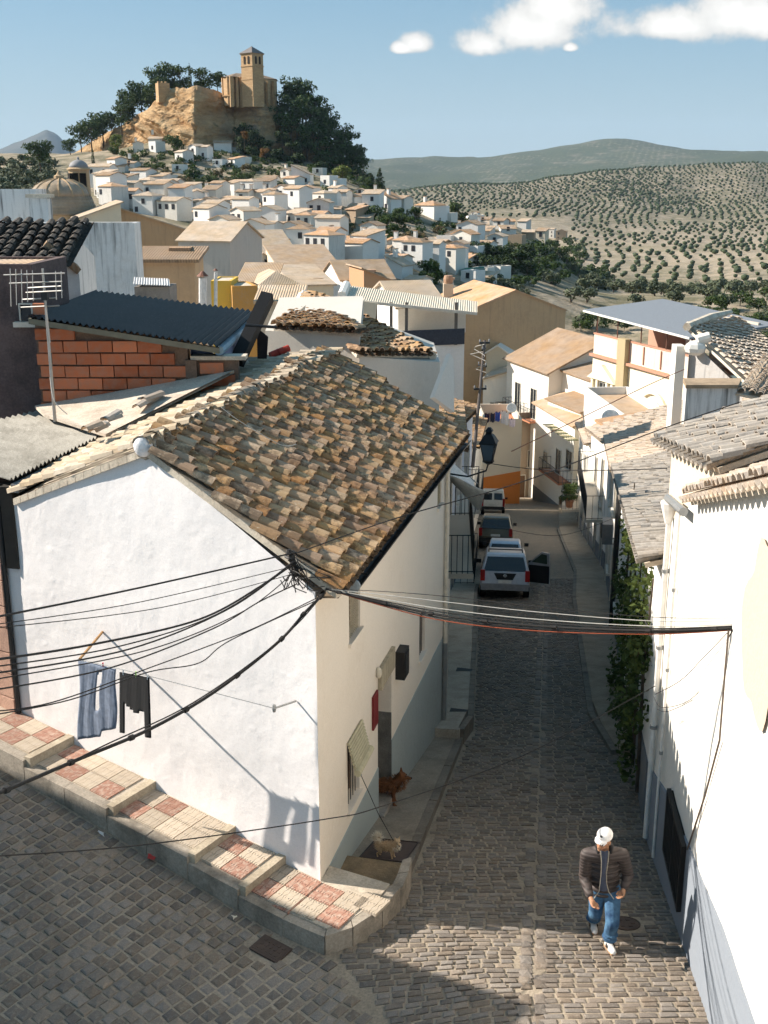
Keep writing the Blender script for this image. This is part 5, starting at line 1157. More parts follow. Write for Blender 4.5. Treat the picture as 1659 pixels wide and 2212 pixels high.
# two grey-walled houses with tiled roofs just behind the ridge
def build_ridge_neighbours():
    gw = plaster('grey_cream_render', (.60, .55, .48), .2, .4, .6); root = thing('grey_wall_house', 'grey-walled house with a long curved shadow just behind the tiled ridge', 'house', P(680, 800, 27))
    a, c = P(573, 714, 27), P(777, 722, 26); b = MB()
    b.hexa([(a.x, 27, -10), (c.x, 26, -10), (c.x, 31, -10), (a.x, 31, -10), (a.x, 27, a.z), (c.x, 26, c.z), (c.x, 31, c.z + .4), (a.x, 31, a.z + .4)]); b.build('wall', gw, root)
    tiled_slope(root, P(655, 668, 31), P(700, 690, 30), P(590, 712, 26.9), P(784, 722, 25.9), M_tile, nparts=60, seed=51)
    m_ = MB(); m_.tube([P(616, 712, 27), P(640, 694, 28.4), P(662, 672, 30)], .17, 8); m_.build('ridge_mortar', concrete('ridge_mortar', (.40, .33, .25), (.12, .10, .08), 2., .9), root)
    t2 = thing('triangular_roof_house', 'house with steep triangular brown tiled roof left of the awning terrace', 'house', P(860, 800, 27)); a, c = P(776, 770, 25.6), P(950, 782, 27.5); b = MB()
    b.hexa([(a.x, 25.6, -11), (c.x, 27.5, -11), (c.x, 31, -11), (a.x, 31, -11), (a.x, 25.6, a.z), (c.x, 27.5, c.z), (c.x, 31, c.z), (a.x, 31, a.z + .3)]); b.build('wall', gw, t2)
    tiled_slope(t2, P(652, 640, 34), P(692, 650, 34.5), P(772, 768, 25.5), P(928, 768, 27.6), M_tile, nparts=120, seed=52)
    m_ = MB(); m_.tube([P(690, 648, 34.6), P(935, 770, 27.7)], .11, 8); m_.build('verge_mortar', M_mortar, t2)
    m_ = MB(); m_.tube([P(645, 660, 33), P(655, 640, 34), P(690, 646, 34.8)], .18, 8); m_.build('ridge_mortar', M_glare, t2)
    f = thing('white_fin_wall', 'tapering white party wall rising beyond the far eave', 'wall', P(950, 870, 24.5)); m_ = MB(); m_.prism([P(928, 860, 24.2), P(972, 892, 25.2), P(972, 780, 25.2), P(964, 765, 25.0)], (.1, .1, 0)); m_.build('fin', M_glare, f)
build_ridge_neighbours()
hpx('cream_stained_house', 'cream wall with drip stains and pale roof left of the triangular roof', 560, 652, 645, 656, 52, 52, 2.5, 7, 'shed_b', .4, wallm=plaster('drip_stained_cream', (.56, .48, .37), .2, .4, .5, streak=.7), roofm=M_fr[1])
def build_terrace():
    root = thing('awning_terrace_house', 'roof terrace under a long cream corrugated awning on posts', 'house', P(880, 780, 45)); Y = 45.
    a, c = P(765, 730, 43), P(1003, 742, Y); b = MB()
    zt = c.z; b.hexa([(a.x, 43, -22), (c.x, Y, -22), (c.x + .4, Y + 6, -22), (a.x, Y + 6, -22), (a.x, 43, zt), (c.x, Y, zt), (c.x + .4, Y + 6, zt), (a.x, Y + 6, zt)]); b.build('wall', M_fw[0], root)
    f0, f1, k1, k0 = P(735, 645, 44.5), P(1031, 676, 44.5), P(1031, 651, 49.5), P(748, 616, 49.5); b = MB(); corrugated(b, f0, f1, k1, k0, 60, .012); b.build('awning', plain('cream_sheet', (.62, .54, .42), .7), root)
    b = MB(); b.hexa([f0 + Vector((0, -.01, -.09)), f1 + Vector((0, -.01, -.09)), f1 + Vector((0, .05, -.09)), f0 + Vector((0, .05, -.09)), f0 + Vector((0, -.01, .02)), f1 + Vector((0, -.01, .02)), f1 + Vector((0, .05, .02)), f0 + Vector((0, .05, .02))]); b.build('awning_fascia', plain('cream_fascia', (.66, .6, .5), .7), root)
    for x in (812, 845, 878, 985):
        q = P(x, 700, 44.8); m_ = MB(); m_.box((q.x, 44.8, lerp(zt, f0.z, .5) - .1), (.12, .12, abs(f0.z - zt) - .15)); m_.build('post', plain('grey_post', (.16, .14, .12), .7), root)
    b = MB(); s0, s1 = P(835, 738, 43.9), P(1003, 741, 44.9); b.hexa([(s0.x, s0.y - .08, zt), (s1.x, s1.y - .08, zt), (s1.x, s1.y, zt), (s0.x, s0.y, zt), (s0.x, s0.y - .08, zt + .62), (s1.x, s1.y - .08, zt + .62), (s1.x, s1.y, zt + .62), (s0.x, s0.y, zt + .62)]); b.build('terrace_screen', cloth('dark_blue_grey_screen', (.055, .06, .075)), root)
    b = MB(); b.prism([P(742, 700, 44.2), P(808, 718, 44.2), P(815, 655, 44.2), P(742, 645, 44.2)], (0, .12, 0)); b.build('side_panel', M_fw[3], root)
    b = MB(); b.hexa([(s1.x - 2.6, Y + 3.5, zt), (s1.x + .3, Y + 3.5, zt), (s1.x + .3, Y + 3.7, zt), (s1.x - 2.6, Y + 3.7, zt), (s1.x - 2.6, Y + 3.5, zt + 1.0), (s1.x + .3, Y + 3.5, zt + 1.0), (s1.x + .3, Y + 3.7, zt + 1.0), (s1.x - 2.6, Y + 3.7, zt + 1.0)]); b.build('back_parapet', M_glare, root)
    b = MB(); b.tube([P(738, 640, 45), P(748, 616, 49)], .2, 8); b.build('roof_edge', M_glare, root)
build_terrace()
t, q_ = hpx('brown_end_wall_house', 'big house with blank brown stained end wall and orange tiled roof', 1000, 684, 1222, 664, 118, 132, 13, 13, 'gable_y', 2.2, wallm=M_stainb, roofm=M_fr[3], over=.15)
t = thing('roof_chimney', 'round clay chimney pot on the orange roof of the brown end-wall house', 'chimney', P(968, 640, 128)); p = P(968, 632, 128); MB().box((p.x, 128, p.z - .2), (1.1, 1.1, 2.4)).build('stack', M_fw[3], t); MB().lathe([(.5, 0), (.55, .5), (.45, .9)], (p.x, 128, p.z + 1.0), 12).build('pot', plain('clay_pot', (.4, .25, .16), .8), t)
# pale roofs of the middle distance
hpx('black_gable_house', 'pale gable house with a black triangular opening, middle of the roofs', 513, 578, 625, 592, 150, 158, 11, 8, 'gable_y', 2.2, wallm=M_fw[1], roofm=M_fr[1])
a, b_ = P(562, 588, 153.4), P(612, 590, 156.6); t = thing('gable_opening', 'black triangular opening in the pale gable among the roofs', 'opening', (a.x, a.y, a.z)); m_ = MB(); q = [P(572, 560, 150.9), P(574, 588, 150.95), P(619, 592, 151.7), P(619, 584, 151.7)]; m_.prism(q, (0, -.45, 0)); m_.build('void', M_dark, t)
hpx('wide_roof_house', 'long pale roof behind the black gable house', 530, 545, 640, 552, 176, 186, 12, 8, 'shed_b', 3.0, wallm=M_fw[1], roofm=M_fr[1])
hpx('saddle_roof_house', 'broad tan saddle roof with pale stone end wall right of the black gable', 612, 598, 742, 580, 140, 150, 12, 8, 'shed_b', 2.6, wallm=M_fw[3], roofm=M_fr[0])
hpx('two_step_house', 'white house with stepped tan roofs and brown end wall in front of town', 738, 598, 850, 612, 118, 132, 9, 7, 'gable_x', 1.7, wallm=M_fw[0], roofm=M_fr[0], wins=(('F', 1.4, 4, .5, .8), ('F', 3.0, 4, .5, .8)))
hpx('brown_side_house', 'small orange-brown wall joined to the stepped white house', 786, 600, 850, 618, 112, 122, 6, 6, 'shed_l', 1.2, wallm=plaster('orange_brown_wall', (.46, .27, .15), .2, .4, .4), roofm=M_fr[0])
hpx('ribbed_roof_house', 'low house with ribbed tan tiled roof and small porch, left middle', 516, 612, 590, 612, 82, 82, 6, 5, 'shed_b', .9, wallm=M_fw[2], roofm=M_fr[0])
hpx('low_cream_house', 'low cream house with hipped roof beside the ribbed roof', 566, 614, 640, 612, 80, 84, 5, 5, 'hip', .8, wallm=M_fw[3], roofm=M_fr[1])
hpx('long_low_house', 'long low wall with pale tiled roof in front of the saddle roof', 640, 628, 720, 606, 92, 108, 8, 6, 'shed_b', 1.0, wallm=M_fw[3], roofm=M_fr[1])
hpx('roof_behind_awning', 'sunlit pale tile roof just behind the awning terrace', 860, 668, 960, 660, 78, 90, 8, 6, 'gable_x', 1.4, wallm=M_fw[0], roofm=M_fr[1])
for (x, y, Y, h, lab) in ((688, 612, 95, 1.4, 'tiny chimney with tile cap on the long low roof'), (800, 596, 120, 2., 'brick-capped white chimney on the stepped white house'), (682, 662, 36, .7, 'short square chimney at the tip of the triangular roof'), (972, 462 + 150, 140, 2., 'pale chimney rising beside the town trees'), (392, 560, 52, 1.6, 'white chimney stack beside the collapsed tiled roof')):
    p = P(x, y, Y); t = thing('roof_chimney', lab, 'chimney', (p.x, p.y, p.z - h)); k = h * .45; MB().box((p.x, p.y, p.z - h * .55), (k, k, h * 1.1)).build('stack', M_fw[1], t)
    for i in (-1, 1): MB().box((p.x + i * k * .3, p.y, p.z + h * .12), (k * .25, k, h * .24)).build('vent_pier', M_fw[1], t)
    MB().box((p.x, p.y, p.z + h * .28), (k * 1.3, k * 1.3, h * .1)).build('cap', M_fr[3], t)
# ------------------------------------------------------------------ right-hand row down the street
def row_house(name, label, Y0, Y1, z0, z1, depth, wallm, rise=.9, roofm=None, dado=None, nparts=0, seed=60, side=1, ov=.3):
    fx = xr if side > 0 else xl
    root = thing(name, label, 'house', (fx((Y0 + Y1) / 2), (Y0 + Y1) / 2, zA((Y0 + Y1) / 2))); b = MB(); g = -.5 if side > 0 else .5
    a, c = Vector((fx(Y0), Y0, 0)), Vector((fx(Y1), Y1, 0)); D = Vector((depth * side, 0, 0))
    q = [a, a + D, c + D, c] if side > 0 else [a + D, a, c, c + D]; zz = [z0, z0 + rise, z1 + rise, z1] if side > 0 else [z0 + rise, z0, z1, z1 + rise]
    b.hexa([(v.x, v.y, zA(v.y) - 2) for v in q] + [(v.x, v.y, z - .02) for v, z in zip(q, zz)]); b.build('wall', wallm, root)
    o = Vector((-ov * side, 0, -ov * rise / depth)); E0, E1 = Vector((a.x, Y0, z0)) + o, Vector((c.x, Y1, z1)) + o; R0, R1 = Vector((a.x + depth * side, Y0, z0 + rise)), Vector((c.x + depth * side, Y1, z1 + rise))
    tiled_slope(root, R0, R1, E0, E1, roofm or M_pinktile, nparts=nparts, seed=seed, sp=.27 if Y0 < 45 else .34, course=.36 if Y0 < 45 else .6)
    if dado:
        m_, h = dado; b = MB(); k = 8
        for i in range(k):
            Ya, Yb = lerp(Y0 + .02, Y1 - .02, i / k), lerp(Y0 + .02, Y1 - .02, (i + 1) / k); p = [Vector((fx(Ya) - .03 * side, Ya, 0)), Vector((fx(Ya) + .02 * side, Ya, 0)), Vector((fx(Yb) + .02 * side, Yb, 0)), Vector((fx(Yb) - .03 * side, Yb, 0))]
            if side < 0: p = [p[1], p[0], p[3], p[2]]
            b.hexa([(v.x, v.y, zA(v.y) - .3) for v in p] + [(v.x, v.y, zA(v.y) + h) for v in p])
        b.build('dado', m_, root)
    return root
def street_opening(root, Y, z, w, h, kind, side, mat=None, pane=None):
    fx = xr if side > 0 else xl; d = (fx(Y + .5) - fx(Y - .5)); a = math.atan2(1, d); K = Vector(ROOT[root.name])
    rz = a - math.pi if side > 0 else a
    M = Matrix.Translation(Vector((fx(Y), Y, zA(Y) + z)) - K) @ Matrix.Rotation(rz + (0 if side > 0 else 0), 4, 'Z')
    return add_opening(root, M, w, h, kind, mat or M_frame, pane)
def balcony(root, Y0, Y1, z, dep, side, h=1.0, name='balcony', gap=.14):
    fx = xr if side > 0 else xl; s = -side; p = [Vector((fx(Y0), Y0, z)), Vector((fx(Y0) + dep * s, Y0, z)), Vector((fx(Y1) + dep * s, Y1, z)), Vector((fx(Y1), Y1, z))]
    b = MB(); q = p if side < 0 else p[::-1]; b.prism([v - Vector((0, 0, .14)) for v in q], (0, 0, .14)); o = b.build(name, plaster('balcony_slab', (.62, .54, .44), .2, .5), root)
    ROOT[o.name] = ROOT[root.name]; railing(o, p, h, gap, .011); return o
M_dado = plaster('dark_grey_dado', (.17, .18, .19), .2, .3)
ivyh = row_house('ivy_house', 'white house with ragged tiled eave and ivy beyond the bright right wall', 16.2, 33.5, -5.5, -8.35, 4.5, M_fw[0], 1.1, M_grytile, (M_dado, 1.1), 120, 61)
street_opening(ivyh, 27, .3, 1.0, 2.1, 'door', 1); street_opening(ivyh, 22.5, 1.2, .9, 1.2, 'window', 1); street_opening(ivyh, 31, 1.2, .9, 1.2, 'window', 1)
b = MB(); p = Vector((xr(33.6) - .08, 33.6, 0)); b.tube([(p.x, p.y, -8.3), (p.x, p.y, zA(33.6))], .09, 8); b.build('downpipe', M_metal_dark, ivyh)
achouse = row_house('balcony_house', 'white house with air conditioner and iron balcony on the right side', 33.8, 48, -8.5, -10.6, 6, M_glare, 1.9, M_pinktile, (M_dado, .9), 60, 63)
street_opening(achouse, 37, .25, 1.0, 2.2, 'door', 1, pane=plain('brown_door_panel', (.16, .09, .05), .6)); street_opening(achouse, 41, 1.1, .9, 1.3, 'window', 1); street_opening(achouse, 45, .25, 1.0, 2.2, 'door', 1); street_opening(achouse, 44, 3.6, .9, 2.0, 'window', 1); street_opening(achouse, 38.5, 3.6, .9, 2.0, 'window', 1)
planth = row_house('long_balcony_house', 'white house with a long ornate iron balcony on the right side', 48.3, 62, -10.9, -13.2, 7, M_glare, 2.0, M_pinktile, (M_dado, .9), 0, 65)
balcony(planth, 50, 59, -15.0, .85, 1, 1.15, gap=.22)
for Y in (52, 56.5): street_opening(planth, Y, 3.0, 1.0, 2.2, 'window', 1)
for Y in (50.5, 55, 60): street_opening(planth, Y, .25, 1.0, 2.1, 'door', 1)
farr = row_house('plant_balcony_house', 'white house with a potted-plant balcony before the street bend', 62.3, 84, -14.2, -17.5, 8, M_fw[0], 2.0, M_pinktile, (M_dado, .9), 0, 67)
pb = balcony(farr, 71, 75, -20.6, 1.2, 1, 1.0, gap=.2)
for Y in (66, 73, 80): street_opening(farr, Y, 3.0, 1.0, 2.1, 'window', 1)
for Y in (65, 70, 77): street_opening(farr, Y, .25, 1.0, 2.1, 'door', 1)
def ac_unit():
    Y = 36.2; x = xr(Y) - .32; z = -11.6; t = thing('air_conditioner', 'grey box air conditioner hung on the white balcony house', 'air conditioner', (x, Y, z)); a = math.atan2(1, .175)
    MB().box((x, Y, z + .35), (.85, .34, .7), a).build('casing', plain('grey_unit', (.16, .165, .17), .5), t)
    n = Vector((-1, .17, 0)).normalized(); c = Vector((x, Y, z + .35)) + n * .18
    MB().lathe([(.26, -.01), (.26, .01), (.05, .015)], tuple(c), 16, M=frame(Vector((0, 0, 0)), Vector((0, 0, 1)), n).to_3x3().to_4x4()).build('fan_grille', M_metal_dark, t)
    for k in (-.3, .3): MB().box((x + .1, Y + k, z - .02), (.5, .04, .04), 0).build('bracket', M_metal, t)
ac_unit()
# low pavement on the right
def right_pavement():
    root = thing('right_pavement', 'grey pavement along the right side of the street with a dark kerb line', 'pavement', (xr(40), 40, zA(40))); cm = concrete('right_pavement_concrete', (.33, .27, .2), (.18, .14, .1)); ke = concrete('dark_kerb', (.22, .19, .155), (.09, .075, .06))
    b = MB(); Y = 20.
    while Y < 96:
        Yn = Y + 2; p = [Vector((xroad(Y), Y, 0)), Vector((xr(Y) + .05, Y, 0)), Vector((xr(Yn) + .05, Yn, 0)), Vector((xroad(Yn), Yn, 0))]; b.hexa([(v.x, v.y, zA(v.y) - .4) for v in p] + [(v.x, v.y, zA(v.y) + .12) for v in p]); Y = Yn
    b.build('walkway', cm, root); Y = 20.
    while Y < 70:
        Yn = Y + 1; p = [Vector((xroad(Y) - .14, Y + .01, 0)), Vector((xroad(Y) - .004, Y + .01, 0)), Vector((xroad(Yn) - .004, Yn - .01, 0)), Vector((xroad(Yn) - .14, Yn - .01, 0))]; k = MB(); k.hexa([(v.x, v.y, zA(v.y) - .3) for v in p] + [(v.x, v.y, zA(v.y) + .11) for v in p]); k.build('kerbstone', ke, root); Y = Yn
right_pavement()
# houses round the bend
t, _ = hpx('bend_house', 'white corner house with striped blind and tile-floored balcony at the bend', 1158, 882, 1243, 908, 100, 90, 8, 9.5, 'shed_b', 2.2, turned=True, wallm=M_glare, roofm=M_fr[0], wins=(('F', 6.6, 4.6, 1.2, 2.1), ('F', 9.2, 5.6, 1.4, 1.6), ('F', 8, .3, 1.4, 2.4, 'door'), ('F', 3.2, 4.8, .9, .9)), over=.35)
M_bl = plain('terracotta_floor', (.42, .18, .1), .8)
b = MB(); b.box((7.2, -.55, 4.5), (5.2, 1.1, .16)); bb = b.build('balcony', M_bl, t, world=False); railing(bb, [(4.6, 0, 4.58), (4.6, -1.08, 4.58), (9.8, -1.08, 4.58), (9.8, 0, 4.58)], 1.05, .3, .02, world=False)
for i in range(11): m_ = MB(); m_.box((4.9 + i * .62, -.5, 8.55), (.31, .9, .05)); m_.build('blind_stripe', plain('cream_stripe', (.62, .55, .36), .8) if i % 2 else plain('green_stripe', (.12, .13, .06), .8), t, world=False)
b = MB(); b.box((5.8, -.03, .8), (11.4, .08, 2.2)); b.build('dado', M_dado, t, world=False)
hpx('two_balcony_house', 'white two-storey house with two balconies and brown tiled roof at the bend', 1096, 774, 1186, 804, 110, 101, 11, 13, 'gable_x', 2.6, turned=True, wallm=M_glare, roofm=M_fr[2], wins=(('F', 2.8, 8.2, 1.2, 2.8), ('F', 6.4, 8.2, 1.2, 2.8), ('F', 3, 4.5, 1., 1.6)), over=.4)
tt = [o for o in COL.objects if o.name == 'two_balcony_house'][0]
for x0 in (1.4, 5.0): b = MB(); b.box((x0 + 1.4, -.5, 8.1), (2.9, 1., .14)); bb = b.build('balcony', M_bl, tt, world=False); railing(bb, [(x0, 0, 8.17), (x0, -.98, 8.17), (x0 + 2.8, -.98, 8.17), (x0 + 2.8, 0, 8.17)], 1.2, .28, .02, world=False)
hpx('middle_roof_house', 'brown tiled roof with white wall between the two-balcony house and the villa', 1184, 862, 1256, 892, 98, 92, 7, 9, 'shed_b', 1.2, turned=True, wallm=M_glare, roofm=M_fr[2])
hpx('upper_tan_roof_house', 'large tan tiled roof stepping up behind the bend houses', 1186, 812, 1278, 800, 104, 96, 6, 9, 'shed_b', 1.2, turned=True, wallm=M_glare, roofm=M_fr[2])
t, _ = hpx('orange_dado_house', 'blank cream wall with bright orange dado and laundry terrace', 1046, 928, 1127, 927, 95, 95, 7, 7.2, 'flat', .3, wallm=plaster('cream_blank_wall', (.66, .58, .47), .15, .25), roofm=M_bl, parapet=.9)
b = MB(); p0, p1 = 0, 3.3
b.add([(-.0, -.05, -1.), (3.26, -.05, -1.), (3.26, .02, -1.), (0, .02, -1.), (0, -.05, 2.9), (3.26, -.05, 3.5), (3.26, .02, 3.5), (0, .02, 2.9)], BOXF); b.build('orange_dado', plaster('orange_dado', (.62, .20, .045), .15, .2), t, world=False)
hpx('white_lane_house', 'narrow white house front with curtained door above the laundry terrace', 1044, 812, 1094, 830, 112, 108, 6, 12, 'shed_r', .8, wallm=M_glare, roofm=M_fr[1], wins=(('F', .9, 5.2, 1.2, 2.2), ('F', 1.2, 8.5, .8, 1.2)))
hpx('lane_end_house', 'tan plaster house with white coping between the pole and the bend', 1050, 775, 1100, 752, 118, 116, 6, 12, 'gable_y', .8, wallm=M_fw[3], roofm=M_glare)
hpx('dark_alley_house', 'shaded house with brown doors down the alley past the orange wall', 1118, 905, 1160, 900, 104, 106, 6, 9, 'flat', .3, wallm=plaster('shaded_alley_wall', (.34, .27, .2), .2, .4), roofm=M_mortar, wins=(('F', .6, 1.2, .7, 2.2, 'door'), ('F', 1.5, 4.2, .6, 1.6)))
# laundry on the terrace
for i, (x, y0, y1, w, c) in enumerate(((1052, 893, 912, 10, (.03, .02, .05)), (1064, 893, 912, 9, (.03, .03, .06)), (1075, 890, 910, 10, (.05, .09, .38)), (1087, 888, 915, 8, (.65, .63, .66)), (1095, 890, 918, 7, (.75, .73, .75)), (1107, 905, 922, 12, (.72, .62, .70)))):
    a, c2 = P(x - w / 2, y0, 94.4), P(x + w / 2, y1, 94.4); t = thing('hung_garment', ['dark purple cloth', 'black cloth', 'blue shirt', 'white cloth', 'white towel', 'pale pink sheet'][i] + ' on the laundry terrace above the orange wall', 'laundry', (a.x, 94.4, c2.z)); b = MB(); vs_ = []; n = 8
    for k in range(n + 1):
        for j in range(4): vs_.append((lerp(a.x, c2.x, k / n), 94.4 + .06 * math.sin(k * 1.9) * j / 3, lerp(a.z, c2.z, j / 3) + .05 * math.sin(k)))
    b.add(vs_, [(k * 4 + j, k * 4 + j + 1, (k + 1) * 4 + j + 1, (k + 1) * 4 + j) for k in range(n) for j in range(3)]); o = b.build('cloth', cloth('laundry_%d' % i, c), t)
    sm = o.modifiers.new('thick', 'SOLIDIFY'); sm.thickness = .02; b = MB(); b.box((lerp(a.x, c2.x, .3), 94.4, a.z), (.05, .06, .12)); b.build('peg', M_wood, t)
# ------------------------------------------------------------------ villa with pediment window, arch and canopy terrace
def build_villa():
    A, B = P(1281, 768, 88), P(1492, 812, 75.5); z = (A.z + B.z) / 2; cream = plaster('villa_cream', (.80, .72, .55), .15, .2, .5)
    t, (w, d, h, _) = house('pediment_villa', 'cream villa with pediment window, round arches and roof terrace', A, B, 7, z - 11, z, 'flat', wallm=cream, roofm=M_bl, parapet=.05)
    cor = plain('terracotta_cornice', (.46, .24, .16), .8); H = h
    b = MB(); b.box((w / 2, -.14, H - .12), (w + .3, .3, .2)); b.build('cornice', cor, t, world=False)
    b = MB(); b.box((w / 2, .1, H + .75), (w, .16, 1.45)); b.build('parapet', plaster('stained_parapet', (.70, .60, .50), .2, .5, streak=.3), t, world=False)
    b = MB(); b.box((w / 2, .1, H + 1.53), (w + .1, .26, .1)); b.build('parapet_coping', cor, t, world=False)
    for u in (.34, .4, .55, .72, .88): b = MB(); b.box((w * u, -.02, H + .75), (.1, .09, 1.3)); b.build('parapet_pier', cor, t, world=False)
    u = w * .36; b = MB(); b.box((u, -.15, H / 2 + .8), (1.1, .5, H + 1.8)); b.build('corner_pilaster', plaster('shadowed_pilaster', (.42, .34, .20), .3, .6), t, world=False)  # dark colour puts the pilaster's shadow into its render
    # pediment window
    x0 = w * .14; p = add_opening(t, Matrix.Translation((x0, 0, H - 5.0)), 1.0, 2.9, 'window', M_frame)
    for k in (-1.5, -.75, .75, 1.5): b = MB(); b.box((x0 + k, -.1, H - 3.5), (.28, .22, 3.1)); b.build('window_column', cream, t, world=False)
    b = MB(); b.prism([(x0 - 2.1, -.02, H - 1.9), (x0 + 2.1, -.02, H - 1.9), (x0, -.02, H - .65)], (0, -.3, 0)); b.build('pediment', cream, t, world=False)
    def arch(xc, r, zb, wd, dep, nm):
        b = MB(); n = 18; vs_ = []; z0 = zb
        prof = [(xc - r, z0 - 3.)] + [(xc - r * math.cos(math.pi * i / n), z0 + r * math.sin(math.pi * i / n)) for i in range(n + 1)] + [(xc + r, z0 - 3.)]
        inn = [(xc - (r - wd), z0 - 3.)] + [(xc - (r - wd) * math.cos(math.pi * i / n), z0 + (r - wd) * math.sin(math.pi * i / n)) for i in range(n + 1)] + [(xc + (r - wd), z0 - 3.)]
        for (a, c) in zip(prof, inn): vs_ += [(a[0], -dep, a[1]), (c[0], -dep, c[1]), (a[0], .02, a[1]), (c[0], .02, c[1])]
        fs = []
        for i in range(len(prof) - 1):
            o = i * 4; fs += [(o, o + 4, o + 5, o + 1), (o + 1, o + 5, o + 7, o + 3), (o + 2, o + 6, o + 4, o)]
        b.add(vs_, fs); b.build(nm, cream, t, world=False)
    arch(w * .68, 2.1, H - 3.6, .25, .2, 'arch_moulding'); arch(w * .68, 1.6, H - 3.8, .12, .12, 'arch_moulding'); arch(w * .93, .75, H - 4.2, .15, .25, 'arch_moulding')
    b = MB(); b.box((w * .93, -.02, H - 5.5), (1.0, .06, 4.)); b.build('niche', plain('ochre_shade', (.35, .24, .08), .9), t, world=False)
    b = MB(); b.box((w * .95, -.05, H - 7.2), (1.6, .12, 3.4)); b.build('pink_panel', plain('pink_panel', (.50, .25, .2), .8), t, world=False)
    b = MB(); b.box((w * .62, -.06, H - 5.2), (.05, .1, 2.6)); b.build('drain_pipe', M_cable, t, world=False)
    # canopy on thin posts
    zc = H + 3.3; m_ = MB(); c = [(-.6, -.7, zc - .1), (w + .6, -.7, zc - .5), (w + .6, 6.4, zc + .1), (-.6, 6.4, zc + .5)]; m_.add(c + [(x, y, q + .12) for x, y, q in c], BOXF); m_.build('canopy', plain('grey_canopy', (.20, .215, .235), .6), t, world=False)
    m_ = MB(); m_.box((w / 2, -.74, zc - .26), (w + 1.2, .06, .14), M=Matrix.Rotation(R(1.4), 4, 'Y')); m_.build('canopy_edge', plain('white_edge', (.7, .68, .62), .6), t, world=False)
    for u in (.02, .25, .5, .75, .98): m_ = MB(); m_.tube([(w * u, .1, H + 1.5), (w * u, .1, zc - .2)], .05, 6); m_.build('canopy_post', plain('rusty_post', (.2, .1, .07), .8), t, world=False)
    m_ = MB(); m_.box((w * .8, 5.2, H + 1.8), (w * .4, .2, 3.6)); m_.build('terrace_room', plaster('terrace_room_wall', (.55, .47, .38), .2, .4), t, world=False)
    m_ = MB(); m_.box((w * .56, 4.0, H + 1.6), (1.0, .6, 3.2)); m_.build('terrace_pier', M_glare, t, world=False)
    m_ = MB(); m_.box((w * .3, 4.8, H + 1.2), (w * .55, .2, 2.2)); m_.build('terrace_back_wall', plaster('rust_terrace_wall', (.45, .27, .19), .2, .5), t, world=False)
build_villa()
hpx('garden_wall_house', 'low white wall and shed roof below the villa', 1262, 862, 1350, 905, 76, 66, 3, 7, 'flat', .2, turned=True, wallm=M_glare, roofm=M_fr[0])
hpx('tan_roof_house', 'house with broad orange-tan tiled roof below the villa arches', 1296, 948, 1442, 960, 62, 52, 5, 6, 'shed_b', .7, turned=True, wallm=M_glare, roofm=M_fr[3], over=.3)
# ------------------------------------------------------------------ left-hand row beyond the white house
l1 = row_house('cable_house', 'cream house with railed balcony beyond the corner house', 22.3, 40, -5.2, -7.6, 4.2, M_cream, .9, M_tile, (plaster('blue_grey_dado', (.36, .40, .39), .3, .4, dirtc=(.2, .18, .14)), 1.3), 100, 71, side=-1)
bal = balcony(l1, 27.6, 33, -9.75, .72, -1, 1.05)
for Y in (29, 31.8): street_opening(l1, Y, 2.9, .9, 2.1, 'window', -1)
street_opening(l1, 25, .4, .9, 2.1, 'door', -1); street_opening(l1, 35.5, .4, .9, 2.1, 'door', -1); street_opening(l1, 37.5, 3.4, .9, 1.9, 'window', -1)
l2 = row_house('blue_shutter_house', 'house with blue shutters and stacked balconies on the shaded left side', 40.3, 58, -8.4, -11.2, 5, plaster('blueish_white', (.55, .58, .64), .2, .3), 1.2, M_tile, (M_dado, 1.0), 0, 73, side=-1)
for (Y, z, k) in ((44, -12.5, 0), (51, -14.4, 1), (44.5, -15.6, 2)): balcony(l2, Y - 1.6, Y + 1.8, z, .8, -1, 1.1, gap=.2)
bluep = plain('blue_shutter', (.05, .11, .26), .6)
for Y in (43, 45.4, 50, 53): street_opening(l2, Y, 3.8, 1.0, 2.1, 'window', -1, pane=bluep)
for Y in (42, 47, 55): street_opening(l2, Y, .4, 1.0, 2.1, 'door', -1)
l3 = row_house('van_side_house', 'plain white house beside the parked white van', 58.3, 88, -13.5, -18, 5, M_fw[1], 1.2, M_tile, (M_dado, 1.0), 0, 75, side=-1)
street_opening(l3, 62, .4, 1.0, 2.1, 'door', -1); street_opening(l3, 70, 3.2, 1.0, 1.6, 'window', -1); street_opening(l3, 80, .4, 1.0, 2.1, 'door', -1)
# white sheet slung on the balcony
def sheet():
    t = thing('white_sheet', 'white sheet slung as a shade from the left balcony', 'sheet', (xl(31) + .5, 31, -8.7)); b = MB(); n = 14; vs_ = []
    for i in range(n + 1):
        u = i / n; Y = lerp(24.5, 33.2, u)
        for j in range(7):
            v = j / 6; x = xl(Y) + lerp(.06, .85, v); z = lerp(-6.3, -8.0, u) - v * lerp(.35, .75, u) - .9 * math.sin(math.pi * u) * (.35 + .4 * v) + .02 * math.sin(i * 2 + j); vs_.append((x, Y, z))
    b.add(vs_, [(i * 7 + j, i * 7 + j + 1, (i + 1) * 7 + j + 1, (i + 1) * 7 + j) for i in range(n) for j in range(6)]); o = b.build('cloth', cloth('white_sheet_cloth', (.74, .72, .68)), t, smooth=True); m_ = o.modifiers.new('thick', 'SOLIDIFY'); m_.thickness = .015
    b = MB(); b.tube([(xl(33.2) + .02, 33.2, -8.02), (xl(33.2) + .95, 33.2, -8.8)], .02, 6); b.build('rod', M_metal, t)
sheet()
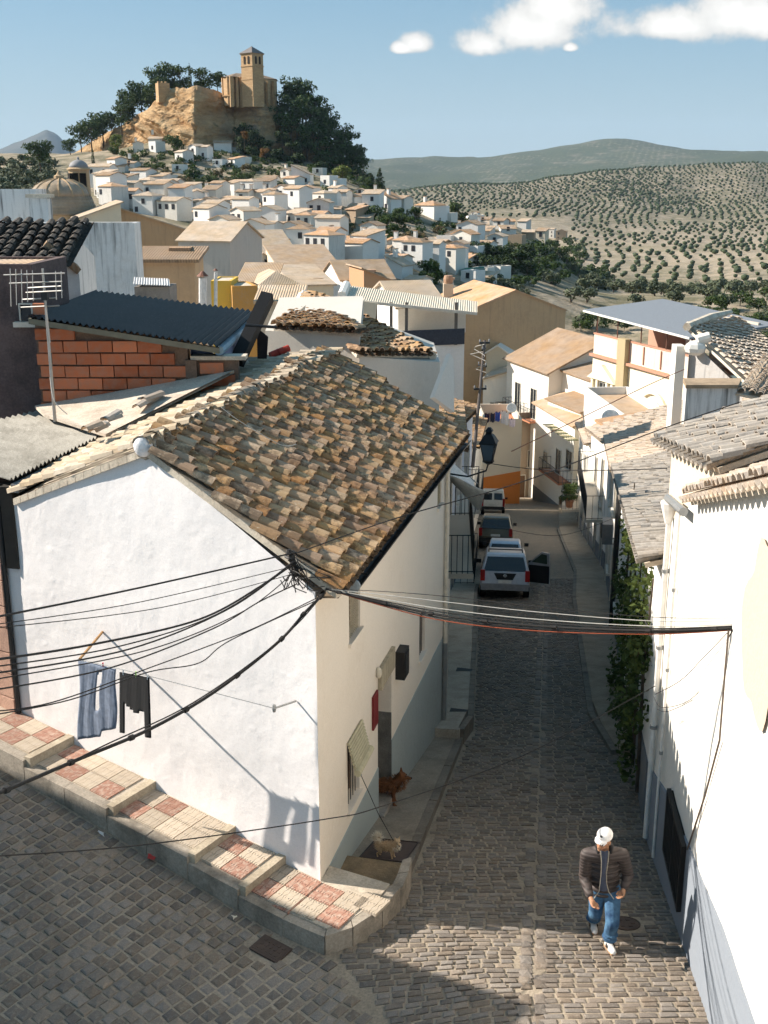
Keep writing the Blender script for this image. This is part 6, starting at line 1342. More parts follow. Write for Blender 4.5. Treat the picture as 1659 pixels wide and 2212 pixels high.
# mast with cables and street lantern
t = thing('cable_mast', 'thin leaning utility mast strung with cables beside the far eave', 'mast', P(1024, 985, 24)); a, c = P(1021, 1010, 24), P(1047, 735, 24.6); MB().tube([a, c], [.04, .028], 8).build('mast', plain('weathered_steel', (.13, .11, .1), .7), t)
for k, (u, l) in enumerate(((.98, .12), (.93, .17), (.8, .12), (.62, .14))):
    p = a.lerp(c, u); MB().box(p, (l * 2, .04, .04), .3 + k).build('crossbar', M_metal_dark, t)
    for s_ in (-1, 1): MB().lathe([(.012, 0), (.018, .03), (.01, .06)], tuple(p + Vector((s_ * l * .9 * math.cos(.3 + k), s_ * l * .9 * math.sin(.3 + k), .02))), 8).build('insulator', plain('grey_insulator', (.3, .3, .3), .4), t)
rr = random.Random(17)
for k in range(3):
    p = a.lerp(c, rr.uniform(.55, .95)); pts = [p + Vector((.28 * math.sin(j * .9 + k) * (j % 5) / 4, .1 * math.cos(j * 1.3 + k), .06 * j - .2)) for j in range(6)]; MB().tube(pts, .009, 4).build('loose_cable', plain('pale_cable', (.5, .46, .4), .6), t)
def lantern():
    c = P(1056, 958, 26.5); t = thing('street_lantern', 'black four-sided street lantern on a wall bracket on the left', 'street lamp', tuple(c)); bk = plain('black_iron', (.012, .012, .014), .45)
    b = MB(); b.lathe([(.27, 0), (.30, .03), (.16, .2), (.1, .24), (.1, .3), (.13, .31), (.05, .4)], tuple(c), 4, M=Matrix.Rotation(R(30), 4, 'Z')); b.build('hood', bk, t)
    g = MB(); g.lathe([(.13, -.42), (.24, -.0)], tuple(c), 4, M=Matrix.Rotation(R(30), 4, 'Z')); g.build('glass', glass_dark('lantern_glass', (.05, .07, .09)), t)
    for k in range(4):
        an = R(30) + k * math.pi / 2; MB().tube([c + Vector((.135 * math.cos(an), .135 * math.sin(an), -.43)), c + Vector((.25 * math.cos(an), .25 * math.sin(an), .0))], .014, 5).build('corner_bar', bk, t)
    MB().lathe([(.04, -.52), (.14, -.46), (.14, -.42)], tuple(c), 8).build('base_ring', bk, t)
    w = Vector((xl(26.5), 26.5, c.z - .75)); MB().tube([c + Vector((0, 0, -.5)), c + Vector((-.05, 0, -.68)), w.lerp(c, .5) + Vector((0, 0, -.45)), w], .022, 6).build('bracket', bk, t)
lantern()
# ------------------------------------------------------------------ parked vehicles (local y forward, x right, z up, origin on the ground at the middle)
def paint(name, c, metal=.3, rough=.35):
    key = ('paint', name)
    if key not in MATS:
        n = NT(name); k = n.noise(n.co(), 6, 4); n.col(n.hsv(c, v=n.ramp(k, .3, .7, .9, 1.08))); n.b.inputs['Metallic'].default_value = metal; n.b.inputs['Roughness'].default_value = rough; n.b.inputs['Coat Weight'].default_value = .4; MATS[key] = n.m
    return MATS[key]
def vehicle(name, label, cat, loc, hd, prof, W_, belt, roofw, col, cabin, rear, wheels, wr=.36, kind='suv', rails=False, opendoor=False, group=None):
    t = thing(name, label, cat, loc, 0, group); pit = math.atan(.215); t.rotation_euler = Euler((-pit, 0, hd), 'ZYX') if False else Euler((-pit, 0, hd), 'XYZ')
    zmax = max(p[1] for p in prof)
    def hw(z): return W_ / 2 * (1 if z <= belt else lerp(1, roofw, ((z - belt) / (zmax - belt)) ** .9)) * (1 if z > .45 else .96)
    b = MB(); n = len(prof); secs = [-1, -.93, .93, 1]; vs_ = []
    cy0 = sum(p[0] for p in prof) / n; cz0 = sum(p[1] for p in prof) / n
    for s_ in secs:
        for (y, z) in prof:
            k = 1 if abs(s_) < .99 else .965; yy, zz = cy0 + (y - cy0) * k, (z - .05 if z > 1.0 and abs(s_) > .99 else z); vs_.append((s_ * hw(z), yy, zz))
    fs = [tuple(range(n))[::-1], tuple(range(3 * n, 4 * n))]
    for j in range(3):
        for i in range(n): fs.append((j * n + i, j * n + (i + 1) % n, (j + 1) * n + (i + 1) % n, (j + 1) * n + i))
    b.add(vs_, fs); body = b.build('body', col, t, world=False)
    gl = glass_dark('car_glass', (.012, .014, .016)); blk = plain('black_trim', (.015, .015, .016), .5); red = plain('red_lamp', (.30, .012, .01), .3); chrome = plain('bright_metal', (.55, .55, .55), .25, .9)
    y0, y1, z0, z1, sl0, sl1 = cabin
    for s_ in (-1, 1):
        k = 3 if kind != 'van' else 1
        for i in range(k):
            a, c = i / k + .015, (i + 1) / k - .015; f = lambda u, z: lerp(y0 + (sl0 if z > z0 else 0), y1 - (sl1 if z > z0 else 0), u)
            p = [(f(a, z0), z0), (f(c, z0), z0), (f(c, z1), z1), (f(a, z1), z1)]; m_ = MB(); o = .012
            v = [(s_ * (hw(z) * .985 + o), y, z) for y, z in p] + [(s_ * (hw(z) * .93), y, z) for y, z in p]; m_.add(v, BOXF if s_ < 0 else [q[::-1] for q in BOXF]); m_.build('side_window', gl, t, world=False)
    z0, z1, w0, w1, ya, yb = rear; m_ = MB(); p = [(-w0, ya - .015, z0), (w0, ya - .015, z0), (w1, yb - .015, z1), (-w1, yb - .015, z1)]
    if kind == 'van':
        for s_ in (-1, 1): m_ = MB(); q = [(s_ * .08, ya - .02, z0), (s_ * w0, ya - .02, z0), (s_ * w1, yb - .02, z1), (s_ * .08, yb - .02, z1)]; m_.add(q + [(x, y + .04, z) for x, y, z in q], BOXF); m_.build('rear_window', gl, t, world=False)
    else: m_.add(p + [(x, y + .05, z) for x, y, z in p], BOXF); m_.build('rear_window', gl, t, world=False)
    yr = min(p[0] for p in prof); yf = max(p[0] for p in prof)
    m_ = MB(); m_.box((0, yr - .02, .52), (W_ * .97, .16, .24)); bp = m_.build('rear_bumper', blk if kind != 'suv' else plain('grey_bumper', (.22, .22, .23), .6), t, world=False)
    m_ = MB(); m_.box((0, yf - .0, .5), (W_ * .94, .18, .28)); m_.build('front_bumper', blk, t, world=False)
    m_ = MB(); m_.box((0, yr - .035, .78 if kind != 'suv' else .72), (.5, .02, .12)); m_.build('number_plate', plain('plate_white', (.6, .6, .56), .5), t, world=False)
    for s_ in (-1, 1):
        m_ = MB(); m_.box((s_ * (W_ / 2 - .09), yr + .005, .95), (.17, .07, .42 if kind != 'van' else .6)); m_.build('tail_light', red, t, world=False)
        m_ = MB(); m_.box((s_ * (W_ / 2 - .2), yf - .03, .75), (.32, .1, .2)); m_.build('headlight', plain('lamp_glass', (.5, .5, .5), .2), t, world=False)
        m_ = MB(); m_.box((s_ * (W_ / 2 + .12), y1 - .35 if kind == 'van' else cabin[1] - .3, 1.12), (.2, .1, .16)); m_.build('wing_mirror', blk, t, world=False)
        for yw in wheels:
            m_ = MB(); Mx = Matrix.Rotation(R(90), 4, 'Y'); m_.lathe([(wr * .62, -.1), (wr * .95, -.11), (wr, -.08), (wr, .08), (wr * .95, .11), (wr * .62, .1)], (s_ * (W_ / 2 - .1), yw, wr), 20, M=Mx); w = m_.build('wheel', plain('tyre_rubber', (.012, .012, .012), .8), t, world=False)
            m_ = MB(); m_.lathe([(wr * .6, -.1), (wr * .6, .1), (wr * .2, .12)], (s_ * (W_ / 2 - .1), yw, wr), 12, M=Mx); m_.build('rim', chrome, w, world=False)
    if rails:
        for s_ in (-1, 1): m_ = MB(); m_.tube([(s_ * hw(zmax) * .86, yr + .5, zmax + .02), (s_ * hw(zmax) * .86, yr + .6, zmax + .09), (s_ * hw(zmax) * .86, yr + 2.2, zmax + .09), (s_ * hw(zmax) * .86, yr + 2.35, zmax + .02)], .022, 6); m_.build('roof_rail', blk, t, world=False)
        m_ = MB(); m_.tube([(-hw(zmax) * .86, yr + .75, zmax + .09), (hw(zmax) * .86, yr + .75, zmax + .09)], .025, 6); m_.build('roof_bar', blk, t, world=False)
        m_ = MB(); m_.add([(-.42, yr - .025, 1.04), (.42, yr - .025, 1.04), (.3, yr - .03, .80), (-.3, yr - .03, .80), (-.42, yr + .05, 1.04), (.42, yr + .05, 1.04), (.3, yr + .05, .80), (-.3, yr + .05, .80)], BOXF); gr = m_.build('tailgate_panel', blk, t, world=False)
        m_ = MB(); m_.lathe([(.065, -.01), (.065, .01), (.05, .014)], (0, yr - .05, .95), 16, M=Matrix.Rotation(R(90), 4, 'X')); m_.box((0, yr - .055, .95), (.16, .012, .025)); m_.build('emblem', chrome, gr, world=False)
    if opendoor:
        d = bpy.data.objects.new('door', None); COL.objects.link(d); d.parent = t; d.location = (W_ / 2 - .02, cabin[1] - .7, .0); d.rotation_euler = (0, 0, R(58)); ROOT[d.name] = (0, 0, 0)
        m_ = MB(); q = [(0, 0, .38), (0, -1.0, .38), (0, -1.0, belt), (0, -.96, 1.6), (0, -.62, 1.63), (0, -.05, belt + .06)]; m_.prism(q, (.07, 0, 0)); m_.build('door_panel', col, d, world=False); m_ = MB(); m_.prism([(-.012, y, z) for _, y, z in q[:3]] + [(-.012, -.05, belt)], (.01, 0, 0)); m_.build('door_trim', blk, d, world=False)
        m_ = MB(); q = [(.075, -.9, belt + .08), (.075, -.88, 1.52), (.075, -.64, 1.55), (.075, -.2, belt + .12)]; m_.prism(q, (.01, 0, 0)); q = [(-.015, y, z) for _, y, z in q]; m_.prism(q, (.01, 0, 0)); m_.build('door_window', glass_dark('tinted_glass', (.05, .07, .05)), d, world=False)
    return t
def spot(Y, off): return (kerb_x(Y) + off, Y, zA(Y) + .02)
SUVP = [(-2.3, .42), (2.3, .42), (2.42, .75), (2.3, 1.0), (1.25, 1.13), (.45, 1.66), (.2, 1.75), (-1.95, 1.78), (-2.12, 1.72), (-2.36, 1.08), (-2.4, .6)]
vehicle('silver_suv', 'silver off-road car with its driver side door open, nearest in the parked line', 'car', (4.80, 42.1, zA(42.1) + .0), -R(6), SUVP, 1.86, 1.08, .80, paint('silver_paint', (.42, .43, .46), .5, .3), (-1.9, 1.15, 1.12, 1.6, .12, .72), (1.12, 1.64, .80, .68, -2.36, -2.16), (-1.45, 1.45), .37, 'suv', True, True)
HAT = [(-1.95, .35), (1.95, .35), (2.05, .6), (1.95, .82), (1.0, .92), (.3, 1.38), (0, 1.45), (-1.2, 1.44), (-1.5, 1.36), (-1.95, .98), (-2.05, .6)]
vehicle('pale_hatchback', 'pale blue hatchback roof showing between the silver and the dark pickup', 'car', (5.6, 49.2, zA(49.2) + .0), -R(7), HAT, 1.7, .92, .78, paint('pale_blue_paint', (.40, .45, .52), .3, .35), (-1.5, .85, .95, 1.34, .2, .5), (1.0, 1.33, .68, .58, -1.92, -1.6), (-1.25, 1.25), .31, 'car')
PICK = [(-2.5, .45), (2.4, .45), (2.5, .8), (2.4, 1.02), (1.4, 1.12), (.65, 1.64), (.4, 1.72), (-.75, 1.72), (-.9, 1.66), (-1.1, 1.10), (-2.5, 1.08), (-2.55, .7)]
vehicle('brown_pickup', 'dark brown-green double-cab pickup behind the pale hatchback', 'pickup', (6.3, 60.0, zA(60) + .0), -R(7), [(-2.5, .45), (2.4, .45), (2.5, .8), (2.4, 1.02), (1.4, 1.12), (.65, 1.68), (.4, 1.76), (-2.0, 1.76), (-2.2, 1.7), (-2.46, 1.10), (-2.55, .7)], 1.8, 1.1, .8, paint('brown_green_paint', (.10, .09, .06), .3, .4), (-1.0, 1.3, 1.13, 1.6, .1, .7), (1.13, 1.62, .78, .66, -2.47, -2.24), (-1.5, 1.5), .37, 'pickup')
VAN = [(-2.0, .4), (2.0, .4), (2.1, .7), (1.95, 1.0), (1.2, 1.15), (.6, 1.8), (.4, 1.9), (-1.85, 1.92), (-1.98, 1.85), (-2.05, 1.0), (-2.05, .6)]
vehicle('white_van', 'small white van with two rear windows, farthest of the parked line', 'van', (8.5, 84, zA(84) + .0), -R(6), VAN, 1.8, 1.1, .86, paint('white_van_paint', (.68, .66, .6), .0, .4), (.1, 1.2, 1.2, 1.7, .1, .4), (1.15, 1.66, .72, .68, -2.05, -2.02), (-1.3, 1.3), .32, 'van')
# ------------------------------------------------------------------ the town on its slope
# blocks of houses: (pixel frame ox, oy, scale, description of the row, [(x0, x1, eave y, base y, kind)...]) - a pixel pair plus the terrain gives each house its place and size
TOWN = [
 (165.9, 265.4, .24, 'just under the cliff', [(495, 590, 185, 262, 'G'), (590, 705, 180, 265, 'B'), (640, 760, 145, 185, 'S'), (1000, 1098, 108, 170, 'B'), (1100, 1178, 140, 178, 'F'), (1160, 1240, 158, 200, 'F'), (1228, 1390, 180, 255, 'F'), (1395, 1475, 215, 262, 'F')]),
 (165.9, 265.4, .24, 'in the second row under the cliff', [(810, 955, 262, 352, 'F'), (958, 1058, 208, 318, 'G'), (1062, 1160, 218, 330, 'F'), (1200, 1298, 342, 400, 'B'), (1302, 1415, 326, 395, 'F'), (1420, 1560, 322, 358, 'B')]),
 (165.9, 265.4, .24, 'below the rock pinnacle', [(190, 345, 325, 452, 'F'), (352, 400, 390, 452, 'F'), (405, 510, 362, 405, 'F'), (840, 960, 388, 450, 'B')]),
 (165.9, 265.4, .24, 'on the scrubby terraces', [(305, 470, 492, 560, 'F'), (472, 570, 482, 548, 'F'), (362, 480, 556, 612, 'F'), (665, 835, 484, 548, 'B'), (655, 780, 535, 600, 'G')]),
 (165.9, 265.4, .24, 'right of the domed church', [(150, 318, 622, 720, 'H'), (320, 395, 625, 720, 'F'), (400, 530, 690, 730, 'F'), (535, 640, 642, 688, 'F'), (540, 665, 692, 732, 'F'), (680, 790, 658, 712, 'G')]),
 (165.9, 265.4, .24, 'in the upper middle row', [(770, 940, 642, 700, 'F'), (945, 1060, 650, 690, 'B'), (1062, 1260, 642, 692, 'F'), (1270, 1398, 592, 645, 'F'), (1400, 1530, 622, 752, 'F'), (1532, 1659, 622, 756, 'F')]),
 (165.9, 265.4, .24, 'in the middle row', [(640, 755, 742, 790, 'F'), (762, 848, 702, 752, 'G'), (852, 1075, 716, 792, 'F'), (1080, 1218, 694, 800, 'Gg'), (1222, 1380, 694, 745, 'F'), (1245, 1342, 748, 802, 'F'), (1350, 1440, 760, 812, 'B')]),
 (165.9, 265.4, .24, 'in the lower middle row', [(740, 885, 792, 838, 'F'), (890, 965, 815, 852, 'F'), (972, 1145, 832, 872, 'F'), (1150, 1262, 804, 845, 'B'), (1330, 1438, 832, 870, 'F'), (1445, 1600, 794, 842, 'F')]),
 (165.9, 265.4, .24, 'in the row left of the grey wall', [(1170, 1380, 882, 922, 'F'), (1382, 1445, 850, 925, 'Gg'), (1450, 1600, 872, 985, 'F'), (1190, 1430, 942, 990, 'F')]),
 (530.9, 331.8, .24, 'on the ridge under the dark pines', [(30, 125, 252, 305, 'G'), (130, 262, 218, 290, 'F'), (265, 385, 150, 225, 'G'), (270, 440, 222, 300, 'F'), (392, 580, 188, 285, 'Sl'), (600, 664, 142, 198, 'B'), (632, 738, 212, 300, 'B'), (742, 825, 238, 300, 'B'), (682, 818, 308, 440, 'F')]),
 (530.9, 331.8, .24, 'below the ridge houses', [(0, 74, 346, 460, 'F'), (78, 222, 346, 450, 'F'), (228, 412, 362, 425, 'F'), (418, 515, 352, 385, 'G'), (450, 600, 312, 350, 'B'), (520, 680, 372, 405, 'F')]),
 (530.9, 331.8, .24, 'in the terrace row of the centre', [(240, 372, 418, 490, 'B'), (392, 522, 432, 490, 'F'), (530, 755, 424, 482, 'F'), (70, 175, 468, 512, 'F'), (182, 305, 492, 528, 'F')]),
 (530.9, 331.8, .24, 'above the central shrubs', [(0, 132, 542, 592, 'F'), (190, 330, 548, 660, 'G'), (332, 442, 552, 640, 'F'), (448, 558, 528, 582, 'F'), (560, 688, 522, 592, 'F'), (692, 850, 500, 600, 'F'), (856, 960, 505, 620, 'Fb')]),
 (530.9, 331.8, .24, 'among the shrubs at the centre', [(80, 160, 652, 722, 'B'), (162, 325, 664, 724, 'G'), (232, 315, 734, 782, 'B'), (318, 392, 702, 780, 'B'), (0, 100, 742, 800, 'F')]),
 (530.9, 331.8, .24, 'on the shoulder below the yellow-green tree', [(850, 956, 384, 442, 'G'), (960, 1068, 336, 392, 'G'), (905, 1060, 394, 445, 'F'), (1082, 1240, 348, 430, 'G'), (1172, 1288, 408, 525, 'Sl'), (1292, 1410, 402, 520, 'F'), (982, 1085, 578, 642, 'Fb'), (930, 1000, 474, 522, 'Fb')]),
 (530.9, 331.8, .24, 'in the long white row behind the pale roofs', [(372, 530, 802, 838, 'F'), (552, 698, 852, 890, 'G'), (622, 925, 808, 862, 'F'), (930, 1090, 802, 862, 'F'), (742, 958, 864, 932, 'F'), (980, 1075, 892, 960, 'F'), (1078, 1170, 895, 982, 'G'), (1102, 1258, 856, 912, 'F'), (1262, 1390, 784, 832, 'G'), (1262, 1400, 852, 912, 'F'), (1402, 1570, 838, 882, 'F'), (570, 790, 738, 792, 'B'), (1542, 1650, 784, 832, 'G')]),
 (530.9, 331.8, .24, 'nearest below the white row', [(1215, 1378, 942, 1050, 'F'), (1222, 1382, 1010, 1105, 'Sl'), (1475, 1655, 896, 962, 'Bb'), (1552, 1656, 952, 1000, 'F')]),
 (829.5, 398.2, .24, 'on the right shoulder', [(198, 450, 190, 272, 'H'), (452, 500, 212, 300, 'B'), (505, 560, 272, 312, 'B')]),
 (829.5, 398.2, .24, 'on the upper spur', [(765, 842, 256, 285, 'G'), (752, 905, 292, 332, 'B'), (822, 938, 318, 362, 'F'), (822, 936, 366, 402, 'F'), (952, 1062, 328, 402, 'F'), (1068, 1178, 334, 384, 'F'), (1052, 1190, 402, 448, 'F'), (1182, 1265, 334, 392, 'F'), (1232, 1338, 432, 482, 'Fb'), (1342, 1440, 422, 500, 'Fb'), (1442, 1530, 404, 482, 'F'), (1532, 1640, 424, 500, 'Gb')]),
 (829.5, 398.2, .24, 'on the middle of the spur', [(642, 742, 452, 484, 'F'), (744, 950, 420, 446, 'F'), (892, 1070, 470, 552, 'G'), (1082, 1240, 474, 545, 'Bb'), (672, 788, 504, 560, 'F'), (552, 718, 536, 680, 'Gg'), (722, 790, 574, 690, 'B'), (792, 930, 534, 592, 'F')]),
 (829.5, 398.2, .24, 'on the near flank of the spur', [(300, 400, 524, 592, 'G'), (402, 480, 528, 592, 'Fb'), (484, 552, 484, 600, 'B'), (20, 150, 512, 555, 'G'), (0, 150, 572, 622, 'F'), (152, 330, 562, 612, 'F'), (334, 478, 564, 614, 'B'), (530, 690, 634, 668, 'F'), (602, 735, 668, 715, 'F'), (222, 420, 618, 664, 'Bb'), (312, 430, 684, 726, 'F'), (432, 530, 650, 690, 'F')]),
 (829.5, 398.2, .24, 'at the foot of the spur', [(132, 280, 862, 905, 'F'), (680, 770, 802, 890, 'B'), (772, 900, 772, 830, 'B'), (902, 1005, 758, 815, 'B'), (790, 920, 838, 880, 'S')]),
]
rt = random.Random(23)
FARWIN = {}
def build_town():
    win_me = FARWIN
    for w, h in ((.8, 1.1), (1.0, 1.5), (.9, 2.0)):
        b = MB(); b.box((0, -.02, h / 2), (w, .08, h)); win_me[(w, h)] = b.mesh('window', M_dark if False else plain('far_window', (.035, .035, .04), .4))
    sill = MB().box((0, -.06, -.06), (1.3, .2, .1)).mesh('sill', M_frame)
    for (ox, oy, sc, where, rows) in TOWN:
        order = sorted(range(len(rows)), key=lambda k: rows[k][0] + rows[k][1])
        rank = {k: i for i, k in enumerate(order)}
        for k, (x0, x1, ye, yb, kind) in enumerate(rows):
            X0, X1, YE, YB = ox + sc * x0, ox + sc * x1, oy + sc * ye, oy + sc * yb
            xm = (X0 + X1) / 2; g = on_terrain(xm, YB)
            if g is None: continue
            Y = g.y; top = P(xm, YE, Y); w = (X1 - X0) * mpp(top); h = max(2.4, top.z - g.z)
            rz = rt.uniform(-.8, -.25) if rt.random() < .75 else rt.uniform(-.2, .2); dep = min(8, max(4, w * rt.uniform(.6, .85))); wr = max(3.4, (w - dep * abs(math.sin(rz)) * .7) / math.cos(rz))
            roof = {'F': 'gable_x' if rt.random() < .6 else 'shed_b', 'G': 'gable_y', 'B': 'flat', 'S': 'shed_b', 'H': 'hip'}[kind[0]]
            if kind == 'Sl': roof = 'shed_l'
            rise = {'gable_x': dep * .15, 'gable_y': wr * .18, 'flat': 0, 'shed_b': dep * .2, 'shed_l': wr * .45, 'hip': min(wr, dep) * .25}[roof]
            wm = M_fw[rt.choice((0, 0, 0, 0, 1, 1, 2))]; wn = {0: 'white', 1: 'cream-white', 2: 'grey-white'}[M_fw.index(wm)]
            if kind[-1] == 'b': wm = M_fw[4] if rt.random() < .5 else M_fw[3]; wn = 'bare brown'
            if kind[-1] == 'g': wm = M_fw[2]; wn = 'grey-sided'
            ri = rt.choice((0, 0, 1, 1, 2, 3)); rm = M_fr[ri]; rn = ['tan', 'pale', 'brown', 'orange'][ri]
            size = 'small' if w < 5 else ('wide' if w > 11 else 'mid-sized')
            rtxt = {'gable_x': rn + ' roof', 'shed_b': rn + ' lean-to roof', 'gable_y': 'gabled', 'flat': 'flat-topped', 'shed_l': 'slant-roofed', 'hip': 'hip-roofed'}[roof]
            pos_ = 'alone' if len(rows) == 1 else ('leftmost' if rank[k] == 0 else ('rightmost' if rank[k] == len(rows) - 1 else ORD[rank[k]] + ' from left'))
            lab = f'{size} {wn} house, {rtxt}, {pos_} {where}'; lab = lab if len(lab.split()) <= 16 else f'{wn} house, {pos_} {where}'
            c, s_ = math.cos(rz), math.sin(rz); A = Vector((top.x - c * wr / 2 + dep * abs(s_) * .35, Y - s_ * wr / 2 + abs(s_) * wr * .3, 0)); B = A + Vector((c * wr, s_ * wr, 0))
            t, (w_, d_, h_, _) = house('town_house', lab, A, B, dep, g.z, top.z, roof, rise, wm, rm, over=.3, group='white houses of the hill town', parapet=.5, zb=7)
            n = max(1, int(wr / 2.7)); storeys = 2 if h > 4.6 else 1
            for st in range(storeys):
                for i in range(n):
                    if rt.random() < .12: continue
                    ww, wh = rt.choice(((.8, 1.1), (.8, 1.1), (1.0, 1.5), (.9, 2.0))); z = .9 + st * 2.7
                    if z + wh > h - .3: continue
                    o = inst('window', win_me[(ww, wh)], t, loc=((i + .5) * wr / n + rt.uniform(-.3, .3), 0, z))
                    if rt.random() < .5: inst('sill', sill, o)
            if rt.random() < .7 and dep > 5:
                o = inst('window', win_me[(.8, 1.1)], t, loc=(0, dep * .4, min(h - 1.6, 2.8)), rot=(0, 0, R(-90)))
                if h > 2: pass
            if rt.random() < .3 and roof != 'flat':
                b = MB(); b.box((wr * .3, dep * .4, h + rise * .7 + .6), (.7, .7, 1.5)); ch = b.build('chimney', wm, t, world=False); b = MB(); b.box((wr * .3, dep * .4, h + rise * .7 + 1.42), (.9, .9, .12)); b.build('chimney_cap', rm, ch, world=False)
def fill_town():
    q = random.Random(41); taken = [Vector(o.location) for o in COL.objects if o.name.startswith('town_house') and o.parent is None]; got = []
    for _ in range(4000):
        x = q.uniform(215, 1010); lo = np.interp(x, [215, 420, 600, 760, 1010], [400, 425, 425, 445, 520]); hi = np.interp(x, [215, 400, 560, 700, 850, 1010], [445, 480, 565, 585, 580, 590]); y = q.uniform(lo, hi)
        if 690 < x < 1000 and 462 < y < 525: continue
        g = on_terrain(x, y)
        if g is None or any((g - t_).length < 5.4 for t_ in taken): continue
        taken.append(g); got.append((x, y, g))
        if len(got) >= 210: break
    tiers = {}
    for x, y, g in got: tiers.setdefault(int((y - 400) / 16), []).append((x, y, g))
    for ti, lst in sorted(tiers.items()):
        lst.sort(key=lambda e: e[0]); n = len(lst)
        for i, (x, y, g) in enumerate(lst):
            w = q.uniform(3.8, 6); h = q.uniform(3.2, 5.4); rz = q.uniform(-.8, -.15); d = q.uniform(3.5, 5.2); roof = q.choice(('gable_x', 'gable_x', 'shed_b', 'gable_y', 'hip')); ri = q.choice((0, 1, 1, 2, 3)); wi = q.choice((0, 0, 1, 2)); c, s_ = math.cos(rz), math.sin(rz); A = g + Vector((-c * w / 2, -s_ * w / 2, 0)); pos_ = 'leftmost' if i == 0 else ('rightmost' if i == n - 1 else (ORD[i] + ' from left' if i <= n / 2 else ORD[n - 1 - i] + ' from right'))
            t, _ = house('town_house', f"{['white', 'cream-white', 'grey-white'][wi]} {['tan', 'pale', 'brown', 'orange'][ri]}-roofed infill house, {pos_} of the {ORD[ti]} tier down the town", A, A + Vector((c * w, s_ * w, 0)), d, g.z, g.z + h, roof, {'gable_x': d * .15, 'shed_b': d * .2, 'gable_y': w * .17, 'hip': d * .18}[roof], M_fw[wi], M_fr[ri], group='white houses of the hill town', zb=7)
            for k in range(int(w / 1.8)):
                if q.random() < .9: inst('window', FARWIN[(.8, 1.1)], t, loc=((k + .5) * 1.8, 0, q.choice((.5, h - 1.7))))
build_town()
fill_town()
# green netting and awnings that stand out in the town
p = P(1020, 588, on_terrain(1020, 600).y - 1.0); t = thing('green_netting', 'bright green netting over a roof terrace at the foot of the spur', 'netting', tuple(p)); b = MB(); b.hexa([(p.x - 2.6, p.y, p.z - 1.6), (p.x + 2.8, p.y, p.z - 1.6), (p.x + 2.8, p.y + 3, p.z - 1.6), (p.x - 2.6, p.y + 3, p.z - 1.6), (p.x - 2.4, p.y, p.z + .4), (p.x + 2.6, p.y, p.z + .7), (p.x + 2.6, p.y + 3, p.z + .9), (p.x - 2.4, p.y + 3, p.z + .6)]); b.build('net', cloth('green_net', (.02, .16, .09)), t); MB().tube([(p.x - 2.6, p.y - .05, p.z + .45), (p.x + 2.8, p.y - .05, p.z + .78)], .06, 6).build('pole', M_metal, t)
